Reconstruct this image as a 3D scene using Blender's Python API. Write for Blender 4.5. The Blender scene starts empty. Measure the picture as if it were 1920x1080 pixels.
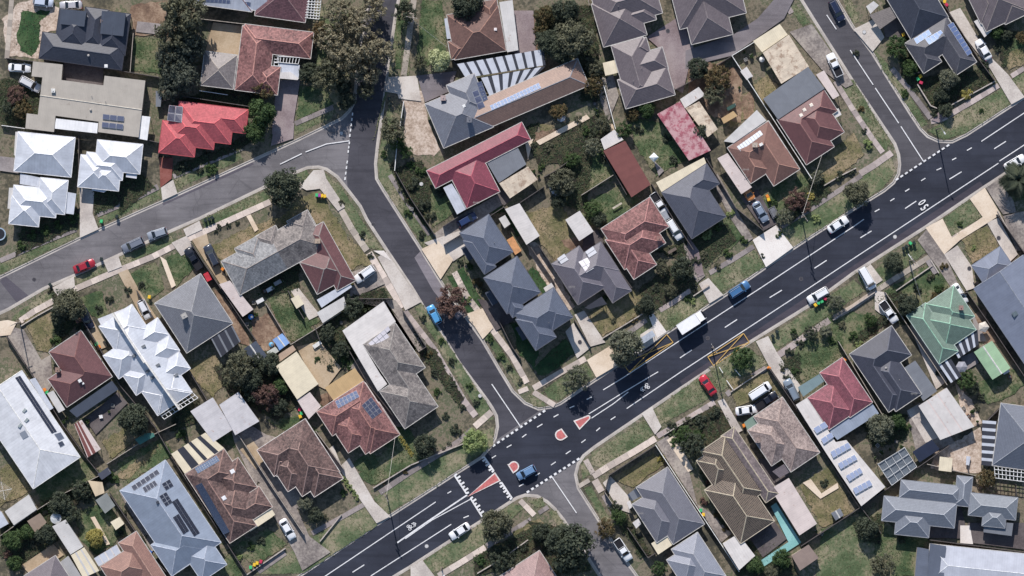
import bpy, bmesh, math, random
from math import radians, sin, cos, tan, pi, atan2, hypot
from mathutils import Vector, Matrix
random.seed(11)
scn = bpy.context.scene
COL = scn.collection
S = 0.11            # metres per photograph pixel on the ground
H = 820.0           # flying height of the camera
G = 0.12            # the land stands a kerb above the road

# ------------------------------------------------------------------ camera, sky, sun, exposure
cam = bpy.data.cameras.new("camera"); camo = bpy.data.objects.new("camera", cam); COL.objects.link(camo)
camo.location = (0, 0, H); camo.rotation_euler = (0, 0, 0)
cam.sensor_width = 36; cam.lens = 36 * H / (1920 * S); cam.clip_start = 1; cam.clip_end = 5000
scn.camera = camo
SUN_EL, SUN_AZ = radians(36), atan2(-0.2, 0.98)     # azimuth measured from +y, the sun stands above and a little left
wd = bpy.data.worlds.new("World"); scn.world = wd; wd.use_nodes = True
wn = wd.node_tree.nodes; wl = wd.node_tree.links
sky = wn.new("ShaderNodeTexSky"); sky.sky_type = 'NISHITA'; sky.sun_disc = False
sky.sun_elevation = SUN_EL; sky.sun_rotation = SUN_AZ; sky.air_density = 1.2; sky.dust_density = 0.6; sky.ozone_density = 2.0
bg = wn["Background"]; bg.inputs[1].default_value = 0.1
wl.new(sky.outputs[0], bg.inputs[0])
sl = bpy.data.lights.new("sun", 'SUN'); sl.energy = 4.7; sl.angle = radians(0.6); sl.color = (1.0, 0.935, 0.865)
slo = bpy.data.objects.new("sun", sl); COL.objects.link(slo)
sd = Vector((sin(SUN_AZ) * cos(SUN_EL), cos(SUN_AZ) * cos(SUN_EL), sin(SUN_EL)))
slo.rotation_euler = sd.to_track_quat('Z', 'Y').to_euler(); slo.location = sd * 300
vs = scn.view_settings
vs.view_transform = 'Standard'; vs.look = 'None'; vs.exposure = 0.12; vs.gamma = 1.0; vs.use_curve_mapping = False

# ------------------------------------------------------------------ helpers
def W(px, py, z=0.0):
    k = S * (1 - z / H)
    return Vector(((px - 960) * k, (540 - py) * k, z))
def lin(c, a=1.0):
    L = 0.3 * c[0] + 0.59 * c[1] + 0.11 * c[2]; c = [x * 0.87 + L * 0.13 for x in c]; c[2] += 6 * (1 - L / 255); c[1] += 0.5 * (1 - L / 255)   # mutes each colour and puts the blue cast of the darks into it
    f = lambda v: (v / 12.92 if v <= 0.04045 else ((v + 0.055) / 1.055) ** 2.4)
    return tuple(f(x / 255.0) for x in c) + (a,)
class MB:
    def __init__(s): s.v = []; s.f = []; s.uv = []; s.mi = []
    def face(s, pts, uv=None, mi=0):
        i = len(s.v); s.v += [tuple(p) for p in pts]; s.f.append(list(range(i, i + len(pts)))); s.uv.append(uv); s.mi.append(mi)
    def box(s, c, sz, rz=0.0, mi=0):
        x, y, z = sz[0] / 2, sz[1] / 2, sz[2] / 2; cr, sr = cos(rz), sin(rz)
        P = [Vector((c[0] + a * x * cr - b * y * sr, c[1] + a * x * sr + b * y * cr, c[2] + d * z)) for d in (-1, 1) for a, b in ((-1, -1), (1, -1), (1, 1), (-1, 1))]
        i = len(s.v); s.v += [tuple(p) for p in P]
        for q in ((3, 2, 1, 0), (4, 5, 6, 7), (0, 1, 5, 4), (1, 2, 6, 5), (2, 3, 7, 6), (3, 0, 4, 7)):
            s.f.append([i + k for k in q]); s.uv.append(None); s.mi.append(mi)
    def prism(s, pts, z0, z1, mi=0, uvdir=None, mside=None):
        # pts: list of Vector with their own z ignored unless z1 is None
        n = len(pts); a = 0
        for k in range(n): a += pts[k].x * pts[(k + 1) % n].y - pts[(k + 1) % n].x * pts[k].y
        if a < 0: pts = pts[::-1]
        top = [Vector((p.x, p.y, z1 if not callable(z1) else z1(p))) for p in pts]
        bot = [Vector((p.x, p.y, z0 if not callable(z0) else z0(p))) for p in pts]
        uv = None
        if uvdir is not None:
            d = uvdir.normalized(); e = Vector((-d.y, d.x, 0)); uv = [(p.dot(d), p.dot(e)) for p in top]
        ms = mi if mside is None else mside
        s.face(top, uv, mi); s.face(bot[::-1], None, ms)
        for k in range(n):
            j = (k + 1) % n; s.face([bot[k], bot[j], top[j], top[k]], None, ms)
    def tube(s, a, b, r0, r1=None, n=6, mi=0, cap=True):
        a, b = Vector(a), Vector(b); r1 = r0 if r1 is None else r1; d = (b - a).normalized()
        u = d.orthogonal().normalized(); w = d.cross(u); i = len(s.v)
        for c, r in ((a, r0), (b, r1)):
            for k in range(n):
                t = 2 * pi * k / n; s.v.append(tuple(c + u * (r * cos(t)) + w * (r * sin(t))))
        for k in range(n):
            j = (k + 1) % n; s.f.append([i + k, i + j, i + n + j, i + n + k]); s.uv.append(None); s.mi.append(mi)
        if cap:
            s.f.append([i + n + k for k in range(n)]); s.uv.append(None); s.mi.append(mi)
            s.f.append([i + n - 1 - k for k in range(n)]); s.uv.append(None); s.mi.append(mi)
    def lathe(s, prof, n=12, c=(0, 0, 0), mi=0):
        i = len(s.v)
        for r, z in prof:
            for k in range(n):
                t = 2 * pi * k / n; s.v.append((c[0] + r * cos(t), c[1] + r * sin(t), c[2] + z))
        for j in range(len(prof) - 1):
            for k in range(n):
                m = (k + 1) % n
                s.f.append([i + j * n + k, i + j * n + m, i + (j + 1) * n + m, i + (j + 1) * n + k]); s.uv.append(None); s.mi.append(mi)
    def mesh(s, name, mats, smooth=False):
        m = bpy.data.meshes.new(name); m.from_pydata(s.v, [], s.f)
        for t in (mats if isinstance(mats, (list, tuple)) else [mats]): m.materials.append(t)
        m.polygons.foreach_set("material_index", s.mi)
        if any(u is not None for u in s.uv):
            ul = m.uv_layers.new(name="UVMap"); d = []
            for f, u in zip(s.f, s.uv):
                for k in range(len(f)): d += (u[k] if u is not None else (0.05, 0.05))
            ul.data.foreach_set("uv", d)
        if smooth: m.polygons.foreach_set("use_smooth", [True] * len(m.polygons))
        m.update(); return m
    def build(s, name, mats, parent=None, smooth=False):
        return link(name, s.mesh(name, mats, smooth), parent)
def link(name, data, parent=None, loc=None, rz=None):
    o = bpy.data.objects.new(name, data); COL.objects.link(o); o.parent = parent
    if loc is not None: o.location = loc
    if rz is not None: o.rotation_euler = (0, 0, rz)
    return o
THINGS = []
def thing(o, label, cat, group=None, px=None, auto=False):
    o["label"] = label; o["category"] = cat
    if group: o["group"] = group
    THINGS.append((o, auto, px)); return o
def empty(name, loc, rz=0, sc=1):
    o = bpy.data.objects.new(name, None); COL.objects.link(o); o.location = loc; o.rotation_euler = (0, 0, rz)
    o.scale = (sc, sc, sc) if not isinstance(sc, tuple) else sc; o.empty_display_size = 0.2; return o
def shift(mb, o):
    mb.v = [(x - o[0], y - o[1], z - o[2]) for x, y, z in mb.v]; return mb

# ------------------------------------------------------------------ materials
MATS = {}
class NT:
    def __init__(s, m): s.t = m.node_tree; s.n = s.t.nodes; s.l = s.t.links; s.b = s.n["Principled BSDF"]
    def new(s, ty, **kw):
        x = s.n.new(ty)
        for k, v in kw.items(): setattr(x, k, v)
        return x
    def math(s, op, a, b=None, c=None):
        x = s.n.new("ShaderNodeMath"); x.operation = op
        for i, v in enumerate((a, b, c)):
            if v is None: continue
            if isinstance(v, (int, float)): x.inputs[i].default_value = v
            else: s.l.new(v, x.inputs[i])
        return x.outputs[0]
    def noise(s, scale, det=4, rough=0.6, vec=None, out=0):
        x = s.n.new("ShaderNodeTexNoise"); x.inputs["Scale"].default_value = scale; x.inputs["Detail"].default_value = det; x.inputs["Roughness"].default_value = rough
        if vec is not None: s.l.new(vec, x.inputs["Vector"])
        return x.outputs[out]
    def mix(s, f, a, b, mode='MIX'):
        x = s.n.new("ShaderNodeMix"); x.data_type = 'RGBA'; x.blend_type = mode; x.clamp_factor = True
        for sock, v in ((x.inputs[0], f), (x.inputs[6], a), (x.inputs[7], b)):
            if isinstance(v, (int, float)): sock.default_value = v
            elif isinstance(v, tuple): sock.default_value = v
            else: s.l.new(v, sock)
        return x.outputs[2]
    def ramp(s, f, *st):
        x = s.n.new("ShaderNodeValToRGB"); e = x.color_ramp.elements
        while len(e) < len(st): e.new(0.5)
        for i, (p, c) in enumerate(st): e[i].position = p; e[i].color = c
        s.l.new(f, x.inputs[0]); return x.outputs[0]
    def smooth(s, f, lo, hi):
        x = s.n.new("ShaderNodeMapRange"); x.interpolation_type = 'SMOOTHSTEP'; x.inputs[1].default_value = lo; x.inputs[2].default_value = hi
        s.l.new(f, x.inputs[0]); return x.outputs[0]
    def pos(s): return s.new("ShaderNodeNewGeometry").outputs["Position"]
    def bump(s, h, d=0.02, st=0.6):
        x = s.n.new("ShaderNodeBump"); x.inputs["Strength"].default_value = st; x.inputs["Distance"].default_value = d
        s.l.new(h, x.inputs["Height"]); s.l.new(x.outputs[0], s.b.inputs["Normal"])
    def out(s, c, rough=0.8, spec=0.3, metal=0):
        if isinstance(c, tuple): s.b.inputs["Base Color"].default_value = c
        else: s.l.new(c, s.b.inputs["Base Color"])
        s.b.inputs["Roughness"].default_value = rough; s.b.inputs["Specular IOR Level"].default_value = spec; s.b.inputs["Metallic"].default_value = metal
def newmat(name):
    m = bpy.data.materials.new(name); m.use_nodes = True; return m, NT(m)
def sc(c, k): return tuple(min(255, x * k) for x in c)
def m_plain(c, rough=0.6, spec=0.4, metal=0, var=0.12, scale=1.5):
    key = ("plain", c, rough, spec, metal, var)
    if key not in MATS:
        m, n = newmat("paint"); f = n.noise(scale, 5, 0.65, n.pos())
        n.out(n.mix(n.smooth(f, 0.3, 0.7), lin(sc(c, 1 - var)), lin(sc(c, 1 + var * 0.5))), rough, spec, metal); MATS[key] = m
    return MATS[key]
def m_tile(c, mott=0.15, c2=None, moss=0.0, batten=False):
    key = ("tile", c, mott, c2, moss, batten)
    if key not in MATS:
        m, n = newmat("roof_tile"); uv = n.new("ShaderNodeUVMap").outputs[0]
        sp = n.new("ShaderNodeSeparateXYZ"); n.l.new(uv, sp.inputs[0]); u, v = sp.outputs[0], sp.outputs[1]
        vr = n.math('DIVIDE', v, 0.34); row = n.math('FLOOR', vr); fv = n.math('FRACT', vr)
        ur = n.math('ADD', n.math('DIVIDE', u, 0.31), n.math('MULTIPLY', row, 0.5)); cu = n.math('FLOOR', ur); fu = n.math('FRACT', ur)
        cx = n.new("ShaderNodeCombineXYZ"); n.l.new(cu, cx.inputs[0]); n.l.new(row, cx.inputs[1])
        wn_ = n.new("ShaderNodeTexWhiteNoise", noise_dimensions='2D'); n.l.new(cx.outputs[0], wn_.inputs[0])
        a, b = lin(sc(c, 1 - mott)), lin(sc(c2 or c, 1 + mott))
        P = n.pos(); big = n.noise(0.35, 5, 0.65, P); fine = n.noise(5.0, 3, 0.6, P)
        t = n.math('ADD', n.math('MULTIPLY', wn_.outputs[0], 0.55), n.math('MULTIPLY', n.smooth(big, 0.3, 0.7), 0.45))
        col = n.mix(t, a, b)
        col = n.mix(n.math('MULTIPLY', n.smooth(fine, 0.5, 0.75), 0.25), col, lin(sc(c, 0.6)))
        if moss: col = n.mix(n.math('MULTIPLY', n.smooth(n.noise(0.9, 6, 0.7, P), 0.48, 0.68), moss), col, lin((70, 66, 62)))
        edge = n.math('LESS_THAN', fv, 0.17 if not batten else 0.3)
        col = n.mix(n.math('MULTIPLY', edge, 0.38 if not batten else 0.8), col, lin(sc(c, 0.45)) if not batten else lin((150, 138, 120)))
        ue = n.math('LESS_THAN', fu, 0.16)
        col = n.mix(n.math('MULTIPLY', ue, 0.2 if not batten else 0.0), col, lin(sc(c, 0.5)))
        if batten:
            e2 = n.math('LESS_THAN', n.math('FRACT', n.math('DIVIDE', u, 0.62)), 0.22); col = n.mix(n.math('MULTIPLY', e2, 0.7), col, lin((120, 104, 88)))
        n.out(col, 0.66 if moss or batten else 0.5, 0.3 if moss or batten else 0.42); n.bump(n.math('SUBTRACT', 1.0, fv), 0.02, 0.5); MATS[key] = m
    return MATS[key]
def m_metal(c, rib=0.4, rust=0.0, var=0.08, rustc=(150, 100, 70), spec=0.35, rough=0.5):
    key = ("metal", c, rib, rust, var, rustc)
    if key not in MATS:
        m, n = newmat("roof_sheet"); uv = n.new("ShaderNodeUVMap").outputs[0]
        sp = n.new("ShaderNodeSeparateXYZ"); n.l.new(uv, sp.inputs[0]); u = sp.outputs[0]
        fu = n.math('FRACT', n.math('DIVIDE', u, rib)); P = n.pos()
        sheet = n.math('FLOOR', n.math('DIVIDE', u, 0.82)); wn_ = n.new("ShaderNodeTexWhiteNoise", noise_dimensions='1D'); n.l.new(sheet, wn_.inputs["W"])
        t = n.math('ADD', n.math('MULTIPLY', wn_.outputs[0], 0.25), n.math('MULTIPLY', n.smooth(n.noise(0.5, 6, 0.7, P), 0.3, 0.7), 0.6))
        col = n.mix(t, lin(sc(c, 1 - var)), lin(sc(c, 1 + var * 0.6)))
        col = n.mix(n.math('MULTIPLY', n.math('LESS_THAN', fu, 0.18), 0.1), col, lin(sc(c, 0.6)))
        if rust: col = n.mix(n.math('MULTIPLY', n.smooth(n.noise(0.7, 8, 0.72, P), 0.62 - rust * 0.3, 0.72 - rust * 0.2), 0.8), col, lin(rustc))
        n.out(col, rough, spec); n.bump(n.smooth(fu, 0.0, 0.25), 0.012, 0.3); MATS[key] = m
    return MATS[key]
def m_ground(name, stops, s1=0.25, s2=3.0, rough=0.95, bump=0.03, seam=0, fine=0.35):
    if name not in MATS:
        m, n = newmat(name); P = n.pos()
        f = n.math('ADD', n.math('MULTIPLY', n.noise(s1, 6, 0.62, P), 1 - fine), n.math('MULTIPLY', n.noise(s2, 5, 0.7, P), fine))
        k = len(stops); col = n.ramp(n.smooth(f, 0.36, 0.64), *[(i / (k - 1), lin(c)) for i, c in enumerate(stops)])
        f3 = n.noise(9.0, 3, 0.7, P); col = n.mix(n.math('MULTIPLY', n.smooth(f3, 0.45, 0.75), 0.22), col, lin(sc(stops[0], 0.55)))
        if seam:
            w = n.new("ShaderNodeTexVoronoi", feature='DISTANCE_TO_EDGE'); w.inputs["Scale"].default_value = seam; n.l.new(P, w.inputs["Vector"])
            col = n.mix(n.math('MULTIPLY', n.math('LESS_THAN', w.outputs["Distance"], 0.012), 0.5), col, lin(sc(stops[0], 0.5)))
        n.out(col, rough, 0.2)
        if bump: n.bump(n.noise(6.0, 5, 0.7, P), bump, 0.7)
        MATS[name] = m
    return MATS[name]
def m_leaf(name, c1, c2, c3=None):
    if name not in MATS:
        m, n = newmat(name); tc = n.new("ShaderNodeTexCoord").outputs["Object"]; oi = n.new("ShaderNodeObjectInfo").outputs["Random"]
        f = n.math('ADD', n.math('MULTIPLY', n.smooth(n.noise(2.6, 4, 0.6, tc), 0.3, 0.7), 0.8), n.math('MULTIPLY', oi, 0.25))
        col = n.mix(f, lin(c1), lin(c2))
        if c3: col = n.mix(n.smooth(n.noise(4.5, 3, 0.6, tc), 0.55, 0.7), col, lin(c3))
        n.out(col, 0.7, 0.25)
        n.b.inputs["Transmission Weight"].default_value = 0.0
        tr = n.new("ShaderNodeBsdfTranslucent"); n.l.new(col, tr.inputs[0]); mx = n.new("ShaderNodeMixShader"); mx.inputs[0].default_value = 0.3
        n.l.new(n.b.outputs[0], mx.inputs[1]); n.l.new(tr.outputs[0], mx.inputs[2]); n.l.new(mx.outputs[0], n.n["Material Output"].inputs[0]); MATS[name] = m
    return MATS[name]
def m_road(name, c, wear=0.12, crack=0.0):
    if name not in MATS:
        m, n = newmat(name); P = n.pos()
        f = n.smooth(n.noise(0.12, 6, 0.6, P), 0.32, 0.68); g = n.noise(14.0, 3, 0.75, P)
        col = n.mix(f, lin(sc(c, 1 - wear)), lin(sc(c, 1 + wear)))
        col = n.mix(n.math('MULTIPLY', n.smooth(g, 0.35, 0.75), 0.5), col, lin(sc(c, 1.5)))
        mp = n.new("ShaderNodeMapping"); mp.inputs["Rotation"].default_value = (0, 0, radians(-33)); mp.inputs["Scale"].default_value = (0.06, 0.9, 1); n.l.new(P, mp.inputs[0])
        col = n.mix(n.math('MULTIPLY', n.smooth(n.noise(1.0, 4, 0.6, mp.outputs[0]), 0.42, 0.7), 0.4), col, lin(sc(c, 0.72)))
        col = n.mix(n.math('MULTIPLY', n.smooth(n.noise(0.5, 7, 0.7, P), 0.55, 0.7), 0.25), col, lin(sc(c, 1.45)))
        if crack:
            w = n.new("ShaderNodeTexVoronoi", feature='DISTANCE_TO_EDGE'); w.inputs["Scale"].default_value = 0.22
            n.l.new(n.mix(0.06, P, n.noise(0.8, 4, 0.6, P, 1)), w.inputs["Vector"])
            col = n.mix(n.math('MULTIPLY', n.math('LESS_THAN', w.outputs["Distance"], 0.008), crack), col, lin(sc(c, 0.5)))
        n.out(col, 0.9, 0.25); n.bump(g, 0.01, 0.5); MATS[name] = m
    return MATS[name]
M = dict(
 land=m_ground("land", [(72, 70, 58), (96, 92, 72), (132, 120, 100), (82, 92, 62), (148, 134, 116)], 0.09, 1.4),
 verge=m_ground("verge", [(74, 92, 56), (96, 110, 74), (122, 122, 90), (154, 142, 116)], 0.18, 2.2),
 green=m_ground("green_lawn", [(58, 80, 48), (80, 98, 60), (110, 114, 80), (136, 126, 98)], 0.25, 2.5),
 lush=m_ground("lush_lawn", [(44, 74, 42), (56, 86, 46), (78, 100, 60)], 0.3, 3),
 dry=m_ground("dry_lawn", [(96, 98, 58), (128, 118, 82), (158, 138, 108)], 0.25, 2.5),
 dirt=m_ground("dirt", [(104, 82, 66), (138, 112, 90), (168, 144, 120)], 0.3, 2.5),
 bed=m_ground("garden_bed", [(44, 40, 34), (66, 62, 44), (86, 84, 56)], 0.5, 3.5),
 conc=m_ground("concrete", [(176, 166, 158), (200, 190, 180), (212, 204, 196)], 0.2, 3, 0.9, 0.004),
 white=m_ground("new_concrete", [(214, 204, 196), (226, 218, 212), (234, 228, 222)], 0.2, 3, 0.9, 0.004),
 cream=m_ground("cream_concrete", [(208, 186, 160), (222, 202, 178), (230, 212, 190)], 0.2, 3, 0.9, 0.004),
 tan=m_ground("tan_concrete", [(164, 142, 112), (182, 160, 130), (192, 172, 144)], 0.2, 3, 0.9, 0.004),
 old=m_ground("old_concrete", [(112, 104, 98), (148, 138, 130), (176, 166, 154)], 0.18, 2, 0.9, 0.006, fine=0.45),
 gpath=m_ground("grey_concrete", [(132, 124, 122), (150, 142, 140), (162, 154, 150)], 0.2, 3, 0.9, 0.004),
 pave=m_ground("pink_paving", [(128, 112, 112), (146, 130, 130), (162, 148, 146)], 0.2, 4, 0.9, 0.006),
 dark=m_ground("dark_paving", [(82, 74, 72), (98, 90, 88), (112, 104, 100)], 0.2, 3, 0.9, 0.006),
 brick=m_ground("red_brick_paving", [(122, 66, 56), (140, 80, 68), (152, 94, 82)], 0.3, 4, 0.9, 0.006),
 sand=m_ground("gravel", [(150, 130, 112), (190, 170, 152), (214, 198, 184)], 0.35, 2.2, 0.95, 0.02, fine=0.6),
 teal=m_ground("turquoise_paving", [(118, 178, 176), (134, 192, 190), (146, 200, 198)], 0.2, 3, 0.8, 0.004),
 asph=m_road("drive_asphalt", (112, 106, 108)),
 roadl=m_road("side_asphalt", (105, 102, 103), 0.14, 0.2),
 roadc=m_road("centre_asphalt", (68, 67, 71), 0.14, 0.2),
 roadn=m_road("ne_asphalt", (78, 76, 78), 0.08, 0.1),
 roadm=m_road("main_asphalt", (47, 50, 58), 0.16),
 patch=m_road("patch_asphalt", (120, 114, 118), 0.06),
 lay=m_road("red_worn_asphalt", (66, 62, 68), 0.1),
)
def m_worn(name, c):
    m, n = newmat(name); P = n.pos(); f = n.math('ADD', n.math('MULTIPLY', n.noise(7.0, 4, 0.75, P), 0.7), n.math('MULTIPLY', n.noise(0.6, 3, 0.6, P), 0.3))
    n.out(n.mix(n.smooth(f, 0.5, 0.66), lin(c), lin(tuple(x * 0.45 + 38 for x in c))), 0.7, 0.25); return m
MW = m_worn("white_road_paint", (228, 228, 230)); MY = m_worn("yellow_road_paint", (206, 164, 84))
KERB = m_ground("kerb_concrete", [(168, 160, 154), (186, 178, 170), (200, 192, 184)], 0.3, 4, 0.9, 0.004)
WALLS = [m_plain(c, 0.9, 0.15, 0, 0.1) for c in ((150, 110, 90), (190, 178, 160), (168, 130, 106), (205, 200, 192), (120, 112, 108))]
GLASS = m_plain((26, 32, 40), 0.08, 0.6, 0, 0.02); FRAME = m_plain((220, 220, 218), 0.5)
WOOD = m_plain((128, 118, 108), 0.9, 0.1, 0, 0.25, 3); DARKW = m_plain((78, 70, 66), 0.9, 0.1, 0, 0.25, 3)
BARK = m_plain((92, 80, 68), 0.95, 0.1, 0, 0.3, 4); STEEL = m_plain((150, 152, 156), 0.45, 0.5, 0.4)
# ------------------------------------------------------------------ the setting: ground, roads, land, kerbs
def struct(o): o["kind"] = "structure"; return o
mb = MB(); mb.face([(-900, -900, -0.06), (900, -900, -0.06), (900, 900, -0.06), (-900, 900, -0.06)]); struct(mb.build("ground", M['land']))
def sheet(name, pts, z, mat, thick=0.0):
    mb = MB(); P = [W(*p, 0) for p in pts]
    if thick: mb.prism(P, z - thick, z)
    else:
        a = sum(P[k].x * P[(k + 1) % len(P)].y - P[(k + 1) % len(P)].x * P[k].y for k in range(len(P)))
        if a < 0: P = P[::-1]
        mb.face([(p.x, p.y, z) for p in P])
    return struct(mb.build(name, mat))
sheet("road", [(-640, -640), (2560, -640), (2560, 1650), (-640, 1650)], 0.0, M['roadl'])
NK = [(-240, 1612), (560, 1080), (730, 967), (902, 857), (935, 828), (1015, 772), (1117, 711), (1247, 625), (1362, 551), (1487, 465), (1600, 392), (1680, 338), (1770, 277), (1812, 252), (1920, 182), (2520, -216)]
SK = [(-58, 1612), (742, 1080), (847, 1013), (985, 927), (1090, 860), (1280, 727), (1410, 640), (1520, 572), (1600, 513), (1735, 427), (1845, 352), (1920, 303), (2520, -97)]
sheet("main_road", NK + SK[::-1], 0.006, M['roadm'])
sheet("parking_lane", [(1280, 724), (1410, 637), (1520, 569), (1600, 510), (1735, 425), (1845, 350), (1837, 340), (1600, 498), (1520, 552), (1405, 628), (1275, 714)], 0.010, M['lay'])
sheet("centre_road", [(690, -600), (748, -600), (748, 0), (727, 145), (705, 307), (790, 467), (880, 602), (962, 733), (1015, 768), (932, 824), (912, 750), (800, 587), (725, 470), (652, 357), (650, 330), (660, 214), (665, 175), (690, 0)], 0.004, M['roadc'])
sheet("corner_road", [(1187, -600), (1120, -600), (1502, 0), (1600, 155), (1686, 308), (1680, 340), (1780, 272), (1727, 242), (1635, 97), (1570, 0)], 0.004, M['roadn'])
sheet("road_patch", [(777, 483), (791, 468), (836, 540), (868, 590), (858, 600), (812, 545)], 0.009, M['patch'])
for pts in ([(0, 528), (8, 516), (60, 560), (35, 572)], [(300, 375), (470, 300), (476, 308), (306, 385)]):
    sheet("road_patch", pts, 0.009, m_road("dark_patch", (84, 80, 86), 0.06))
BLK = dict(
 NW=[(-600, -600), (690, -600), (690, 0), (672, 100), (665, 175), (664, 190), (655, 207), (640, 222), (557, 262), (462, 305), (320, 370), (185, 430), (150, 446), (0, 519), (-600, 790)],
 WW=[(-600, 858), (0, 588), (17, 580), (82, 542), (140, 517), (195, 492), (320, 434), (375, 410), (495, 352), (552, 325), (577, 315), (597, 314), (612, 318), (632, 332), (652, 357), (675, 387), (687, 412), (725, 470), (772, 540), (800, 587), (827, 625), (860, 680), (912, 750), (922, 765), (930, 780), (932, 800), (928, 820), (918, 838), (902, 857), (847, 892), (730, 967), (640, 1027), (560, 1080), (-240, 1612), (-600, 1612)],
 NC=[(748, -600), (748, 0), (742, 30), (732, 105), (727, 145), (709, 270), (705, 307), (707, 335), (720, 357), (790, 467), (835, 540), (880, 602), (905, 637), (937, 692), (962, 733), (985, 755), (1010, 766), (1035, 762), (1050, 756), (1117, 711), (1247, 625), (1362, 551), (1487, 465), (1600, 392), (1657, 357), (1675, 342), (1684, 325), (1686, 308), (1684, 290), (1677, 270), (1600, 155), (1527, 40), (1502, 0), (1120, -600)],
 NE=[(1187, -600), (1570, 0), (1600, 50), (1635, 97), (1707, 212), (1727, 242), (1740, 255), (1760, 264), (1785, 265), (1812, 252), (1920, 182), (2520, -216), (2520, -600)],
 SW=[(-58, 1612), (742, 1080), (767, 1065), (847, 1013), (902, 978), (960, 940), (970, 934), (985, 929), (1007, 931), (1025, 941), (1040, 955), (1056, 975), (1112, 1062), (1125, 1082), (1460, 1612)],
 SE=[(1530, 1612), (1195, 1080), (1150, 1017), (1115, 962), (1085, 915), (1080, 890), (1085, 870), (1095, 855), (1115, 839), (1280, 727), (1410, 640), (1520, 572), (1600, 513), (1735, 427), (1845, 352), (1885, 326), (1920, 303), (2520, -97), (2520, 1612)])
def offs(P, d):
    n = len(P); a = sum(P[k].x * P[(k + 1) % n].y - P[(k + 1) % n].x * P[k].y for k in range(n)); sg = 1 if a > 0 else -1; out = []
    for k in range(n):
        e0 = (P[k] - P[k - 1]).normalized(); e1 = (P[(k + 1) % n] - P[k]).normalized()
        n0 = Vector((-e0.y, e0.x, 0)) * sg; n1 = Vector((-e1.y, e1.x, 0)) * sg; b = (n0 + n1); b = b / max(0.3, b.dot(n0) )
        out.append(P[k] + b * d)
    return out
for key, pts in BLK.items():
    P = [W(*p) for p in pts]
    mb = MB(); mb.prism(P, -0.05, G); struct(mb.build("land", M['land']))
    A, B, C_ = offs(P, 0.03), offs(P, 0.22), offs(P, -0.42); kb = MB(); n = len(P)
    for k in range(n):
        j = (k + 1) % n
        if max(abs(pts[k][0] - 960), abs(pts[j][0] - 960)) > 1500 and pts[k][0] == pts[j][0]: continue
        kb.face([A[k], A[j], B[j], B[k]]); i = len(kb.v) - 4
        for q in range(4): x, y, _ = kb.v[i + q]; kb.v[i + q] = (x, y, G + 0.008)
        kb.face([(C_[k].x, C_[k].y, 0.014), (C_[j].x, C_[j].y, 0.014), (P[j].x, P[j].y, 0.018), (P[k].x, P[k].y, 0.018)])
    struct(kb.build("kerb", KERB))
# sheets on the land, later ones a millimetre or so above earlier ones
ZL = [G + 0.012]
NATURAL = ('verge', 'green', 'lush', 'dry', 'dirt', 'bed', 'sand'); GRASS = []
def ragged(pts, amp=2.2, step=7):
    rd = random.Random(int(pts[0][0] * 31 + pts[0][1])); out = []
    for k in range(len(pts)):
        a, b = pts[k], pts[(k + 1) % len(pts)]; n = max(1, int(hypot(b[0] - a[0], b[1] - a[1]) / step))
        for i in range(n):
            t = i / n; out.append((a[0] + (b[0] - a[0]) * t + rd.uniform(-amp, amp), a[1] + (b[1] - a[1]) * t + rd.uniform(-amp, amp)))
    return out
def lay(name, mat, *polys):
    for p in polys:
        ZL[0] += 0.0012; pts = [(p[i], p[i + 1]) for i in range(0, len(p), 2)]
        if mat in NATURAL: pts = ragged(pts, 1.0 if mat == 'verge' else 2.2); GRASS.append((mat, pts, ZL[0]))
        sheet(name, pts, ZL[0], M[mat])
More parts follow.
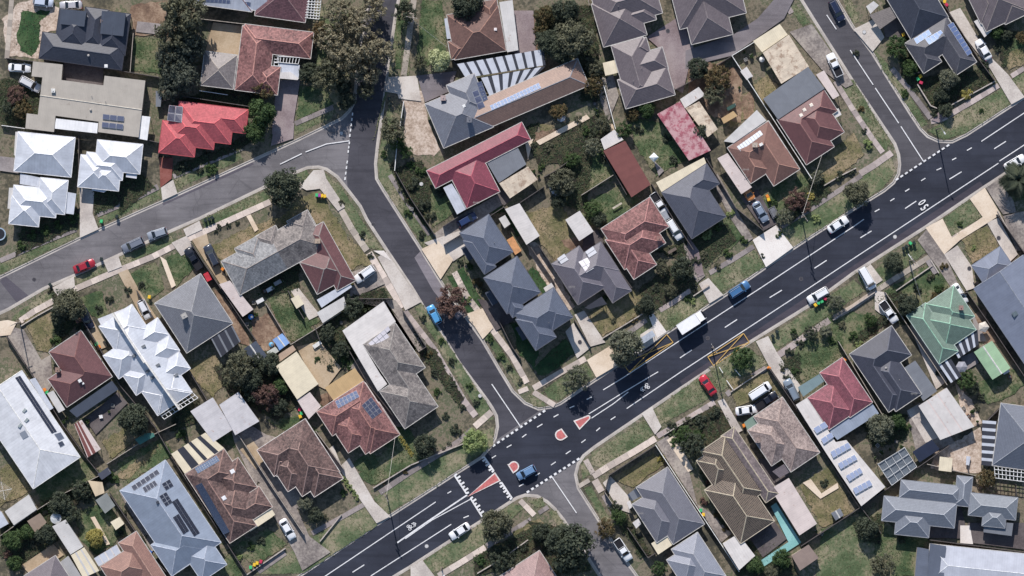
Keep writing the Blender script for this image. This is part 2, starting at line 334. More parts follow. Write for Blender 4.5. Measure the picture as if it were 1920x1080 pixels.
# grass verges between kerb and footpath
lay("verge", 'verge',
 (0,514, 145,444, 143,432, 0,492), (183,424, 325,360, 318,345, 183,405), (331,355, 455,298, 448,283, 326,335), (548,255, 622,220, 625,205, 550,235), (565,225, 640,190, 655,165, 655,20, 600,20, 590,150),
 (700,262, 735,145, 752,20, 770,0, 752,0, 745,30, 734,105, 728,150), (712,275, 708,310, 712,340, 800,470, 812,440, 765,375, 735,320, 745,250, 730,190),
 (20,606, 28,590, 75,555, 100,545, 112,556, 60,578), (142,520, 192,502, 203,508, 145,533), (225,482, 320,442, 330,455, 230,498), (378,412, 500,356, 508,372, 385,428), (520,345, 575,318, 590,345, 520,370),
 (606,322, 640,350, 690,430, 720,470, 690,465, 640,390, 598,345), (735,525, 752,515, 768,542, 750,547), (775,572, 790,568, 915,760, 925,785, 905,790, 880,745),
 (480,1076, 600,998, 700,940, 707,985, 570,1075), (700,935, 860,828, 925,800, 925,835, 800,920, 722,965),
 (720,350, 795,440, 775,425, 795,470, 815,455, 740,330), (905,625, 915,618, 990,730, 975,735), (990,742, 1018,735, 1022,762, 1000,762), (1020,730, 1095,680, 1117,705, 1045,752, 1028,745),
 (1150,640, 1260,570, 1280,600, 1180,665), (1235,590, 1330,535, 1350,550, 1255,620), (1330,515, 1410,462, 1435,500, 1345,553), (1463,432, 1580,357, 1610,335, 1668,290, 1680,320, 1655,352, 1487,463),
 (1590,165, 1602,160, 1670,265, 1660,285, 1640,262), (1480,15, 1492,8, 1518,42, 1505,50), (1637,90, 1672,130, 1740,232, 1728,238, 1655,130), (1740,245, 1770,228, 1880,165, 1895,195, 1810,250, 1770,262), (1580,0, 1600,45, 1612,40, 1596,0),
 (1895,150, 1920,135, 1920,178), (1565,145, 1600,150, 1650,235, 1672,275, 1640,262),
 (795,1050, 900,982, 960,945, 985,950, 910,1020, 820,1072, 795,1072), (990,940, 1018,932, 1022,948, 1010,952), (1030,960, 1042,958, 1058,982, 1045,985),
 (1110,850, 1210,785, 1225,815, 1130,880, 1108,870), (1090,870, 1100,865, 1112,885, 1092,900), (1095,915, 1107,910, 1145,975, 1130,978), (1225,770, 1320,700, 1345,720, 1335,745, 1230,800), (1330,690, 1375,660, 1400,650, 1440,680, 1375,720, 1350,735),
 (1442,630, 1520,578, 1600,525, 1622,545, 1465,650, 1455,658), (1600,505, 1612,520, 1640,505, 1720,452, 1740,470, 1650,535, 1625,550), (1768,410, 1818,375, 1842,405, 1785,444), (1540,992, 1640,950, 1690,1010, 1690,1085, 1530,1085))
lay("gravel_yard", 'sand', (748,170, 792,170, 805,230, 824,282, 815,292, 775,290, 760,275, 755,200), (985,455, 1005,455, 1040,505, 1078,575, 1065,585, 1020,530), (5,35, 35,5, 60,0, 115,15, 112,55, 80,60, 75,110, 15,105), (1790,720, 1830,760, 1840,795, 1815,805, 1800,760), (1750,850, 1840,800, 1840,890, 1745,880), (1180,400, 1200,430, 1180,425))
lay("lawn", 'lush', (38,25, 52,19, 65,24, 78,18, 95,20, 84,30, 75,42, 74,80, 66,97, 57,104, 40,97, 30,72, 37,45), (840,520, 870,500, 905,570, 880,590), (960,610, 985,590, 1010,660, 1000,690, 975,665), (1000,690, 1020,670, 1060,635, 1080,660, 1030,700, 1015,705), (985,515, 1000,500, 1035,545, 1022,555), (945,402, 957,395, 980,440, 968,445), (895,385, 930,372, 950,400, 920,400))
lay("lawn", 'green', (250,70, 308,75, 300,138, 245,132), (790,0, 830,0, 838,72, 835,110, 780,130), (755,40, 772,40, 765,140, 755,140), (745,40, 755,30, 752,130, 740,130), (563,160, 610,165, 625,195, 555,225), (790,330, 850,340, 850,400, 812,425),
 (1085,385, 1170,345, 1205,375, 1130,425, 1090,420), (1090,280, 1150,270, 1180,330, 1090,360), (1300,440, 1375,390, 1400,440, 1330,500, 1305,480), (1410,390, 1480,320, 1520,330, 1500,400, 1450,415), (1180,220, 1240,230, 1290,300, 1230,330, 1190,270),
 (1490,640, 1570,580, 1650,595, 1600,660, 1520,700, 1495,720), (1660,545, 1770,480, 1790,530, 1740,570, 1690,595), (1500,640, 1580,600, 1580,680, 1510,720), (1830,720, 1900,690, 1920,720, 1900,740, 1850,760), (1640,1000, 1740,1005, 1715,1080, 1640,1080),
 (670,890, 745,825, 790,860, 700,910), (660,870, 700,840, 720,890, 700,905), (500,600, 540,560, 590,620, 545,640), (500,560, 545,540, 560,570, 600,600, 545,642), (220,870, 300,820, 330,850, 240,905), (60,880, 150,860, 200,890, 80,960), (140,960, 200,940, 240,1000, 180,1040, 150,1010), (430,1030, 500,990, 540,1020, 480,1060), (385,1080, 430,1035, 455,1080),
 (240,515, 290,490, 310,540, 275,570), (300,490, 340,470, 365,500, 330,540), (140,560, 190,545, 205,590, 185,600), (500,790, 560,780, 600,810, 560,820), (360,830, 440,800, 480,840), (690,810, 760,790, 800,860, 740,850), (1880,60, 1920,80, 1920,120, 1880,120), (640,665, 700,640, 690,690, 660,700))
lay("lawn", 'dry', (45,600, 120,565, 130,600, 90,660, 70,655), (30,660, 40,650, 90,700, 80,720), (380,470, 460,430, 540,400, 560,430, 480,450, 420,490, 395,470), (560,370, 600,360, 660,460, 690,490, 650,510, 600,420, 530,410), (345,690, 400,665, 430,700, 400,745), (1530,305, 1600,250, 1620,290, 1560,340, 1540,350), (990,400, 1050,380, 1090,460, 1040,490, 1010,450), (1410,160, 1440,140, 1465,170, 1430,190), (1360,190, 1410,170, 1420,210, 1370,240), (1100,590, 1180,540, 1220,560, 1200,590, 1130,630),
 (1150,895, 1225,850, 1245,870, 1185,915), (1500,910, 1560,870, 1600,960, 1540,990), (1360,710, 1440,700, 1460,740, 1380,760), (1880,100, 1920,90, 1920,120, 1890,130), (190,830, 250,790, 260,820, 210,860), (0,880, 30,860, 60,920, 0,950), (960,1000, 1010,970, 1040,1000, 990,1030), (700,560, 720,545, 735,570, 715,565), (655,445, 690,480, 700,500, 680,500), (1010,235, 1100,230, 1110,250, 1030,290), (215,895, 300,830, 290,850, 240,900), (1800,440, 1822,430, 1850,480, 1822,492), (1825,430, 1850,425, 1875,465, 1845,480), (1755,640, 1800,615, 1810,640, 1770,660))
lay("bare_ground", 'dirt', (470,600, 510,585, 545,640, 500,660, 475,640), (400,540, 425,560, 460,620, 470,650, 445,640), (245,10, 315,0, 315,70, 250,65), (960,20, 1005,30, 1010,100, 965,90), (1290,110, 1390,130, 1390,230, 1340,220, 1290,180), (1330,120, 1360,115, 1350,135), (1390,180, 1410,170, 1415,215, 1395,225), (1820,590, 1845,580, 1870,640, 1850,650),  (990,250, 1060,240, 1060,275, 1000,290), (1050,450, 1100,440, 1120,470, 1080,480), (600,740, 640,730, 640,770, 605,770))
lay("garden_bed", 'bed', (0,150, 40,150, 75,180, 70,240, 0,235), (40,425, 145,385, 150,425, 30,480), (225,320, 265,325, 290,350, 225,400), (175,360, 225,350, 222,385, 178,402), (330,190, 470,150, 500,170, 470,210), (430,270, 490,240, 500,250, 440,285), (325,310, 430,275, 440,282, 330,330), (735,320, 790,300, 810,350, 800,420, 812,440, 760,380), (990,270, 1130,210, 1140,250, 1100,300, 1010,310), (1000,20, 1110,10, 1125,110, 1010,100), (1080,110, 1140,120, 1140,190, 1090,190),
 (1200,540, 1300,470, 1310,530, 1210,590), (1230,470, 1300,450, 1310,500), (1300,450, 1360,420, 1380,450, 1320,500), (1470,380, 1540,330, 1560,360, 1480,420), (1680,50, 1720,70, 1720,180, 1690,140), (1720,150, 1760,140, 1840,130, 1860,150, 1765,205, 1745,200), (1865,60, 1905,60, 1890,110, 1880,130), (1640,560, 1690,545, 1720,600, 1690,610), (1460,680, 1500,660, 1500,720, 1485,710), (1600,770, 1700,780, 1700,820, 1640,840), (1250,810, 1340,760, 1380,800, 1300,860), (1310,880, 1330,870, 1370,960, 1390,1000, 1350,980), (1140,950, 1170,960, 1220,1040, 1200,1045), (1380,1030, 1440,1000, 1500,1080, 1380,1080), (1600,980, 1660,960, 1650,1020, 1610,1010),
 (890,1045, 1000,985, 1020,1000, 980,1060, 890,1080), (990,975, 1060,990, 1110,1070, 1040,1075), (80,940, 190,890, 210,900, 110,970), (0,990, 100,960, 110,1010, 40,1060, 0,1040), (100,535, 145,560, 150,600, 100,650), (330,770, 360,750, 370,790, 320,810), (400,690, 520,650, 580,740, 520,790, 430,740), (590,640, 640,610, 690,650, 640,690, 600,680), (640,560, 720,540, 730,560, 650,605), (775,620, 815,655, 870,750, 860,760, 780,650), (960,250, 1010,230, 1000,265), (440,545, 470,590, 455,600), (480,530, 560,495, 560,540, 500,560), (600,580, 640,560, 660,590, 615,620), (1180,400, 1150,440, 1130,420), (1060,300, 1110,290, 1100,400, 1050,380), (220,1030, 270,1000, 290,1010), (1655,590, 1670,600, 1600,650, 1595,640))
# hard paving
lay("driveway", 'old', (20,612, 45,618, 78,675, 95,665, 100,720, 85,740, 60,705, 15,632), (505,895, 545,925, 580,1005, 620,1035, 567,1070, 552,1035, 515,970, 478,912), (660,510, 702,495, 722,532, 655,562), (812,440, 852,410, 937,363, 948,380, 830,458), (1280,452, 1300,475, 1322,517, 1307,530, 1290,500), (1345,325, 1362,355, 1385,400, 1412,447, 1400,455, 1370,410, 1335,340), (1280,862, 1290,875, 1307,945, 1330,960, 1372,1000, 1352,1017, 1230,830, 1252,817), (1480,60, 1522,45, 1600,158, 1585,165, 1540,130), (425,770, 500,815, 560,830, 560,860, 500,840, 480,915, 440,830), (447,815, 470,800, 600,920, 570,960, 480,900), (640,560, 730,580, 800,650, 785,660, 740,610, 720,560), (720,560, 742,563, 800,645, 790,655), (1700,770, 1740,750, 1790,830, 1720,860), (1720,450, 1737,430, 1775,485, 1802,545, 1790,550, 1760,505), (655,690, 690,650, 760,800, 740,800), (1112,150, 1150,140, 1160,180, 1140,230), (225,925, 240,915, 300,1020, 285,1035))
lay("driveway", 'conc', (150,352, 177,357, 174,400, 185,430, 150,446), (302,352, 325,337, 333,363, 305,376), (97,540, 139,518, 141,537, 110,556), (195,492, 222,479, 229,500, 203,510), (344,430, 374,414, 380,430, 350,444), (322,455, 350,442, 365,465, 340,480), (708,482, 725,472, 772,541, 790,566, 760,582, 745,550), (735,145, 782,142, 790,190, 748,185), (728,145, 748,143, 747,176, 722,172), (1060,622, 1075,605, 1107,652, 1082,672), (1077,590, 1095,582, 1135,642, 1107,650), (1310,532, 1328,521, 1356,553, 1330,569), (640,872, 655,858, 702,940, 732,968, 706,981, 612,845, 625,835), (1345,752, 1357,747, 1392,807, 1378,815), (1417,640, 1440,630, 1457,662, 1470,680, 1502,725, 1487,752, 1442,687), (1130,905, 1145,893, 1178,930, 1182,962, 1160,955), (1600,55, 1640,35, 1658,70, 1636,97), (1775,25, 1800,15, 1830,65, 1850,100, 1890,140, 1921,182, 1896,196, 1857,130, 1825,90), (1770,477, 1795,460, 1822,500, 1827,540, 1812,545), (1850,417, 1872,408, 1908,477, 1892,492), (1612,512, 1632,495, 1655,525, 1625,545), (770,1062, 792,1050, 815,1080, 770,1085), (1640,545, 1660,548, 1672,605, 1640,580), (1705,610, 1725,605, 1775,715, 1755,730), (1203,775, 1222,762, 1240,800, 1228,815), (795,455, 870,430, 880,470, 850,490), (1700,770, 1725,755, 1760,820, 1735,830), (545,545, 560,540, 600,590, 580,600))
lay("driveway", 'conc', (562,350, 588,319, 607,318, 612,335, 647,388, 634,396, 600,354, 575,357))
lay("driveway", 'cream', (790,467, 822,452, 850,487, 826,524), (1100,675, 1145,648, 1160,683, 1118,708), (870,590, 905,578, 925,615, 905,636, 890,612), (1735,427, 1767,410, 1785,446, 1842,407, 1818,373, 1846,352, 1876,402, 1848,420, 1800,450, 1770,477), (1250,825, 1265,815, 1300,880, 1290,885), (15,600, 0,602, 0,630, 20,628, 32,604))
lay("driveway", 'white', (1411,450, 1455,422, 1487,464, 1436,501), (1216,592, 1225,588, 1250,622, 1232,634), (720,470, 735,490, 700,470))
lay("driveway", 'tan', (222,512, 240,505, 262,545, 297,600, 272,607), (360,450, 388,438, 392,457, 415,505, 432,527, 417,538, 385,490), (155,565, 202,650, 184,657, 150,595), (400,42, 459,49, 451,110, 385,96), (470,820, 500,860, 480,880, 440,830), (40,1060, 100,1020, 120,1040, 60,1080), (556,650, 600,640, 640,690, 610,730, 590,720))
lay("driveway", 'pave', (520,150, 563,150, 550,232, 510,252, 512,220), (512,250, 552,230, 550,260, 508,274), (1212,70, 1290,20, 1300,90, 1280,175, 1262,165, 1235,90), (1288,440, 1310,470, 1320,515, 1308,520, 1290,480), (940,20, 1000,20, 1005,100, 960,100), (1745,225, 1765,205, 1780,215, 1760,230))
lay("driveway", 'asph', (782,142, 857,133, 842,172, 797,192), (1285,95, 1375,65, 1420,35, 1455,-5, 1490,-5, 1470,35, 1400,85, 1370,105, 1330,115, 1285,130))
lay("driveway", 'brick', (299,295, 325,296, 322,335, 301,352))
lay("driveway", 'dark', (1390,372, 1420,355, 1456,420, 1432,432), (895,560, 945,570, 965,600, 930,620), (930,362, 945,355, 960,375, 945,385), (1650,20, 1690,15, 1700,70, 1660,70), (1740,950, 1800,940, 1815,1010, 1742,1008), (1815,980, 1920,980, 1920,1030, 1800,1015), (120,115, 195,125, 193,160, 116,150), (160,785, 220,735, 240,755, 180,815), (1395,770, 1440,740, 1450,750, 1410,785), (1095,440, 1120,430, 1135,460, 1090,480), (1440,860, 1480,890, 1450,915, 1420,860), (1400,1000, 1450,975, 1475,1010, 1430,1045))
lay("driveway", 'white', (1800,985, 1818,985, 1824,1020, 1800,1018))
lay("driveway", 'old', (1848,352, 1884,328, 1892,345, 1905,398, 1880,402), (1880,405, 1925,395, 1925,470, 1905,470))
lay("lawn", 'green', (1880,345, 1890,328, 1925,306, 1925,372, 1898,374))
lay("pool_paving", 'teal', (1445,949, 1455,942, 1502,1017, 1432,1062, 1427,1050, 1478,1016))
lay("garden_path", 'cream', (1005,265, 1100,215, 1106,222, 1012,272), (300,480, 312,488, 330,535, 322,540), (462,405, 470,402, 485,430, 478,435), (1140,225, 1155,240, 1150,255), (1505,905, 1520,898, 1540,925, 1570,905, 1572,915, 1538,935), (170,970, 178,968, 207,1020, 200,1022), (985,270, 1000,260, 990,300))
lay("patio", 'gpath', (258,40, 303,45, 300,65, 255,60), (0,293, 38,297, 35,325, 0,320), (1385,955, 1395,950, 1400,970), (1735,490, 1745,485, 1760,510, 1750,515), (1225,300, 1245,320, 1235,330), (1820,580, 1850,640, 1830,640), (1800,670, 1825,660, 1835,680, 1810,695))
# footpaths, one slab after another
SLAB = {}
def footpath(mat, width, *pts):
    P = [W(*p) for p in pts]; root = struct(link("footpath", None, None)); root.location = (P[0].x, P[0].y, G); root.empty_display_size = 0.1
    wd_ = width * S; L = 1.5
    key = (mat, round(wd_, 2))
    for k in range(len(P) - 1):
        d = P[k + 1] - P[k]; n = max(1, round(d.length / L)); st = d.length / n; a = atan2(d.y, d.x)
        for i in range(n):
            kk = key + (round(st, 1),)
            if kk not in SLAB:
                b = MB(); b.box((0, 0, 0), (round(st, 1), wd_, 0.1)); SLAB[kk] = b.mesh("slab", MSL[mat])
            c = P[k] + d * ((i + 0.5) / n)
            o = link("slab", SLAB[kk], root); o.location = (c.x - P[0].x, c.y - P[0].y, 0.055 + 0.0018 * ((i * 7 + k * 3) % 11)); o.rotation_euler = (0, 0, a); o.scale = ((st - 0.02) / round(st, 1), 1, 1)
def m_slab(name, c):
    m, n = newmat(name); oi = n.new("ShaderNodeObjectInfo").outputs["Random"]; P = n.pos()
    col = n.mix(n.smooth(oi, 0.0, 1.0), lin(sc(c, 0.86)), lin(sc(c, 1.06))); col = n.mix(n.math('MULTIPLY', n.smooth(n.noise(1.2, 6, 0.7, P), 0.4, 0.7), 0.35), col, lin(sc(c, 0.72)))
    n.out(col, 0.9, 0.2); return m
MSL = dict(cream=m_slab("cream_slab", (212, 196, 184)), grey=m_slab("grey_slab", (150, 140, 136)), pink=m_slab("pink_slab", (186, 171, 165)), tan=m_slab("tan_slab", (184, 172, 158)))
footpath('cream', 11, (38,602), (65,583), (108,560), (145,540), (212,511), (287,481), (330,459), (392,430), (507,378))
footpath('tan', 13, (560,350), (602,330)); footpath('white' if 0 else 'tan', 12, (598,342), (640,394), (660,430), (688,470))
footpath('cream', 13, (692,474), (728,533), (755,577)); footpath('pink', 12, (758,583), (815,657), (870,752), (892,780))
footpath('grey', 9, (0,489), (72,458), (143,430)); footpath('grey', 11, (182,402), (240,378), (297,350)); footpath('grey', 9, (325,331), (390,305), (455,277)); footpath('grey', 9, (553,232), (590,216), (625,201))
footpath('tan', 11, (776,0), (770,45), (757,142)); footpath('grey', 9, (731,328), (760,374), (806,440))
footpath('cream', 11, (852,510), (875,555), (915,607), (960,667), (988,718)); footpath('cream', 11, (1000,728), (1050,699), (1098,672))
footpath('grey', 9, (1150,643), (1180,623), (1212,600)); footpath('pink', 9, (1237,582), (1262,567), (1306,536)); footpath('grey', 9, (1330,512), (1375,486), (1413,462)); footpath('grey', 9, (1465,425), (1520,392), (1575,356), (1615,329)); footpath('pink', 12, (1612,326), (1640,309), (1672,286))
footpath('pink', 10, (1655,286), (1637,262), (1600,207), (1566,152)); footpath('pink', 10, (1484,25), (1470,0)); footpath('grey', 10, (1672,128), (1705,168), (1745,222)); footpath('pink', 10, (1745,228), (1765,224), (1830,186), (1872,160)); footpath('pink', 9, (1896,143), (1920,128))
footpath('cream', 11, (822,1080), (865,1054), (910,1026)); footpath('grey', 10, (912,1024), (960,996), (996,974)); footpath('cream', 10, (1002,966), (975,938)); footpath('grey', 8, (1010,962), (1028,950))
footpath('grey', 10, (484,1072), (535,1036)); footpath('grey', 9, (585,1000), (640,970), (684,945)); footpath('grey', 10, (712,924), (765,888), (815,857), (862,826), (885,805)); footpath('cream', 12, (890,800), (922,772))
footpath('cream', 12, (1112,893), (1140,875), (1190,846), (1229,822)); footpath('cream', 10, (1112,888), (1098,862)); footpath('pink', 10, (1232,818), (1280,790), (1340,754)); footpath('grey', 10, (1362,740), (1385,722), (1436,690)); footpath('pink', 12, (1456,668), (1530,617), (1555,600)); footpath('tan', 10, (1562,597), (1600,575), (1650,540), (1745,480)); footpath('cream', 12, (1775,456), (1840,416))
footpath('cream', 13, (1115,900), (1128,922)); footpath('grey', 10, (1132,928), (1150,962)); footpath('tan', 8, (1085,912), (1105,900))
footpath('tan', 9, (13,110), (18,50), (22,0)); footpath('white' if 0 else 'cream', 10, (1000,735), (1040,760)); footpath('cream', 9, (972,735), (990,728))

# ------------------------------------------------------------------ painted markings
ZM = [0.018]
def paint(name, mat, *quads):
    mb = MB(); ZM[0] += 0.0015
    for q in quads: mb.face([(p.x, p.y, ZM[0]) for p in q])
    return struct(mb.build(name, mat))
def seg(x0, y0, x1, y1, w=0.16):
    a, b = W(x0, y0), W(x1, y1); d = (b - a).normalized(); n = Vector((-d.y, d.x, 0)) * w / 2
    return [a - n, b - n, b + n, a + n]
def line(w, *p): return [seg(p[i], p[i + 1], p[i + 2], p[i + 3], w) for i in range(0, len(p) - 2, 2)]
def path_band(w, p):
    P = [W(p[i], p[i + 1]) for i in range(0, len(p), 2)]; out = []; L = []; R = []
    for i, q in enumerate(P):
        d = (P[min(i + 1, len(P) - 1)] - P[max(i - 1, 0)]).normalized(); n = Vector((-d.y, d.x, 0)) * w / 2; L.append(q - n); R.append(q + n)
    return [[L[i], L[i + 1], R[i + 1], R[i]] for i in range(len(P) - 1)]
EDG = [(640,1060, 817,941), (560,1113.5, 640,1060), (695,1080, 846,983), (1131,731, 1167,709, 1280,635, 1426,540, 1600,425, 1620,411), (1175,766, 1280,695, 1517,540, 1600,485, 1872,306), (1874,302, 1920,272, 2100,153), (1840,265, 1920,212, 2100,92), (745,1017.5, 800,979, 876,928), (760,1010, 810,975, 882,936), (1104,776, 1170,735, 1234,697), (1109,784, 1150,757, 1178,735)]
for e in EDG: paint("edge_line", MW, *path_band(0.18 if e[0] > 746 or e[0] < 740 else 0.3, e))
for q in ((661,1073,683,1059), (1275,671,1297,656), (1359,614,1382,599), (1443,558,1466,544), (1527,503,1550,488), (1613,446,1634,433), (1697,391,1718,377), (1780,336,1803,322), (1864,279,1886,265)): paint("lane_dash", MW, seg(*q, 0.2))
for q in ((839,925,846,921), (922,859,930,854), (950,839,959,834), (979,820,987,814), (1007,801,1017,795), (1038,782,1047,777), (1068,765,1077,761), (1100,749,1110,744), (869,971,879,967), (973,912,982,907), (1004,892,1012,887), (1033,872,1042,866), (1061,851,1070,845), (1090,830,1098,824), (1118,808,1125,802), (1145,787,1154,781), (1640,397,1649,392), (1669,377,1677,372), (1697,359,1705,354), (1727,339,1735,334), (1756,319,1765,315), (1785,300,1793,296), (1813,282,1822,277)): paint("lane_dash", MW, seg(*q, 0.2))
def dashes(n, x0, y0, x1, y1, ln, w):
    for i in range(n):
        t = i / (n - 1); cx, cy = x0 + (x1 - x0) * t, y0 + (y1 - y0) * t; L = hypot(x1 - x0, y1 - y0); dx, dy = (x1 - x0) / L * ln / 2, (y1 - y0) / L * ln / 2
        paint("give_way_dash", MW, seg(cx - dx, cy - dy, cx + dx, cy + dy, w))
dashes(12, 926,835, 1020,771, 5.5, 0.42); dashes(12, 990,922, 1084,861, 5.5, 0.45); dashes(12, 1682,336, 1777,273, 6, 0.35)
dashes(5, 661,214, 656,254, 5.5, 0.26); dashes(3, 655,268, 653,284, 5, 0.26); dashes(4, 651,304, 647,335, 5.5, 0.26)
for e in ((1594,94, 1637,159), (1641,165, 1685,231), (1689,237, 1731,302), (1035,894, 1081,962), (922,720, 976,800), (525,308, 566,288), (573,285, 612,270, 655,264), (1550,28, 1568,55)): paint("centre_line", MW, *path_band(0.2, e))
def comb(x0, y0, x1, y1, tx, ty, n=7):
    qs = [seg(x0, y0, x1, y1, 0.34)]
    for i in range(n):
        t = (i + 0.1) / (n - 0.8); cx, cy = x0 + (x1 - x0) * t, y0 + (y1 - y0) * t; l = 1.0 if i % 2 else 0.62; a, b = W(cx, cy), W(cx + tx * l, cy + ty * l)
        d = (b - a).normalized(); nn = Vector((-d.y, d.x, 0)); qs.append([a - nn * 0.2, b - nn * 0.2, b + nn * 0.2, a + nn * 0.2])
    for k, q in enumerate(qs):
        paint("hump_marking", MW, q)
comb(852,891, 875,926, 7,-4.5); comb(882,934, 904,969, 7,-4.5); comb(907.5,856, 926,883, -6,4); comb(940,904, 960,934, -6,4)
for C4 in (((1250,627), (1262,642), (1180,698), (1168,682)), ((1394,625), (1405,642), (1338,686), (1327,669))):
    for a, b in ((0, 1), (1, 2), (2, 3), (0, 2), (1, 3)) + (((0, 3),) if C4[0][0] > 1300 else ()):
        paint("bus_zone_line", MY, seg(*C4[a], *C4[b], 0.15))
# the 50 and the two bicycle symbols
def glyph(name, cx, cy, ang, quads, sx, sy):
    a = radians(ang); o = W(cx, cy); e1 = Vector((cos(a), sin(a), 0)); e2 = Vector((-sin(a), cos(a), 0)); mb = MB(); ZM[0] += 0.002
    for q in quads:
        pts = [o + e1 * (x * sx) + e2 * (y * sy) for x, y in q]; mb.face([(p.x, p.y, ZM[0]) for p in pts]); ZM[0] += 0.0004
    struct(mb.build(name, MW))
def stroke(p, w):
    out = []
    for i in range(len(p) - 1):
        a, b = Vector(p[i]), Vector(p[i + 1]); d = (b - a).normalized(); n = Vector((-d.y, d.x)) * w / 2; out.append([a - n - d * 0.02, b - n + d * 0.02, b + n + d * 0.02, a + n - d * 0.02])
    return out
def ringp(cx, cy, rx, ry, w, n=14, a0=0, a1=360):
    out = []
    for i in range(n):
        t0, t1 = radians(a0 + (a1 - a0) * i / n), radians(a0 + (a1 - a0) * (i + 1) / n)
        out.append([(cx + rx * cos(t0), cy + ry * sin(t0)), (cx + rx * cos(t1), cy + ry * sin(t1)), (cx + (rx - w) * cos(t1), cy + (ry - w) * sin(t1)), (cx + (rx - w) * cos(t0), cy + (ry - w) * sin(t0))])
    return out
# reading from the lower right, characters stand with their top towards the lower left
glyph("speed_numeral", 1734, 388, 124, stroke([(0.5, 1), (-0.5, 1), (-0.5, 0.15), (0.15, 0.2)], 0.4) + ringp(0.0, -0.35, 0.6, 0.66, 0.4, 12, 90, -150), 0.54, 0.85)
glyph("speed_numeral", 1728.5, 379.5, 124, ringp(0, 0, 0.66, 1.0, 0.38, 18), 0.54, 0.9)
BIKE = ringp(-0.55, -0.35, 0.5, 0.5, 0.17, 12) + ringp(0.55, -0.35, 0.5, 0.5, 0.17, 12) + stroke([(-0.55, -0.35), (-0.2, 0.35), (0.4, 0.3), (0.0, -0.35), (-0.55, -0.35)], 0.14) + stroke([(0.55, -0.35), (0.35, 0.5), (0.6, 0.55)], 0.14) + stroke([(-0.3, 0.5), (0, 0.5)], 0.16)
CHEV = stroke([(-0.75, 0.9), (0, 1.5), (0.75, 0.9)], 0.22) + stroke([(-0.75, 1.4), (0, 2.0), (0.75, 1.4)], 0.22)
glyph("bicycle_symbol", 769, 988, -57, BIKE + CHEV, 0.6, 0.7); glyph("bicycle_symbol", 1212, 725, 123, BIKE + CHEV, 0.6, 0.7)
# raised traffic islands
def island(label, pts):
    P = [W(*p) for p in pts]; c = sum(P, Vector()) / len(P); r = empty("traffic_island", (c.x, c.y, 0.0))
    mb = MB(); mb.prism(P, 0.0, 0.13); shift(mb, (c.x, c.y, 0)).build("kerb_edge", MW2, r)
    mb = MB(); mb.prism(offs(P, 0.26), 0.1, 0.142); shift(mb, (c.x, c.y, 0)).build("infill", m_plain((206, 112, 108), 0.85, 0.2, 0, 0.12), r)
    thing(r, label, "traffic island", "red splitter islands")
MW2 = m_plain((222, 214, 210), 0.8, 0.2)
def arc(cx, cy, r, a0, a1, n=9): return [(cx + r * cos(radians(a0 + (a1 - a0) * i / (n - 1))), cy - r * sin(radians(a0 + (a1 - a0) * i / (n - 1)))) for i in range(n)]
island("long pointed red island between the two halves of the road hump", [(876, 932), (928, 885), (939, 901.5)])
island("small rounded red island beside the blue car in the junction", [(951, 870.5), (962, 888)] + arc(963.5, 874.5, 10, -50, 150))
island("broad red wedge island on the uphill side of the junction", [(1075, 789), (1103, 778), (1107, 780), (1107, 785), (1086.5, 806)])
island("small rounded red island nearest the wedge-shaped red island", [(1053, 803), (1064.5, 819)] + arc(1051, 815.5, 10.5, 310 - 360, 130 - 360))
# ------------------------------------------------------------------ houses
HOUSES = []      # (short phrase, px, py, height function)
def rect_local(r, th, ez):
    c, s = cos(radians(th)), sin(radians(th))
    if r[0] == 'o':
        x, y, u, v = r[1:5]; a = W(x, y, ez); k = S * (1 - ez / H); la = (a.x * c + a.y * s, -a.x * s + a.y * c); lb = (la[0] + u * k, la[1] - v * k)
    else:
        a, b = W(r[0], r[1], ez), W(r[2], r[3], ez); la = (a.x * c + a.y * s, -a.x * s + a.y * c); lb = (b.x * c + b.y * s, -b.x * s + b.y * c)
    return [min(la[0], lb[0]), min(la[1], lb[1]), max(la[0], lb[0]), max(la[1], lb[1])]
WINM = {}
def win_mesh(k):
    if not WINM:
        f = MB(); f.box((0, 0.03, 0.66), (1.6, 0.1, 0.08)); f.box((0, 0.03, -0.66), (1.7, 0.16, 0.08)); f.box((-0.77, 0.03, 0), (0.07, 0.1, 1.24)); f.box((0.77, 0.03, 0), (0.07, 0.1, 1.24)); f.box((0, 0.03, 0), (0.05, 0.09, 1.24)); WINM['f'] = f.mesh("window", FRAME)
        p = MB(); p.box((0, 0.012, 0), (1.46, 0.03, 1.24)); WINM['p'] = p.mesh("pane", GLASS)
        d = MB(); d.box((0, 0.03, 0), (0.92, 0.07, 2.05)); WINM['d'] = d.mesh("door", m_plain((96, 60, 50), 0.5)); h = MB(); h.box((0.36, 0.09, 0), (0.05, 0.06, 0.14)); WINM['h'] = h.mesh("handle", STEEL)
    return WINM[k]
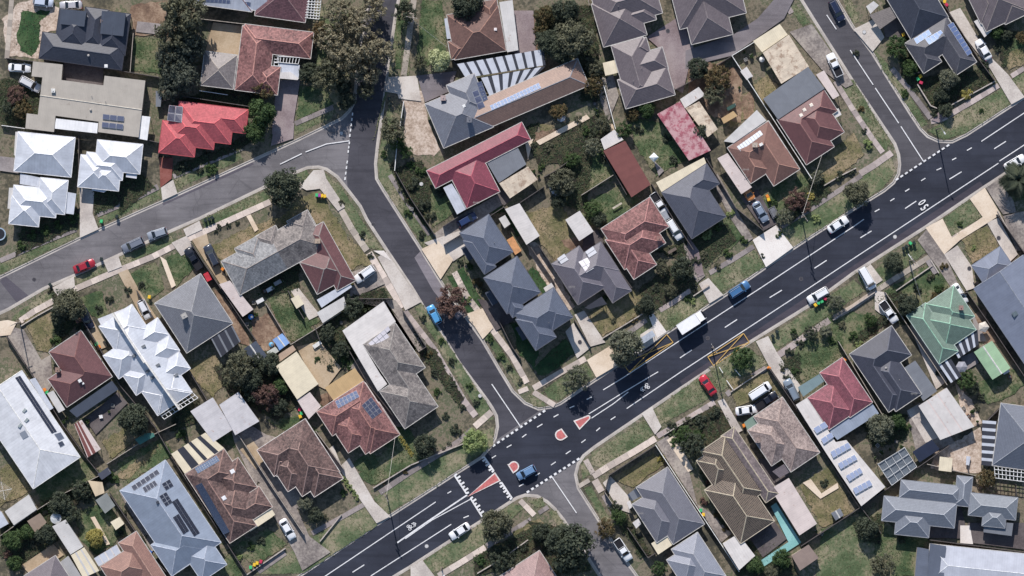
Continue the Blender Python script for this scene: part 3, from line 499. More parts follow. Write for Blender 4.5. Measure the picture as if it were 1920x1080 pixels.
def house(phrase, label, th, rects, mat, ez=2.75, pitch=25, gut=(200, 196, 190), wall=0, name="house", cap=None, capc=None, low=0):
    t = radians(th); c, s = cos(t), sin(t); tn = tan(radians(pitch))
    toW = lambda u, v, z: Vector((u * c - v * s, u * s + v * c, z))
    RL = []
    for i, r in enumerate(rects):
        L = rect_local(r[:5] if r[0] == 'o' else r[:4], th, ez); ex = r[5:] if r[0] == 'o' else r[4:]
        gb = ex[0] if ex and isinstance(ex[0], str) else ''; m = next((e for e in ex if not isinstance(e, str)), None)
        RL.append((L, gb, i * 0.018, m))
    cx = sum((R[0][0] + R[0][2]) / 2 for R in RL) / len(RL); cy = sum((R[0][1] + R[0][3]) / 2 for R in RL) / len(RL)
    base = toW(cx, cy, G); root = empty("house" if name == "house" else name, base)
    def rh(k, u, v):
        (u0, v0, u1, v1), gb, dz, _ = RL[k]
        if not (u0 <= u <= u1 and v0 <= v <= v1): return -1
        hz = (u1 - u0) >= (v1 - v0); ds = []
        if hz or not gb:  ds += [v - v0, v1 - v]
        if (not hz) or not gb: ds += [u - u0, u1 - u]
        if gb:
            if hz:
                if 'l' not in gb: ds.append(u - u0)
                if 'r' not in gb: ds.append(u1 - u)
            else:
                if 'b' not in gb: ds.append(v - v0)
                if 't' not in gb: ds.append(v1 - v)
        return ez + tn * min(ds) - dz
    hf = lambda x, y: max(rh(k, x * c + y * s, -x * s + y * c) for k in range(len(RL)))
    mats = [mat]; roof = MB(); CAPS = []; wl_ = MB(); gu = MB(); wins = []
    for k, (L, gb, dz, m) in enumerate(RL):
        u0, v0, u1, v1 = L; hz = (u1 - u0) >= (v1 - v0); w = min(u1 - u0, v1 - v0) / 2; hh = w * tn; z = ez - dz
        mi = 0
        if m is not None:
            if m not in mats: mats.append(m)
            mi = mats.index(m)
        a, b, d, e = (u0, v0), (u1, v0), (u1, v1), (u0, v1)
        if hz:
            r0 = (u0 if 'l' in gb else u0 + w, (v0 + v1) / 2); r1 = (u1 if 'r' in gb else u1 - w, (v0 + v1) / 2)
            F = [([a, b, r1, r0], 'v', v0, 1, (0, 0, 1, 1)), ([d, e, r0, r1], 'v', v1, -1, (0, 0, 1, 1)), ([b, d, r1], 'u', u1, -1, (0, 0, 1)), ([e, a, r0], 'u', u0, 1, (0, 0, 1))]
        else:
            r0 = ((u0 + u1) / 2, v0 if 'b' in gb else v0 + w); r1 = ((u0 + u1) / 2, v1 if 't' in gb else v1 - w)
            F = [([b, d, r1, r0], 'u', u1, -1, (0, 0, 1, 1)), ([e, a, r0, r1], 'u', u0, 1, (0, 0, 1, 1)), ([a, b, r0], 'v', v0, 1, (0, 0, 1)), ([d, e, r1], 'v', v1, -1, (0, 0, 1))]
        ck = cos(radians(pitch))
        for pts, ax, o, sg, hi in F:
            P = [toW(p[0], p[1], z + hh * q) for p, q in zip(pts, hi)]
            uv = [((p[0] if ax == 'v' else p[1]), abs((p[1] if ax == 'v' else p[0]) - o) / ck) for p in pts]
            roof.face(P, uv, mi)
        roof.face([toW(p[0], p[1], z - 0.03) for p in (e, d, b, a)], None, mi)
        for p, q in ((a, b), (b, d), (d, e), (e, a)):
            roof.face([toW(*p, z - 0.03), toW(*q, z - 0.03), toW(*q, z), toW(*p, z)], None, mi)
            P, Q = toW(*p, z), toW(*q, z); dv = (Q - P).normalized(); nn = Vector((dv.y, -dv.x, 0)); P2, Q2 = P - dv * 0.06, Q + dv * 0.06
            lo, hi_ = z - 0.2 - k * 0.004, z + 0.012
            A_, B_ = P2 + nn * 0.005, Q2 + nn * 0.005; C2, D2 = Q2 + nn * 0.12, P2 + nn * 0.12
            gu.prism([A_, B_, C2, D2], lo, hi_)
        # ridge and hip cappings, only where this roof is the one on top
        for p, q, zp, zq in [(r0, r1, hh, hh)] + [(x, y, 0, hh) for x, y in ((a, r0), (e, r0) if hz else (b, r0), (b, r1) if hz else (d, r1), (d, r1) if hz else (e, r1))]:
            ln = hypot(q[0] - p[0], q[1] - p[1])
            if ln < 0.3: continue
            n = max(2, int(ln / 0.5)); run = None
            for i in range(n + 1):
                f = (i + 0.5) / n; ok = False
                if i < n:
                    u, v = p[0] + (q[0] - p[0]) * f, p[1] + (q[1] - p[1]) * f; own = z + zp + (zq - zp) * f
                    ok = all(rh(j, u, v) < own - 0.05 for j in range(len(RL)) if j != k)
                if ok and run is None: run = i / n
                if not ok and run is not None:
                    f0, f1 = run, i / n; A2 = toW(p[0] + (q[0] - p[0]) * f0, p[1] + (q[1] - p[1]) * f0, z + zp + (zq - zp) * f0); B2 = toW(p[0] + (q[0] - p[0]) * f1, p[1] + (q[1] - p[1]) * f1, z + zp + (zq - zp) * f1)
                    dd = (B2 - A2); dh = Vector((dd.x, dd.y, 0)).normalized(); nn = Vector((-dh.y, dh.x, 0)) * 0.11; up = Vector((0, 0, 0.045)); dn = Vector((0, 0, -0.03))
                    caps = MB(); CAPS.append(caps); caps.face([A2 + nn + dn, B2 + nn + dn, B2 + up, A2 + up]); caps.face([A2 + up, B2 + up, B2 - nn + dn, A2 - nn + dn]); caps.face([A2 - nn + dn, A2 + nn + dn, A2 + up]); caps.face([B2 + nn + dn, B2 - nn + dn, B2 + up]); run = None
        i_ = 0.45 + k * 0.004; uc, vc = (u0 + u1) / 2, (v0 + v1) / 2
        wl_.prism([toW(u0 + i_, v0 + i_, 0), toW(u1 - i_, v0 + i_, 0), toW(u1 - i_, v1 - i_, 0), toW(u0 + i_, v1 - i_, 0)], G - 0.05, z - 0.04)
        for gable, pts in (('l', (e, a, r0)), ('r', (b, d, r1)), ('b', (a, b, r0)), ('t', (d, e, r1))):
            if gable in gb: wl_.face([toW(p[0] , p[1], z + (hh - 0.05 if n_ == 2 else -0.05)) for n_, p in enumerate(pts)])
        for (pu, pv, nx, ny) in ((uc, v0 + i_, 0, -1), (uc, v1 - i_, 0, 1), (u0 + i_, vc, -1, 0), (u1 - i_, vc, 1, 0)):
            q = (pu + nx * 0.6, pv + ny * 0.6)
            if not any(L2[0] - .3 < q[0] < L2[2] + .3 and L2[1] - .3 < q[1] < L2[3] + .3 for j, (L2, *_) in enumerate(RL) if j != k) and ((u1 - u0) if ny else (v1 - v0)) > 3.5: wins.append((pu, pv, nx, ny, z))
    rf = shift(roof, base).build("roof", mats, root)
    rc = capc or tuple(min(255, x * 1.0) for x in cap or (150, 140, 135))
    for caps in CAPS: shift(caps, base).build("ridge_cap", m_plain(rc, 0.85, 0.2, 0, 0.15), rf)
    shift(gu, base).build("gutter", m_plain(gut, 0.6, 0.3), rf)
    shift(wl_, base).build("wall", WALLS[wall % len(WALLS)], root)
    for i, (pu, pv, nx, ny, z) in enumerate(wins[:6]):
        rz = t + atan2(ny, nx) - pi / 2
        for lev in ([1.55] if ez < 4 else [1.5, ez - 1.15]):
            if i == 0 and lev < 2:
                p = toW(pu, pv, 1.03 + G); dr = link("door", win_mesh('d'), root, p - base, rz); link("handle", win_mesh('h'), dr)
            else:
                p = toW(pu, pv, lev + G); w_ = link("window", win_mesh('f'), root, p - base, rz); link("pane", win_mesh('p'), w_)
    pc = (base.x / S / (1 - ez / H) + 960, 540 - base.y / S / (1 - ez / H))
    thing(root, label, "house" if name == "house" else name.replace('_', ' '))
    Hs = dict(root=root, roof=rf, hf=hf, base=base, phrase=phrase, px=pc, th=t, ez=ez); HOUSES.append(Hs); return Hs
# extra roof pieces -------------------------------------------------------------
PV = None
def m_pv(c, frame=(150, 155, 165), cells=True):
    key = ("pv", c)
    if key not in MATS:
        m, n = newmat("solar_cells"); uv = n.new("ShaderNodeUVMap").outputs[0]; sp = n.new("ShaderNodeSeparateXYZ"); n.l.new(uv, sp.inputs[0])
        g = n.math('MAXIMUM', n.math('LESS_THAN', n.math('FRACT', n.math('MULTIPLY', sp.outputs[0], 6)), 0.07), n.math('LESS_THAN', n.math('FRACT', n.math('MULTIPLY', sp.outputs[1], 10)), 0.06))
        n.out(n.mix(n.math('MULTIPLY', g, 0.35), lin(c), lin(frame)), 0.45, 0.3); MATS[key] = m
    return MATS[key]
PVF = m_plain((176, 180, 188), 0.4, 0.5, 0.2)
def solar(hs, quad, nu, nv, c=(38, 46, 66), fr=None, skip=(), up=0.1, parent=None, name="solar_panel", gap=0.06, zf=None):
    q = [(quad[i], quad[i + 1]) for i in range(0, 8, 2)]; ez = hs['ez']
    hf = zf or hs['hf']; P = []
    for x, y in q:
        z = ez + 0.6
        for _ in range(4): p = W(x, y, z); hz = hf(p.x, p.y); z = (hz if hz > 0 else z)
        P.append(Vector((p.x, p.y, z + up)))
    nrm = (P[1] - P[0]).cross(P[3] - P[0]).normalized()
    if nrm.z < 0: nrm = -nrm
    bl = lambda a, b: (P[0] * (1 - a) + P[1] * a) * (1 - b) + (P[3] * (1 - a) + P[2] * a) * b
    du = (P[1] - P[0]).length / nu; dv = (P[3] - P[0]).length / nv; ga, gb_ = gap / 2 / max(du, .01) / nu, gap / 2 / max(dv, .01) / nv
    for i in range(nu):
        for j in range(nv):
            if (i, j) in skip: continue
            a0, a1, b0, b1 = i / nu + ga, (i + 1) / nu - ga, j / nv + gb_, (j + 1) / nv - gb_
            C = [bl(a0, b0), bl(a1, b0), bl(a1, b1), bl(a0, b1)]; ctr = sum(C, Vector()) / 4; I = [ctr + (k - ctr) * 0.93 + nrm * 0.004 for k in C]
            mb = MB(); T = [k for k in C]; Bt = [k - nrm * 0.045 for k in C]
            mb.face(I, [(0, 0), (1, 0), (1, 1), (0, 1)], 0); mb.face(T, None, 1); mb.face(Bt[::-1], None, 1)
            for k in range(4): l = (k + 1) % 4; mb.face([Bt[k], Bt[l], T[l], T[k]], None, 1)
            shift(mb, ctr); mb.mi = mb.mi
            o = mb.build(name, [m_pv(c), fr or PVF], parent or hs['roof']); o.location = ctr - hs['base'] if parent is None else ctr - hs['base']
def bit(hs, kind, px, py, sz=(0.5, 0.5, 0.7), col=(170, 165, 160), rz=0):
    z = hs['ez'] + 0.6
    for _ in range(4): p = W(px, py, z); h = hs['hf'](p.x, p.y); z = h if h > 0 else hs['ez']
    mb = MB()
    if kind == 'vent':
        mb.lathe([(0.001, 0.42), (0.2, 0.36), (0.26, 0.24), (0.2, 0.12), (0.13, 0.1), (0.13, -0.25)], 10)
    elif kind == 'dish':
        mb.tube((0, 0, -0.1), (0, 0, 1.0), 0.025, n=5); mb.tube((-0.7, 0, 0.95), (0.7, 0, 1.0), 0.03, n=5)
        for k in range(5): mb.tube((-0.55 + k * 0.27, -0.3, 0.98), (-0.55 + k * 0.27, 0.3, 0.98), 0.02, n=4)
    elif kind == 'pipe': mb.tube((0, 0, -0.1), (0, 0, 0.5), 0.06, n=8)
    elif kind == 'skylight':
        mb.box((0, 0, 0.08), (sz[0], sz[1], 0.2), rz); mb.box((0, 0, 0.2), (sz[0] * 0.82, sz[1] * 0.82, 0.06), rz)
    else:
        mb.box((0, 0, sz[2] / 2 - 0.3), (sz[0], sz[1], sz[2] + 0.6), rz); mb.box((0, 0, sz[2] + 0.04), (sz[0] * 1.2, sz[1] * 1.2, 0.09), rz); mb.tube((0, 0, sz[2] + 0.08), (0, 0, sz[2] + 0.28), 0.09, n=8)
    nm = {'vent': 'roof_vent', 'dish': 'antenna', 'pipe': 'flue', 'skylight': 'skylight'}.get(kind, kind)
    o = mb.build(nm, m_plain(col, 0.6), hs['roof']); o.location = Vector((p.x, p.y, z)) - hs['base']
POSTM = {}
def flat_mesh(pts, z, mat, walls, slope, uvk, th=0.12):
    P = [W(*p, z) for p in pts]; c = sum(P, Vector()) / len(P); d = (P[1] - P[0]).normalized(); e = Vector((-d.y, d.x, 0)); zf = lambda p: z + slope * ((p - c).dot(e))
    uvd = d if uvk == 0 else e
    mb = MB(); mb.prism(P, lambda p: zf(p) - th, zf, 0, uvd); return P, c, mb, zf
def flat(hs, mat, *xy, z=2.5, walls=False, slope=0.03, uvk=0, label=None, name="veranda", strips=None, phrase=None, wallm=1, cat=None, ridge=False):
    """a skillion or flat roof: a part of house hs, or a thing of its own when hs is None"""
    pts = [(xy[i], xy[i + 1]) for i in range(0, len(xy), 2)]
    P, c, mb, zf = flat_mesh(pts, z, mat, walls, slope, uvk)
    base = Vector((c.x, c.y, G)); par = None; off = base
    if hs is None: root = empty(name, base); par = root; rn = "roof"
    else: par = hs['root']; rn = name; off = hs['base']
    if ridge:
        # a low gable along the long middle line of the quad
        mb = MB(); A, B, C3, D = P; m0, m1 = (A + B) / 2, (C3 + D) / 2; hgt = (B - A).length / 2 * 0.2
        m0 = m0 + Vector((0, 0, hgt)); m1 = m1 + Vector((0, 0, hgt)); l0 = (A - B).length / 2; l1 = (D - A).length
        mb.face([A, m0, m1, D], [(0, 0), (0, l0), (l1, l0), (l1, 0)]); mb.face([B, C3, m1, m0], [(0, 0), (l1, 0), (l1, l0), (0, l0)]); mb.face([A, B, m0]); mb.face([C3, D, m1]); mb.face([D - Vector((0, 0, .06)), C3 - Vector((0, 0, .06)), B - Vector((0, 0, .06)), A - Vector((0, 0, .06))])
        cp = MB(); dd = (m1 - m0).normalized(); nn = Vector((-dd.y, dd.x, 0)) * 0.15; u_ = Vector((0, 0, 0.05)); cp.face([m0 + nn - u_ * .4, m1 + nn - u_ * .4, m1 + u_, m0 + u_]); cp.face([m0 + u_, m1 + u_, m1 - nn - u_ * .4, m0 - nn - u_ * .4])
    rf = shift(mb, off).build(rn, mat, par)
    if ridge: shift(cp, off).build("ridge_cap", m_plain((205, 203, 198), 0.6), rf)
    if strips:
        sm, fr = strips[0], strips[1:]
        A, B, C3, D = [Vector((p.x, p.y, zf(p) + 0.006)) for p in P[:4]]
        for f0, f1 in fr:
            s_ = MB(); q = [A.lerp(B, f0), A.lerp(B, f1), D.lerp(C3, f1), D.lerp(C3, f0)]; nn = Vector((0, 0, 0.03))
            s_.face([k + nn for k in q]); 
            for k in range(4): l = (k + 1) % 4; s_.face([q[k], q[l], q[l] + nn, q[k] + nn])
            shift(s_, off).build("roof_sheet", sm, rf)
    if walls:
        wl_ = MB(); wl_.prism(offs(P, 0.12), G - 0.05, lambda p: zf(p) - 0.125 if not ridge else z - 0.07); shift(wl_, off).build("wall" if hs is None else "room_wall", WALLS[wallm], par if hs is None else rf)
        if hs is None:
            L = max(range(4), key=lambda k: (P[(k + 1) % len(P)] - P[k]).length) if len(P) >= 4 else 0
            A, B = P[(L + 1) % len(P)], P[(L + 2) % len(P)]; m_ = (A + B) / 2; dd = (B - A).normalized(); nn = Vector((-dd.y, dd.x, 0)); nn = nn if (m_ - c).dot(nn) > 0 else -nn
            dm = MB(); dm.box((0, 0, 0), (min(2.4, (B - A).length * 0.5), 0.06, 1.9)); o = dm.build("door", m_plain((150, 150, 150), 0.6), par); o.location = m_ - nn * 0.1 - off + Vector((0, 0, G + 0.95 - m_.z)); o.rotation_euler = (0, 0, atan2(dd.y, dd.x))
    else:
        key = round(z, 1)
        if key not in POSTM: pm = MB(); pm.box((0, 0, (z - 0.12 - G) / 2), (0.1, 0.1, z - 0.12 - G)); POSTM[key] = pm.mesh("post", m_plain((170, 166, 160), 0.7))
        for p in offs(P, 0.2)[:8]: o = link("post", POSTM[key], par if hs is None else rf); o.location = Vector((p.x, p.y, G)) - off
    if hs is None:
        thing(root, label, cat or name.replace('_', ' ')); pc = (sum(p[0] for p in pts) / len(pts), sum(p[1] for p in pts) / len(pts))
        return dict(root=root, roof=rf, base=base, hf=lambda x, y: zf(Vector((x, y, 0))), ez=z, th=0)
    return rf
def lattice(hs, quad, nu, nv, z=2.6, col=(226, 226, 226), name="pergola", off=None, bw=0.12):
    P = [W(quad[i], quad[i + 1], z) for i in range(0, 8, 2)]; bl = lambda a, b: (P[0] * (1 - a) + P[1] * a) * (1 - b) + (P[3] * (1 - a) + P[2] * a) * b
    mb = MB()
    def beam(a, b, w, zz):
        d = (b - a); mb.box(((a.x + b.x) / 2, (a.y + b.y) / 2, zz), (d.length, w, 0.12), atan2(d.y, d.x))
    for i in range(nu + 1): beam(bl(i / nu, 0), bl(i / nu, 1), bw, z)
    for j in range(nv + 1): beam(bl(0, j / nv), bl(1, j / nv), bw, z + 0.125)
    pg = shift(mb, hs['base']).build(name, m_plain(col, 0.6), hs['root'])
    key = round(z, 1)
    if key not in POSTM: pm = MB(); pm.box((0, 0, (z - 0.12 - G) / 2), (0.1, 0.1, z - 0.12 - G)); POSTM[key] = pm.mesh("post", m_plain((170, 166, 160), 0.7))
    for p in P: link("post", POSTM[key], pg, Vector((p.x, p.y, G)) - hs['base'])
BLK_T = m_tile((62, 66, 76), 0.1); DKG = m_tile((88, 91, 102), 0.08); GRY = m_tile((118, 120, 126), 0.08); SLATE = m_tile((92, 100, 116), 0.07); REDM = m_tile((112, 72, 69), 0.26, (136, 94, 89), 0.35); BRNM = m_tile((82, 63, 58), 0.28, (110, 87, 80), 0.4)
BRN = m_tile((116, 86, 76), 0.12, None, 0.15); MAR = m_tile((112, 74, 72), 0.1); GBR = m_tile((112, 102, 104), 0.08); OLD = m_tile((112, 106, 103), 0.18, (138, 130, 124), 0.55); RED = m_tile((192, 90, 94), 0.1, None, 0.2); CRIM = m_tile((140, 68, 80), 0.1); ROSE = m_tile((142, 82, 90), 0.16, None, 0.3); GRN = m_tile((116, 138, 122), 0.08, None, 0.1); BAT = m_tile((58, 48, 42), 0.25, (84, 72, 62), 0.3, True)
WHT = m_metal((196, 201, 212), 0.6, 0, 0.1); WH2 = m_metal((212, 214, 220), 0.6, 0, 0.1); BLU = m_metal((140, 152, 170), 0.5); FLT = m_metal((176, 168, 156), 0.35, 0.1, 0.06, (140, 128, 114)); LGT = m_metal((204, 201, 198), 0.4, 0.06); CRM = m_metal((228, 214, 184), 0.4); CONC = m_metal((216, 210, 206), 0.5, 0.05); PNK = m_metal((214, 198, 192), 0.4, 0.1); GMT = m_metal((120, 124, 130), 0.4); RST = m_metal((206, 202, 204), 0.4, 0.12, 0.1, (168, 120, 92)); RUSTY = m_metal((220, 202, 178), 0.4, 0.45, 0.15, (150, 120, 96)); DKM = m_metal((70, 78, 90), 0.4); BRM = m_metal((128, 76, 68), 0.3); TANM = m_metal((196, 162, 112), 0.4); PEARL = m_metal((208, 210, 218), 0.5); GRS = m_metal((152, 186, 146), 0.4); DKT = m_metal((58, 60, 66), 0.4); SLB = m_metal((122, 130, 148), 0.5)
h = house("black tiled house", "black tiled house with stepped roofs beside a kidney-shaped lawn", -8, [(80,60,228,131), (112,16,166,100), (190,19,234,104), (160,13,194,95)], BLK_T, cap=(72,76,86), gut=(60,62,70)); bit(h, 'chimney', 193, 40, (0.7, 0.6, 0.9), (130, 110, 100)); bit(h, 'vent', 166, 104); bit(h, 'skylight', 199, 124, (0.7, 0.7), (225, 225, 225)); lattice(h, (237,27, 243,28, 240,56, 234,55), 1, 4, 2.5)
flat(h, DKM, 114,17, 162,21, 158,50, 112,45, z=4.1, slope=0.0, name="upper_roof", walls=True); flat(h, DKM, 191,20, 236,25, 231,68, 188,63, z=4.15, slope=0.0, name="upper_roof", walls=True)
h = flat(None, FLT, 62,115, 117.5,121, 115,150, 193.7,160, 196,142, 272.5,151, 260,257.5, 183.7,247.5, 185,228, 104,217, 101,247.5, 47.5,241, 50,212.5, 71,215, 79.5,145, 59,143, z=3.2, walls=True, slope=0.0, label="flat beige metal-roofed building with six solar panels below the black tiled house", name="house", cat="house"); HOUSES.append(dict(h, phrase="flat beige roof", px=(165,190)))
b_ = h; solar(h, (193,213.5, 233.5,218, 232.5,228, 192,223.5), 3, 1, (84, 92, 116), up=0.25); solar(h, (191.5,228.5, 232,233, 231,243, 190.5,238.5), 3, 1, (84, 92, 116), up=0.25)
flat(b_, m_metal((236,236,238), 0.6), 105,222, 184,231, 182,250, 102,241, z=3.0, name="skylight_canopy"); flat(b_, m_metal((236,236,238), 0.6), 265,217, 282,219, 276,263, 260,260, z=2.8, name="awning"); mb_ = MB(); a_, c_ = W(75,179,3.22), W(266,206,3.22); mb_.tube(a_, c_, 0.12, n=6); shift(mb_, b_['base']).build("ridge_cap", m_plain((190,184,172)), b_['roof']); bit(b_, 'pipe', 172,180); bit(b_, 'vent', 170,206); bit(b_, 'chimney', 100,170, (0.7,0.7,0.4), (215,214,210)); bit(b_, 'pipe', 198,190)
h = house("mottled red tile house", "mottled red tiled house around a white pergola beside the tall gums", -7, [(459,45,582,110), (455,48,502,176), (480,120,520,178)], REDM, cap=(196,140,128)); flat(h, WHT, 524,118, 562,122, 560,148, 522,143, z=2.5, name="carport_roof"); lattice(h, (515,105, 562,108, 559,120, 514,116), 8, 1); lattice(h, (515,105, 523,105, 521,149, 512,148), 1, 7); flat(h, CONC, 526,136, 545,135, 560,147, 558,150, 524,147, z=2.7, name="awning")
h = house("grey hipped garage", "grey hipped garage left of the mottled red tile house", -7, [(384,96,437,167)], m_tile((134,126,122), 0.12), cap=(170,160,150), name="garage")
h = house("white solar house", "white metal house with maroon tiled wing cut by the top edge", -8, [(365,-60,472,22,WHT), (440,-70,520,25,WHT), (488,-45,572,42)], m_tile((112,78,80), 0.2), pitch=20, cap=(150,120,118)); solar(h, (372,-6, 470,4, 469,12, 371,2), 13, 1, (92, 104, 134)); lattice(h, (574,-2, 602,-1, 598,36, 571,33), 5, 7)
h = house("bright red tiled house", "bright red tiled house with stepped hip roof on the corner street", -7, [(345,191,460,250), (336,190,432,270), (318,198,400,280), (305,226,364,294)], RED, cap=(226,104,108), gut=(190,80,84)); solar(h, (317,197, 343,200, 341,230, 313,226), 2, 2, (70, 70, 86))
for ph, lb, R in (("upper white villa", "upper left white metal-roofed villa of the three white villas", [(34,247,133,332), (38,290,70,325)]), ("right white villa", "white metal-roofed villa nearest the brick red driveway", [(183,262,262,326), (163,285,229,338), (152,290,203,356), (170,300,222,358)]), ("lower white villa", "lower left white metal-roofed villa nearest the kerb", [(76,333,121,402), (26,347,104,408), (22,366,72,425)])):
    h = house(ph, lb, -6, R, WHT, pitch=24, cap=(205,206,212), gut=(225,225,228), wall=3, capc=(226,227,232))
    if ph[0] == 'l': flat(h, WHT, 126,360, 143,363, 138,402, 121,400, z=2.5, name="awning"); flat(h, WHT, 38,325, 75,333, 74,351, 37,345, z=2.4, name="awning"); flat(h, LGT, 17,352, 26,352, 22,392, 14,391, z=2.4, name="awning")
    if ph[0] == 'u': flat(h, LGT, 29,247, 36,247, 34,293, 26,291, z=2.4, name="awning")
    if ph[0] == 'r': flat(h, PEARL, 172,345, 206,341, 204,354, 195,361, 172,357, z=2.4, name="awning"); flat(h, PEARL, 237,322, 257,326, 256,335, 236,332, z=2.4, name="awning")
# block between the left street, the centre street and the main road
h = house("long weathered grey house", "long weathered grey and maroon tiled L-shaped house on the corner", 29, [('o',415,490,102,72,'r',m_tile((126,128,130), 0.14, (146,146,146), 0.4)), ('o',504,440.7,84,72,'l'), (562,492,659,516,MAR), (606,416,632,545,MAR), ('o',440,466,52,60,m_tile((126,128,130), 0.14, (146,146,146), 0.4)), ('o',478,444,44,50), ('o',538,415,44,50)], OLD, cap=(150,140,134)); flat(h, WHT, 594,562, 654,528, 660,538, 603,577, z=2.5, name="veranda"); flat(h, LGT, 594,586, 645,556, 650,576, 605,606, z=2.4, name="carport_roof"); bit(h, 'chimney', 596,452, (0.9, 0.8, 0.8), (170, 150, 130))
flat(None, CRM, 545,560, 560,553, 570,570, 556,579, z=2.2, walls=True, name="shed", label="tiny cream shed beside the overgrown green yard")
flat(None, PNK, 411,533, 431,526, 475,580, 455,594, z=2.5, walls=True, slope=0.05, uvk=1, name="garage", label="long narrow pale pink garage roof beside the long weathered grey house"); flat(None, DKM, 457,654, 480,639, 501,667, 479,687, z=2.3, walls=True, ridge=True, name="shed", label="small dark grey gabled shed beside the olive backyard trees"); flat(None, m_metal((130,168,222), 0.3), 511,637, 529,625, 544,642, 524,657, z=1.8, walls=True, ridge=True, name="cubby_house", label="blue and white cubby house in the bare dirt yard"); flat(None, m_metal((200,204,196), 0.4), 500,660, 516,650, 524,658, 506,670, z=1.4, walls=True, name="shed", label="low pale green hutch beside the blue cubby house")
flat(None, CRM, 517,687, 556,659, 597,720, 557,749, z=3.0, walls=True, slope=0.04, uvk=1, name="garage", label="large cream metal garage behind the olive backyard trees"); flat(None, PNK, 557,750, 581,735, 602,762, 579,786, z=2.5, walls=True, slope=0.04, uvk=1, name="carport", label="pink metal carport joined to the large cream garage"); flat(None, m_metal((182,156,132), 0.4), 523,664, 549,647, 555,656, 517,684, z=2.2, name="lean_to", label="brown lean-to roof above the large cream garage")
flat(None, RST, 357,771, 399,745, 437,805, 400,829, z=2.8, walls=True, slope=0.05, uvk=1, name="shed", label="left rust-edged pale metal shed of the pair"); flat(None, RST, 411,759, 447,735, 486,790, 441,816, z=2.9, walls=True, slope=0.05, uvk=1, name="shed", label="right rust-edged pale metal shed of the pair")
h = house("grey hipped house", "plain grey hipped house with square chimney and dark pergola", 33, [(290,569,436,606)], GRY, cap=(150,150,152)); bit(h, 'chimney', 346,592, (1.0, 0.9, 1.3), (170, 166, 160), 0.5); flat(h, GMT, 394,632, 435,609, 451,640, 414,670, z=2.5, name="veranda", strips=(DKT, (0.06, 0.3), (0.38, 0.62), (0.7, 0.94)))
DUP = lambda u, v, w, l: ('o', 212 + u * 0.829 + v * 0.559, 587 - u * 0.559 + v * 0.829, w, l)
h = house("white duplex", "large white metal duplex with many cross gables and a party wall", 34, [DUP(*q) for q in ((-34,14,70,192), (-36,6,74,58), (-60,56,66,52), (-50,106,58,46), (-2,54,66,38), (-2,93,66,35), (-2,129,64,38), (-38,152,78,54))], WHT, ez=3.0, pitch=24, wall=3, capc=(228,229,234), gut=(222,222,226))
mb_ = MB()
for a_, c_ in (((212,587), (272,680)), ((274,678), (338,768))): P_, Q_ = W(*a_, 4), W(*c_, 4); d_ = Q_ - P_; mb_.box(((P_.x + Q_.x) / 2, (P_.y + Q_.y) / 2, 3.0 + a_[0] * 0.001), (d_.length, 0.3, 5.6), atan2(d_.y, d_.x))
shift(mb_, h['base']).build("party_wall", m_plain((222,218,212)), h['root']); lattice(h, (292,768, 356,731, 371,746, 308,786), 9, 3, 2.5); flat(h, PEARL, 183,598, 246,573, 253,586, 190,611, z=2.6, name="veranda")
for x, y in ((252,667), (269,650), (277,696), (296,685), (286,708), (330,704)): bit(h, 'skylight', x, y, (0.9, 0.6), (110, 116, 122), 0.55)
h = house("maroon tiled house", "maroon tiled house with dark rear veranda left of the white duplex", 34, [(92,660,210,706), (90,711,210,706)], MAR, cap=(134,92,86)); flat(h, DKM, 130,770, 210,714, 222,730, 144,783, z=2.4, name="veranda"); flat(h, DKM, 92,656, 122,640, 130,655, 98,674, z=2.5, name="porch"); bit(h, 'chimney', 109,693, (0.8, 0.8, 1.3), (150, 120, 105)); bit(h, 'skylight', 150,714, (0.7, 0.7), (235, 235, 235), 0.5); bit(h, 'skylight', 156,719, (0.4, 0.4), (235, 235, 235), 0.5); bit(h, 'pipe', 190,673)
flat(h, LGT, 88,738, 100,732, 122,768, 110,774, z=2.3, name="lean_to")
h = house("long white hall", "long white metal-roofed hall cut by the left edge with solar strip", 34, [(-47,754,150,857,'t')], WH2, ez=3.4, pitch=12, capc=(228,226,222), gut=(226,226,224), wall=3); solar(h, (28,708, 38,704, 107,809, 97,813), 2, 16, (34, 42, 60), fr=m_plain((40,46,58), 0.4)); solar(h, (101,814, 114,810, 121,821, 110,827), 1, 1, (90, 98, 114)); solar(h, (108,830, 117,826, 122,834, 113,839), 1, 1, (52, 60, 76)); solar(h, (36,812, 47,806, 54,818, 43,824), 1, 1, (130, 138, 150))
flat(h, WHT, 55,712, 66,708, 100,765, 92,770, z=3.0, name="awning"); bit(h, 'skylight', 50,788, (0.9, 0.6), (150, 160, 160), 0.9); bit(h, 'skylight', 38,798, (0.9, 0.6), (150, 160, 160), 0.9); bit(h, 'skylight', 46,770, (0.9, 0.6), (150, 160, 160), 0.9)
flat(None, PNK, 139,795, 153,787, 189,842, 164,858, z=2.4, name="carport", strips=(BRM, (0.05, 0.3), (0.4, 0.62)), label="striped pink and brown carport right of the long white hall"); flat(None, m_metal((70,126,112), 0.4), 253,824, 272,812, 288,812, 290,818, 262,834, z=2.1, walls=True, name="shed", label="small teal green shed under the round dark tree")
h = house("pale blue solar house", "pale blue-grey metal house with black solar arrays at the bottom", 34, [(225,920,414,1017), ('o',283,1022,86,70), ('o',345,1040,56,60)], BLU, capc=(172,180,196), gut=(190,196,206), wall=3); solar(h, (245.5,912, 294.5,879.5, 300,887.5, 251,920.5), 6, 1, (44, 50, 66)); solar(h, (266.5,914, 290,900, 296,909, 272.5,924.5), 4, 1, (44, 50, 66))
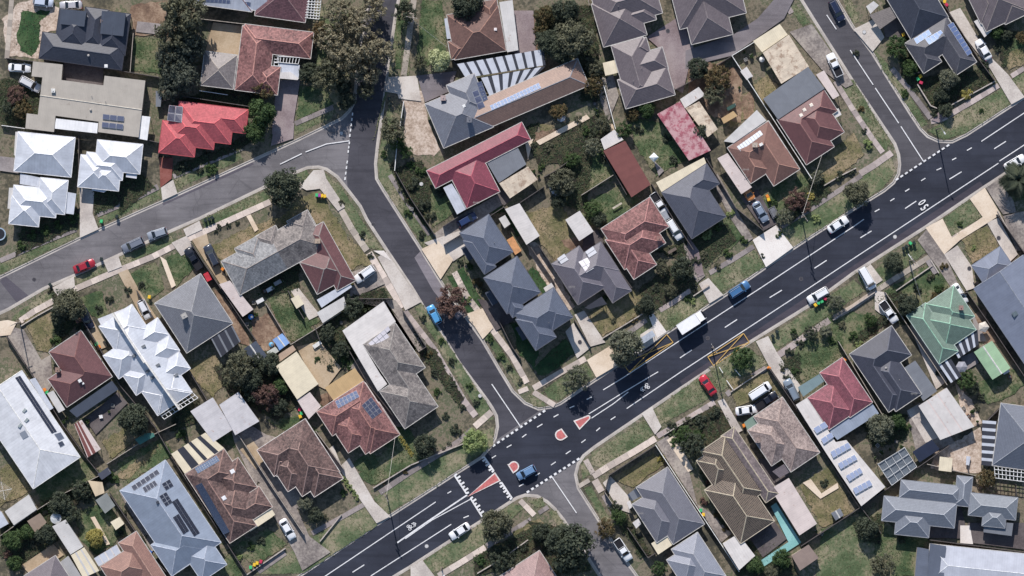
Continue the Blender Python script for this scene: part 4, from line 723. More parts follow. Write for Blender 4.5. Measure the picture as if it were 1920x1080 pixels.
solar(h, (322,941, 333,934, 375,999, 364,1006), 2, 8, (26, 30, 44), fr=m_plain((52,58,72), 0.4)); solar(h, (324,970, 335,963, 355,995, 344,1002), 2, 4, (26, 30, 44), fr=m_plain((52,58,72), 0.4)); solar(h, (303,907, 318,898, 326,911, 311,920), 2, 2, (30, 36, 52)); solar(h, (298,930, 312,922, 324,942, 311,950), 2, 3, (30, 36, 52)); bit(h, 'skylight', 296,942, (0.6, 0.6), (60, 66, 76), 0.5)
h = house("mottled brown house", "mottled brown tiled house with blue pool-heating strips and cream veranda", 33, [('o',347,889,60,154), ('o',347,889,87,62), ('o',396,891,60,66), ('o',427,950,70,46), ('o',380,935,80,84)], BRNM, cap=(160,126,114), gut=(206,196,186)); flat(h, CRM, 476,924, 486,917, 516,965, 506,972, z=2.5, name="veranda"); flat(h, CRM, 459,982, 497,957, 511,969, 469,997, z=2.48, name="veranda"); solar(h, (366,911, 378,905, 431,997, 419,1003), 4, 14, (48, 62, 84), fr=m_plain((58,72,94), 0.5), up=0.05, gap=0.02, name="pool_heater_tube"); solar(h, (365,878, 406,854, 412,864, 371,888), 10, 3, (70, 92, 122), up=0.05, gap=0.02, name="pool_heater_tube"); bit(h, 'skylight', 436,884, (0.9, 0.9), (232, 232, 236), 0.5); bit(h, 'skylight', 420,934, (0.9, 0.9), (226, 226, 230), 0.5)
flat(h, CRM, 321,851, 385,811, 420,840, 346,888, z=2.6, name="pergola_roof", strips=(DKT, (0.18, 0.36), (0.5, 0.58), (0.76, 0.86)))
h = house("brown double-drive house", "mottled brown tiled house between two concrete driveways", 33, [(482,844,603,835), (502,831,637,885), ('o',505,868,50,64), ('o',548,868,64,76), ('o',495,856,40,44)], BRNM, cap=(164,134,124), gut=(220,212,206)); flat(h, DKT, 533,902, 546,894, 562,912, 549,918, z=2.3, name="porch"); bit(h, 'pipe', 519, 823)
h = house("red tile solar house", "red mottled tiled house with two blue solar arrays", 33, [(594,772,711,760), (624,757,746,812), ('o',616,792,52,68), ('o',600,780,40,40), ('o',655,790,66,72)], REDM, cap=(176,124,112), gut=(212,198,190)); solar(h, (628,752, 668,732, 674,744, 634,766), 6, 2, (74, 92, 128)); solar(h, (678,760, 696,744, 717,772, 698,786), 3, 4, (58, 64, 86)); flat(h, TANM, 609,727, 665,690, 682,713, 626,752, z=2.6, slope=0.03, name="veranda")
h = house("old grey wraparound house", "old stained grey tiled house wrapped by a white flat roof", 34, [(681,646,797,689), (681,646,821,762), (712,734,821,762)], OLD, cap=(150,144,138)); flat(h, CONC, 719,565, 742,603, 680,646, 712,700, 726,720, 709,734, 642,620, z=2.7, slope=0.0, name="flat_roof", walls=True); solar(h, (690,644, 728,611, 737,626, 703,655), 5, 2, (196, 192, 200), skip=((4, 1), (0, 1)))
# block north of the main road
for ph, lb, R in (("left slate townhouse", "two-storey slate townhouse nearest the dark blue parked car", [(862,437,962,472), (868,452,930,500)]), ("middle slate townhouse", "middle one of the three two-storey slate townhouses", [(907,521,1013,548), (922,535,985,580)]), ("corner slate townhouse", "two-storey slate townhouse nearest the main road corner", [(964,587,1072,592), (967,599,1043,632), ('o',1004,571,46,58)])):
    h = house(ph, lb, 33, R, SLATE, ez=5.6, pitch=21, cap=(112,118,132), gut=(92,96,106), wall=4)
    x, y = R[0][0], R[0][1]; flat(h, DKM, x + 2, y + 28, x + 14, y + 22, x + 28, y + 46, x + 16, y + 52, z=2.9, name="porch_roof"); bit(h, 'pipe', x + 65, y + 18)
flat(None, CONC, 947,392, 974,381, 1012,442, 987,459, z=2.7, walls=True, slope=0.04, uvk=1, name="garage", label="long white garage behind the left slate townhouse"); flat(None, m_plain((212,150,96), 0.7), 950,450, 962,443, 978,470, 966,478, z=0.9, name="deck", label="orange timber deck between the two upper slate townhouses"); flat(None, CONC, 1060,412, 1087,395, 1113,434, 1086,452, z=2.6, walls=True, slope=0.04, uvk=1, name="shed", label="square white shed standing alone on patchy grass"); flat(None, LGT, 1019,540, 1034,530, 1042,543, 1026,553, z=2.2, walls=True, name="shed", label="tiny pale shed behind the corner slate townhouse"); flat(None, LGT, 935,410, 947,403, 957,420, 946,428, z=2.0, walls=True, name="shed", label="small pale shed behind the left slate townhouse")
h = house("grey-brown skylight house", "grey-brown tiled house with pale skylight sheets above the main road", 33, [('o',1044,507,98,64), ('o',1034,495,62,91), ('o',1090,477,42,108)], m_tile((110,106,114), 0.06), cap=(130,126,132), gut=(120,116,118)); solar(h, (1097,472, 1112,461, 1120,474, 1104,484), 1, 2, (214, 214, 220)); solar(h, (1084,491, 1101,483, 1114,503, 1099,512), 2, 2, (214, 208, 214)); solar(h, (1044,485, 1058,475, 1067,487, 1052,496), 1, 2, (218, 218, 222)); bit(h, 'dish', 1072,538); flat(h, DKT, 1096,577, 1128,556, 1138,570, 1104,580, z=2.4, name="porch")
h = house("rosy mottled tile house", "rosy mottled tiled house beside the row of parked white cars", 33, [(1127,429,1254,425), (1127,429,1231,496), ('o',1135,450,92,66)], REDM, cap=(190,134,128)); bit(h, 'chimney', 1236,447, (0.9, 0.8, 0.9), (150, 110, 100))
h = house("cream-edged charcoal house", "charcoal tiled house with a cream metal strip along its top edge", 33, [(1241,361,1361,406), (1241,361,1349,344)], DKG, cap=(96,98,108), gut=(96,98,106)); flat(h, CRM, 1230,342, 1320,295, 1325,308, 1241,361, z=2.6, slope=0.0, name="veranda")
flat(None, BRM, 1131,283, 1172,264, 1220,346, 1184,370, z=2.8, walls=True, slope=0.03, uvk=1, name="garage", label="long brown metal garage in the backyard of the rosy mottled house"); flat(None, CONC, 1126,261, 1152,243, 1169,262, 1133,281, z=2.5, walls=True, name="shed", label="white shed end joined to the long brown garage")
h = house("crimson metal-trim house", "crimson tiled L-shaped house with white strip veranda", 27, [(800,320,995,262), (837,316,937,359)], CRIM, cap=(186,92,104)); flat(h, WHT, 831,352, 847,344, 876,391, 857,402, z=2.5, name="veranda"); flat(h, GMT, 911,302, 971,277, 987,308, 935,343, z=2.6, slope=0.0, name="flat_roof", walls=True); flat(h, RUSTY, 936,344, 990,312, 1008,337, 956,372, z=2.5, name="patio_roof", uvk=1); bit(h, 'dish', 893,380)
h = house("striped-carport house", "slate and brown tiled house with long solar row and striped carport", 23, [(797,195,925,238), (837,160,918,206), (852,208,1104,160,m_tile((146,116,100), 0.08))], m_tile((118,122,132), 0.07), cap=(142,142,148)); bit(h, 'chimney', 831,184, (0.9, 0.9, 1.0), (170, 150, 145)); bit(h, 'chimney', 880,225, (0.9, 0.9, 0.7), (110, 112, 120)); bit(h, 'skylight', 870,199, (0.6, 0.6), (230, 230, 230), 0.4); solar(h, (918,198, 1010,155, 1015,165, 922,207), 15, 2, (104, 130, 172), fr=m_plain((214,220,232), 0.4)); solar(h, (893,155, 903,152, 915,186, 906,191), 1, 4, (78, 88, 116)); solar(h, (885,172, 896,168, 910,200, 897,206), 1, 3, (70, 78, 104))
def strips_row(hs, A, B, C3, D, n, z, fr=0.62):
    flat(hs, DKT, *A, *B, *C3, *D, z=z, slope=0.0, name="carport_roof", strips=(WHT,) + tuple((i / n, (i + fr) / n) for i in range(n)))
strips_row(h, (857,120), (1019,92), (1023,122), (873,146), 9, 2.7, 0.7); strips_row(h, (902,146), (1023,124), (987,160), (922,188), 6, 2.66)
h = house("top brown hip house", "brown tiled hip house with white side strip near the top edge", 10, [(838,28,949,95), (898,4,942,60), ('o',840,78,40,34)], BRN, cap=(160,120,104)); flat(h, WHT, 833,35, 847,32, 851,72, 838,73, z=2.4, name="veranda"); flat(h, LGT, 936,4, 961,0, 972,94, 951,98, z=2.6, slope=0.0, name="flat_roof", walls=True); bit(h, 'skylight', 929,55, (0.6, 0.6), (235, 225, 225)); bit(h, 'pipe', 872,28)
h = house("left taupe unit", "left taupe tiled unit at the top edge beside the dark trees", 16, [(1104,-22,1242,24), (1109,8,1213,65), ('o',1160,15,62,40)], GBR, cap=(134,124,124)); bit(h, 'pipe', 1159,12)
h = house("middle taupe unit", "taupe tiled unit with stepped eaves facing the pink paved court", 16, [('o',1146,86,62,117), ('o',1158,150,96,56), ('o',1155,113,90,42), ('o',1148,88,66,30)], GBR, cap=(136,126,126)); bit(h, 'pipe', 1187,152); bit(h, 'pipe', 1203,128); flat(h, CRM, 1130,118, 1155,112, 1160,136, 1135,142, z=2.4, name="awning")
h = house("right taupe unit", "right taupe tiled unit at the top edge above the curved drive", 14, [(1269,-28,1374,64), (1250,-45,1399,24)], GBR, cap=(134,124,124))
flat(None, m_metal((170,84,96), 0.4, 0.75, 0.15, (204,164,164)), 1232,214, 1275,190, 1333,282, 1292,301, z=2.9, walls=True, slope=0.04, uvk=1, name="outbuilding", label="long faded pink-red metal outbuilding left of the brown gabled solar house"); flat(None, RUSTY, 1285,203, 1311,190, 1346,242, 1327,257, z=2.5, uvk=1, name="pergola", label="rusty slatted pergola beside the faded pink-red outbuilding"); flat(None, CONC, 1275,186, 1310,163, 1322,178, 1284,203, z=2.5, walls=True, name="shed", label="white shed at the upper end of the faded pink-red outbuilding")
h = house("brown skylight-row house", "brown tiled house with grey flat roof end and skylight row", 33, [('o',1364,277,91,60), ('o',1392,258,58,108), ('o',1364,277,46,80)], m_tile((134,98,86), 0.1, None, 0.12), cap=(180,134,116)); flat(h, LGT, 1357,265, 1419,206, 1437,226, 1376,268, z=2.9, slope=0.0, name="flat_roof", walls=True); solar(h, (1381,275, 1425,244, 1431,252, 1388,284), 9, 1, (196, 204, 214)); bit(h, 'chimney', 1415,272, (0.9, 0.8, 0.7), (180, 165, 150)); bit(h, 'skylight', 1427,271, (0.8, 0.6), (236, 232, 228), 0.5); flat(h, PNK, 1345,297, 1364,287, 1410,351, 1390,364, z=2.6, uvk=1, name="carport_roof"); bit(h, 'dish', 1398,318)
h = house("maroon corner house", "dark maroon tiled house with large grey metal roof on the corner", 33, [('o',1457,224,104,48), ('o',1457,224,62,101), ('o',1480,214,68,84)], MAR, cap=(150,108,102)); flat(h, GMT, 1431,185, 1515,125, 1546,166, 1459,224, z=3.0, slope=0.0, name="flat_roof", walls=True); flat(h, RUSTY, 1430,99, 1479,65, 1517,125, 1465,157, z=2.9, uvk=1, name="patio_roof"); flat(h, CRM, 1412,77, 1462,45, 1477,65, 1429,98, z=2.7, name="carport_roof"); flat(h, PNK, 1530,140, 1545,132, 1574,179, 1562,186, z=2.5, name="side_roof"); flat(h, CONC, 1560,208, 1572,203, 1578,215, 1567,221, z=2.4, name="porch")
for x, y in ((1521,197), (1508,206), (1502,216)): bit(h, 'skylight', x, y, (0.7, 0.7), (236, 226, 212), 0.5)
flat(None, CONC, 1388,134, 1400,125, 1412,143, 1400,150, z=2.0, walls=True, name="shed", label="small white shed against the long white fence"); flat(None, TANM, 1352,222, 1375,208, 1383,217, 1357,232, z=2.1, walls=True, name="shed", label="tan shed behind the brown skylight-row house"); flat(None, m_metal((58,88,76), 0.4), 1362,202, 1378,193, 1381,199, 1365,208, z=1.6, walls=True, name="shed", label="dark green low shed in the bare backyard")
# north-east block
h = house("charcoal corner solar house", "charcoal tiled corner house with blue and pale solar panels", 33, [('o',1696,82,94,55), ('o',1738,57,46,100), ('o',1696,82,40,66)], m_tile((80,80,86), 0.1), cap=(104,104,108)); solar(h, (1713,73, 1741,55, 1747,64, 1719,83), 4, 1, (128, 156, 200), fr=m_plain((220,226,236), 0.4)); solar(h, (1734,73, 1764,56, 1771,66, 1742,84), 4, 1, (128, 156, 200), fr=m_plain((220,226,236), 0.4)); solar(h, (1776,47, 1787,41, 1823,99, 1814,105), 1, 8, (96, 116, 160), fr=m_plain((210,216,228), 0.4))
h = house("blue-black house", "blue-black tiled house with grey awnings at the top right", 31, [(1652,-20,1778,32)], BLK_T, cap=(84,88,98)); flat(h, m_tile((128,120,114), 0.08), 1630,28, 1682,8, 1688,28, 1650,55, z=2.4, name="awning"); flat(h, LGT, 1624,12, 1638,2, 1648,10, 1632,26, z=2.3, name="porch")
h = house("top right brown house", "grey-brown tiled house in the top right corner", 26, [(1795,-52,1930,20), ('o',1808,-20,54,72), ('o',1858,-10,50,62)], GBR, cap=(138,128,124)); flat(h, CONC, 1826,40, 1842,32, 1860,57, 1846,70, z=2.4, name="carport_roof")
# south-east block
h = house("grey south-street house", "grey tiled house with stepped hips beside the south street", 33, [('o',1193,914,70,127), ('o',1185,946,60,85)], m_tile((116,116,124), 0.06), cap=(138,138,144)); flat(h, CRM, 1221,1019, 1249,1001, 1262,1021, 1234,1040, z=2.5, name="veranda"); flat(h, DKM, 1176,928, 1205,905, 1214,924, 1184,940, z=2.4, name="veranda", strips=(GMT, (0.1, 0.4), (0.55, 0.85))); flat(h, CONC, 1175,942, 1181,938, 1186,950, 1180,955, z=2.2, name="porch"); flat(h, CONC, 1186,980, 1197,972, 1202,982, 1193,991, z=2.3, name="porch"); bit(h, 'dish', 1200,962)
h = house("bottom pale grey house", "pale blue-grey tiled house cut by the bottom edge", 33, [(1259,1030,1361,1080), ('o',1250,1050,60,60)], m_tile((142,146,158), 0.05), cap=(166,168,176))
h = house("stripped-roof house", "house with half its tiles stripped to bare battens", 34, [('o',1314,846,56,129,BAT), ('o',1306,864,50,60,BAT), ('o',1321,919,76,121,BAT), ('o',1352,818,30,150,m_tile((118,106,104), 0.25, None, 0.4))], BAT, cap=(192,178,152), gut=(200,188,166)); flat(h, CONC, 1355,1019, 1384,1001, 1416,1042, 1386,1069, z=2.5, name="flat_roof", walls=True, slope=0.0)
flat(None, CONC, 1366,818, 1374,813, 1384,835, 1376,840, z=2.2, walls=True, name="shed", label="narrow pale lean-to beside the stripped-roof house"); flat(None, PNK, 1445,917, 1479,896, 1532,982, 1499,1004, z=2.6, walls=True, slope=0.03, uvk=1, name="garage", label="long pinkish white garage beside the turquoise paving"); flat(None, m_metal((150,130,118), 0.3), 1484,1042, 1516,1021, 1535,1046, 1500,1070, z=2.3, walls=True, slope=0.04, name="shed", label="square brown shed at the end of the turquoise paving"); flat(None, GMT, 1558,962, 1575,953, 1582,966, 1567,976, z=2.0, walls=True, ridge=True, name="shed", label="tiny grey garden shed on the lawn by the pinkish garage")
h = house("brown house behind white cars", "mottled brown tiled house behind the white cars on the lawn", 34, [('o',1413,781,65,125), ('o',1402,807,62,80)], m_tile((136,118,112), 0.2, (160,142,134), 0.25), cap=(168,146,136)); flat(h, m_metal((124,146,130), 0.4), 1395,792, 1420,774, 1430,786, 1402,807, z=2.4, name="veranda"); flat(h, GBR, 1448,884, 1470,870, 1482,885, 1462,896, z=2.4, name="veranda"); bit(h, 'chimney', 1420,826, (0.8, 0.7, 0.7), (150, 130, 120))
h = house("rose red house", "rose red tiled house with white carport of tilted solar frames", 34, [('o',1537,699,51,101), ('o',1514,746,62,72), ('o',1540,700,44,40)], ROSE, cap=(196,120,126)); flat(h, m_metal((120,142,144), 0.4), 1496,726, 1540,699, 1549,712, 1506,744, z=2.5, name="veranda"); flat(h, BLU, 1554,806, 1636,757, 1648,775, 1570,825, z=2.5, slope=-0.04, name="veranda"); wr = flat(h, CONC, 1492,759, 1513,746, 1567,829, 1587,825, 1660,913, 1615,949, 1548,848, z=2.7, slope=0.0, name="long_white_roof", walls=True)
hw = dict(h, hf=lambda x, y: 2.7)
for q in ((1524,803, 1546,790, 1553,800, 1531,813), (1538,823, 1558,810, 1564,819, 1544,833), (1556,847, 1590,829, 1596,839, 1562,859), (1570,869, 1602,852, 1608,861, 1576,880), (1585,892, 1612,876, 1618,886, 1592,903), (1598,916, 1630,899, 1636,909, 1604,927)): solar(hw, q, 4 if q[2] - q[0] > 25 else 2, 1, (150, 164, 196), fr=m_plain((222,224,230), 0.4), up=0.35, parent=wr)
h = house("dark slate house", "dark slate tiled house beside the green tiled house", 34, [('o',1593,664,95,66), ('o',1593,664,48,131), ('o',1625,690,58,98)], m_tile((70,72,82), 0.09), cap=(104,106,116)); flat(h, GMT, 1695,690, 1716,676, 1757,733, 1731,752, z=2.5, slope=0.0, name="patio_roof", uvk=1); bit(h, 'vent', 1661,690); bit(h, 'pipe', 1686,712); bit(h, 'dish', 1713,738)
flat(None, PNK, 1722,761, 1775,727, 1827,800, 1763,825, z=2.8, walls=True, slope=0.03, uvk=0, name="garage", strips=(CONC, (0.0, 0.3), (0.34, 0.64), (0.68, 1.0)), label="three-bay pale corrugated garage behind the dark slate house")
h = house("green tiled house", "green tiled house with black and white striped verandas", 34, [('o',1729,597,72,74), ('o',1700,592,43,109), ('o',1737,570,62,70)], GRN, cap=(150,196,168), gut=(190,206,196)); bit(h, 'chimney', 1801,577, (0.8, 0.8, 1.1), (150, 120, 110)); strips_row(h, (1783,647), (1833,618), (1835,646), (1797,672), 4, 2.4, 0.4); strips_row(h, (1760,684), (1782,671), (1803,705), (1783,718), 2, 2.4, 0.4); flat(h, PEARL, 1739,574, 1779,549, 1787,558, 1745,585, z=2.4, name="porch")
flat(None, GRS, 1826,660, 1860,639, 1895,690, 1861,712, z=2.5, walls=True, ridge=True, name="shed", label="pale green striped gabled shed on the lawn")
h = house("long grey gabled house", "long grey metal gabled house cut by the right edge", 34, [('o',1826,541,112,180,'t'), ('o',1822,498,64,46)], SLB, ez=3.2, pitch=18, capc=(140,146,158), gut=(120,126,138)); bit(h, 'skylight', 1903,589, (1.1, 1.0), (90, 104, 110), 0.6)
h = house("right-edge grey house", "grey hip-roofed house with striped patio cut by the right edge", -8, [(1877,756,1985,890)], m_tile((104,110,122), 0.05), cap=(140,144,152)); strips_row(h, (1842,788), (1840,872), (1862,874), (1868,790), 6, 2.4, 0.4); lattice(h, (1864,872, 1930,880, 1928,904, 1866,896), 9, 3)
lt = dict(base=None)
g_ = empty("greenhouse", W(1683, 873, 0) + Vector((0, 0, G))); gh = dict(base=Vector(g_.location), root=g_); lattice(gh, (1646,870, 1696,839, 1719,875, 1672,910), 4, 3, 2.3, name="frame", bw=0.07); mb = MB(); mb.prism([W(*p, 2.2) for p in ((1646,870), (1696,839), (1719,875), (1672,910))], 2.1, 2.14); shift(mb, gh['base']).build("glazing", m_plain((104,112,118), 0.25, 0.5), g_); thing(g_, "glazed greenhouse frame beside the long white carport roof", "greenhouse")
flat(None, m_metal((40,48,66), 0.6), 1711,847, 1747,824, 1762,842, 1724,867, z=2.0, name="solar_shelter", label="black sheeted shelter below the three-bay garage"); flat(None, CRM, 1762,856, 1786,859, 1784,885, 1760,882, z=2.2, walls=True, name="shed", label="square cream shed on the pale gravel yard"); flat(None, WHT, 1812,855, 1820,856, 1817,873, 1811,872, z=0.9, walls=True, name="trailer_box", label="narrow white box on the pale gravel yard")
h = house("sprawling grey house", "sprawling grey metal-look house at lower right beside the lawn", -6, [(1658,930,1789,990), (1690,900,1800,945), (1683,950,1741,1008), (1795,892,1818,950)], m_tile((122,128,138), 0.05), cap=(164,168,176), gut=(150,154,160), wall=1)
h = house("small right grey house", "small grey tiled house right of the sprawling grey house", -6, [(1820,924,1904,975), (1845,950,1884,990)], m_tile((128,134,142), 0.05), cap=(166,170,176), gut=(140,144,150)); flat(h, GMT, 1845,976, 1900,981, 1897,1005, 1844,998, z=2.3, name="veranda")
flat(None, m_metal((98,106,120), 0.4), 1720,1026, 1742,1030, 1738,1100, 1714,1100, z=3.0, walls=True, slope=0.0, uvk=1, name="outbuilding", label="narrow dark grey outbuilding at the bottom right corner"); h = house("bottom right white building", "white and blue-grey metal building in the bottom right corner", -6, [(1744,1020,1990,1120)], m_metal((188,192,204), 0.5), pitch=9, capc=(224,226,230)); flat(h, m_metal((92,100,114), 0.4), 1744,1019, 1774,1024, 1769,1090, 1738,1086, z=3.15, slope=0.0, name="flat_roof", walls=True)
h = house("bottom centre pinkish house", "pinkish brown tiled house at the bottom edge beside the large tree", 33, [(935,1082,1067,1118)], m_tile((158,128,124), 0.12), cap=(176,150,144))
h = house("bottom left brown house", "brown tiled house at the bottom edge beside the pale blue house", 33, [('o',188,1062,76,60), ('o',222,1018,40,120)], m_tile((150,112,98), 0.1), cap=(176,138,122)); flat(h, CONC, 176,1047, 219,1021, 227,1036, 185,1062, z=2.4, name="veranda", strips=(WHT, (0.02, 0.2), (0.24, 0.44), (0.5, 0.7), (0.75, 0.97)))
h = house("bottom left dark house", "grey-brown tiled house peak at the bottom edge far left", 33, [('o',45,1080,70,90)], m_tile((112,104,108), 0.08), cap=(134,126,128))
flat(None, LGT, 98,987, 123,974, 156,1025, 132,1040, z=2.6, walls=True, uvk=1, name="shed", label="long grey corrugated shed below the round water tank"); flat(None, CRM, 133,1041, 158,1026, 186,1070, 156,1084, z=2.5, uvk=1, name="carport", strips=(LGT, (0.3, 0.42), (0.7, 0.8)), label="cream carport between the two bottom left brown houses"); flat(None, m_metal((166,164,162), 0.4), 110,1056, 128,1042, 156,1086, 132,1096, z=2.4, walls=True, name="shed", label="grey skillion shed beside the cream carport")
flat(None, LGT, 9,959, 54,927, 69,955, 26,985, z=2.4, walls=True, ridge=False, uvk=1, name="shed", label="pale gabled shed near the rotary clothesline"); flat(None, WHT, -8,955, 3,960, 16,982, -4,993, z=2.4, walls=True, name="shed", label="white shed corner at the far left edge"); flat(None, m_metal((150,130,112), 0.3), 51,977, 75,962, 87,980, 66,999, z=2.1, walls=True, name="shed", label="small brown shed right of the pale gabled shed"); flat(None, m_metal((74,78,88), 0.3), 183,889, 202,876, 209,887, 191,900, z=2.0, walls=True, name="shed", label="small black shed at the back fence corner"); flat(None, CRM, 207,979, 224,969, 233,982, 217,994, z=2.2, walls=True, name="shed", label="small square cream shed beside the pale blue house"); flat(None, m_metal((134,138,134), 0.3), 179,938, 200,924, 216,948, 197,963, z=2.4, name="gazebo", label="grey-green gazebo roof below the beige shade sail"); flat(None, m_metal((214,192,158), 5), 165,901, 192,904, 196,924, 179,931, z=2.3, name="shade_sail", label="crumpled beige shade sail by the hedge"); flat(None, GMT, 292,170, 304,174, 301,200, 292,200, z=2.0, walls=True, name="shed", label="small grey shed right of the flat beige roof"); flat(None, PEARL, 1027,347, 1040,340, 1055,362, 1040,372, z=2.0, walls=True, name="shed", label="small slate shed half under the round olive tree")
# ------------------------------------------------------------------ vehicles
TYRE = m_plain((30, 30, 32), 0.9, 0.1); RIM = m_plain((150, 152, 156), 0.3, 0.6, 0.6); CGL = m_plain((22, 27, 34), 0.06, 0.7, 0, 0.02); HLM = m_plain((214, 220, 226), 0.15, 0.7); TLM = m_plain((150, 26, 26), 0.2, 0.6); PLAST = m_plain((40, 42, 46), 0.7, 0.2)
CM = {}
def cmesh(key, fn):
    if key not in CM: CM[key] = fn()
    return CM[key]
SPEC = {  # length, width, bonnet z, roof z, stations for glass: rear foot, rear roof, front roof, front foot (fraction of length, + is forward), tray
 'sedan': (4.65, 1.82, 0.92, 1.44, -0.36, -0.22, 0.10, 0.25), 'hatch': (4.2, 1.78, 0.95, 1.5, -0.47, -0.39, 0.10, 0.27), 'wagon': (4.75, 1.88, 1.02, 1.66, -0.48, -0.43, 0.10, 0.25),
 'van': (4.9, 1.92, 1.2, 1.95, -0.495, -0.485, 0.24, 0.36), 'ute': (5.1, 1.86, 1.05, 1.72, -0.10, -0.07, 0.12, 0.25)}
def car_body(kind, mat):
    L, Wd, hb, hr, *_ = SPEC[kind]; mb = MB(); n = 13; rows = []
    for i in range(n):
        t = i / (n - 1); x = (t - 0.5) * L; e = abs(2 * t - 1); wr = 1 - 0.16 * max(0, (e - 0.72) / 0.28) ** 2.2
        hz = hb * (1 - 0.22 * max(0, (t - 0.72) / 0.28) ** 1.6) * (1 - 0.1 * max(0, (0.14 - t) / 0.14) ** 2)
        w = Wd / 2 * wr
        rows.append([Vector((x, -w * 0.92, 0.22)), Vector((x, -w, 0.5)), Vector((x, -w * 0.99, hz - 0.12)), Vector((x, -w * 0.86, hz)), Vector((x, 0, hz + 0.035)), Vector((x, w * 0.86, hz)), Vector((x, w * 0.99, hz - 0.12)), Vector((x, w, 0.5)), Vector((x, w * 0.92, 0.22))])
    for r in rows: mb.v += [tuple(p) for p in r]
    m = len(rows[0])
    for i in range(n - 1):
        for j in range(m - 1): mb.f.append([i * m + j, (i + 1) * m + j, (i + 1) * m + j + 1, i * m + j + 1]); mb.uv.append(None); mb.mi.append(0)
        mb.f.append([i * m + m - 1, (i + 1) * m + m - 1, (i + 1) * m, i * m]); mb.uv.append(None); mb.mi.append(0)
    mb.f.append([j for j in range(m)]); mb.f.append([(n - 1) * m + m - 1 - j for j in range(m)]); mb.uv += [None, None]; mb.mi += [0, 0]
    if kind == 'ute':
        pass
    return mb.mesh("body", mat, True)
def car_cabin(kind, part, mat):
    L, Wd, hb, hr, rf, rr, fr, ff = SPEC[kind]; w0, w1 = Wd / 2 * 0.86, Wd / 2 * 0.68; z0, z1 = hb - 0.02, hr - 0.05
    x = [rf * L, rr * L, fr * L, ff * L]; mb = MB()
    q = {'b': [(x[0], w0, z0), (x[0], -w0, z0)], 'r': [(x[1], w1, z1), (x[1], -w1, z1)], 'f': [(x[2], w1, z1), (x[2], -w1, z1)], 'h': [(x[3], w0 * 0.97, z0), (x[3], -w0 * 0.97, z0)]}
    V = lambda k, i: Vector(q[k][i])
    if part == 'roof':
        c = 0.05; ring = [V('r', 0), V('r', 1), V('f', 1), V('f', 0)]; ctr = sum(ring, Vector()) / 4
        top = [ctr + (p - ctr) * 0.9 + Vector((0, 0, c)) for p in ring]; lo = [ctr + (p - ctr) * 1.03 for p in ring]
        mb.face(top[::-1])
        for i in range(4): j = (i + 1) % 4; mb.face([lo[i], lo[j], top[j], top[i]])
        for a, b in (('b', 'r'), ('f', 'h')):
            for i in (0, 1): mb.tube(V(a, i), V(b, i), 0.045, n=5)
        for i in (0, 1): mb.tube(Vector(((x[1] + x[2]) / 2, (w0 if i == 0 else -w0), z0)), Vector(((x[1] + x[2]) / 2, (w1 if i == 0 else -w1), z1)), 0.04, n=5)
    elif part == 'front': mb.face([V('h', 0), V('h', 1), V('f', 1), V('f', 0)])
    elif part == 'rear': mb.face([V('b', 1), V('b', 0), V('r', 0), V('r', 1)])
    else:
        i = 0 if part == 'left' else 1; mb.face([V('b', i), V('h', i), V('f', i), V('r', i)])
    if part != 'roof':
        f = mb.f[0]; P = [Vector(mb.v[i]) for i in f]; nn = (P[1] - P[0]).cross(P[2] - P[0]).normalized() * 0.02; mb.face([p - nn for p in P][::-1])
    return mb.mesh("glass" if part != 'roof' else "roof", mat)
def wheel_mesh(p):
    mb = MB()
    if p == 't':
        for y in (0,): mb.lathe([(0.19, -0.1), (0.32, -0.1), (0.335, -0.06), (0.335, 0.06), (0.32, 0.1), (0.19, 0.1)], 14)
    else: mb.lathe([(0.001, 0.07), (0.2, 0.085), (0.2, -0.085), (0.001, -0.07)], 10)
    mb.v = [(x, z, y) for x, y, z in mb.v]; return mb.mesh("tyre" if p == 't' else "rim", TYRE if p == 't' else RIM)
def paintmat(c, black=False):
    key = ("carpaint", c)
    if key not in MATS:
        m, n = newmat("car_paint"); n.out(lin(c), 0.28, 0.5, 0.15 if max(c) > 120 and min(c) < 200 else 0.0); n.b.inputs["Coat Weight"].default_value = 0.35; n.b.inputs["Coat Roughness"].default_value = 0.08; MATS[key] = m
    return MATS[key]
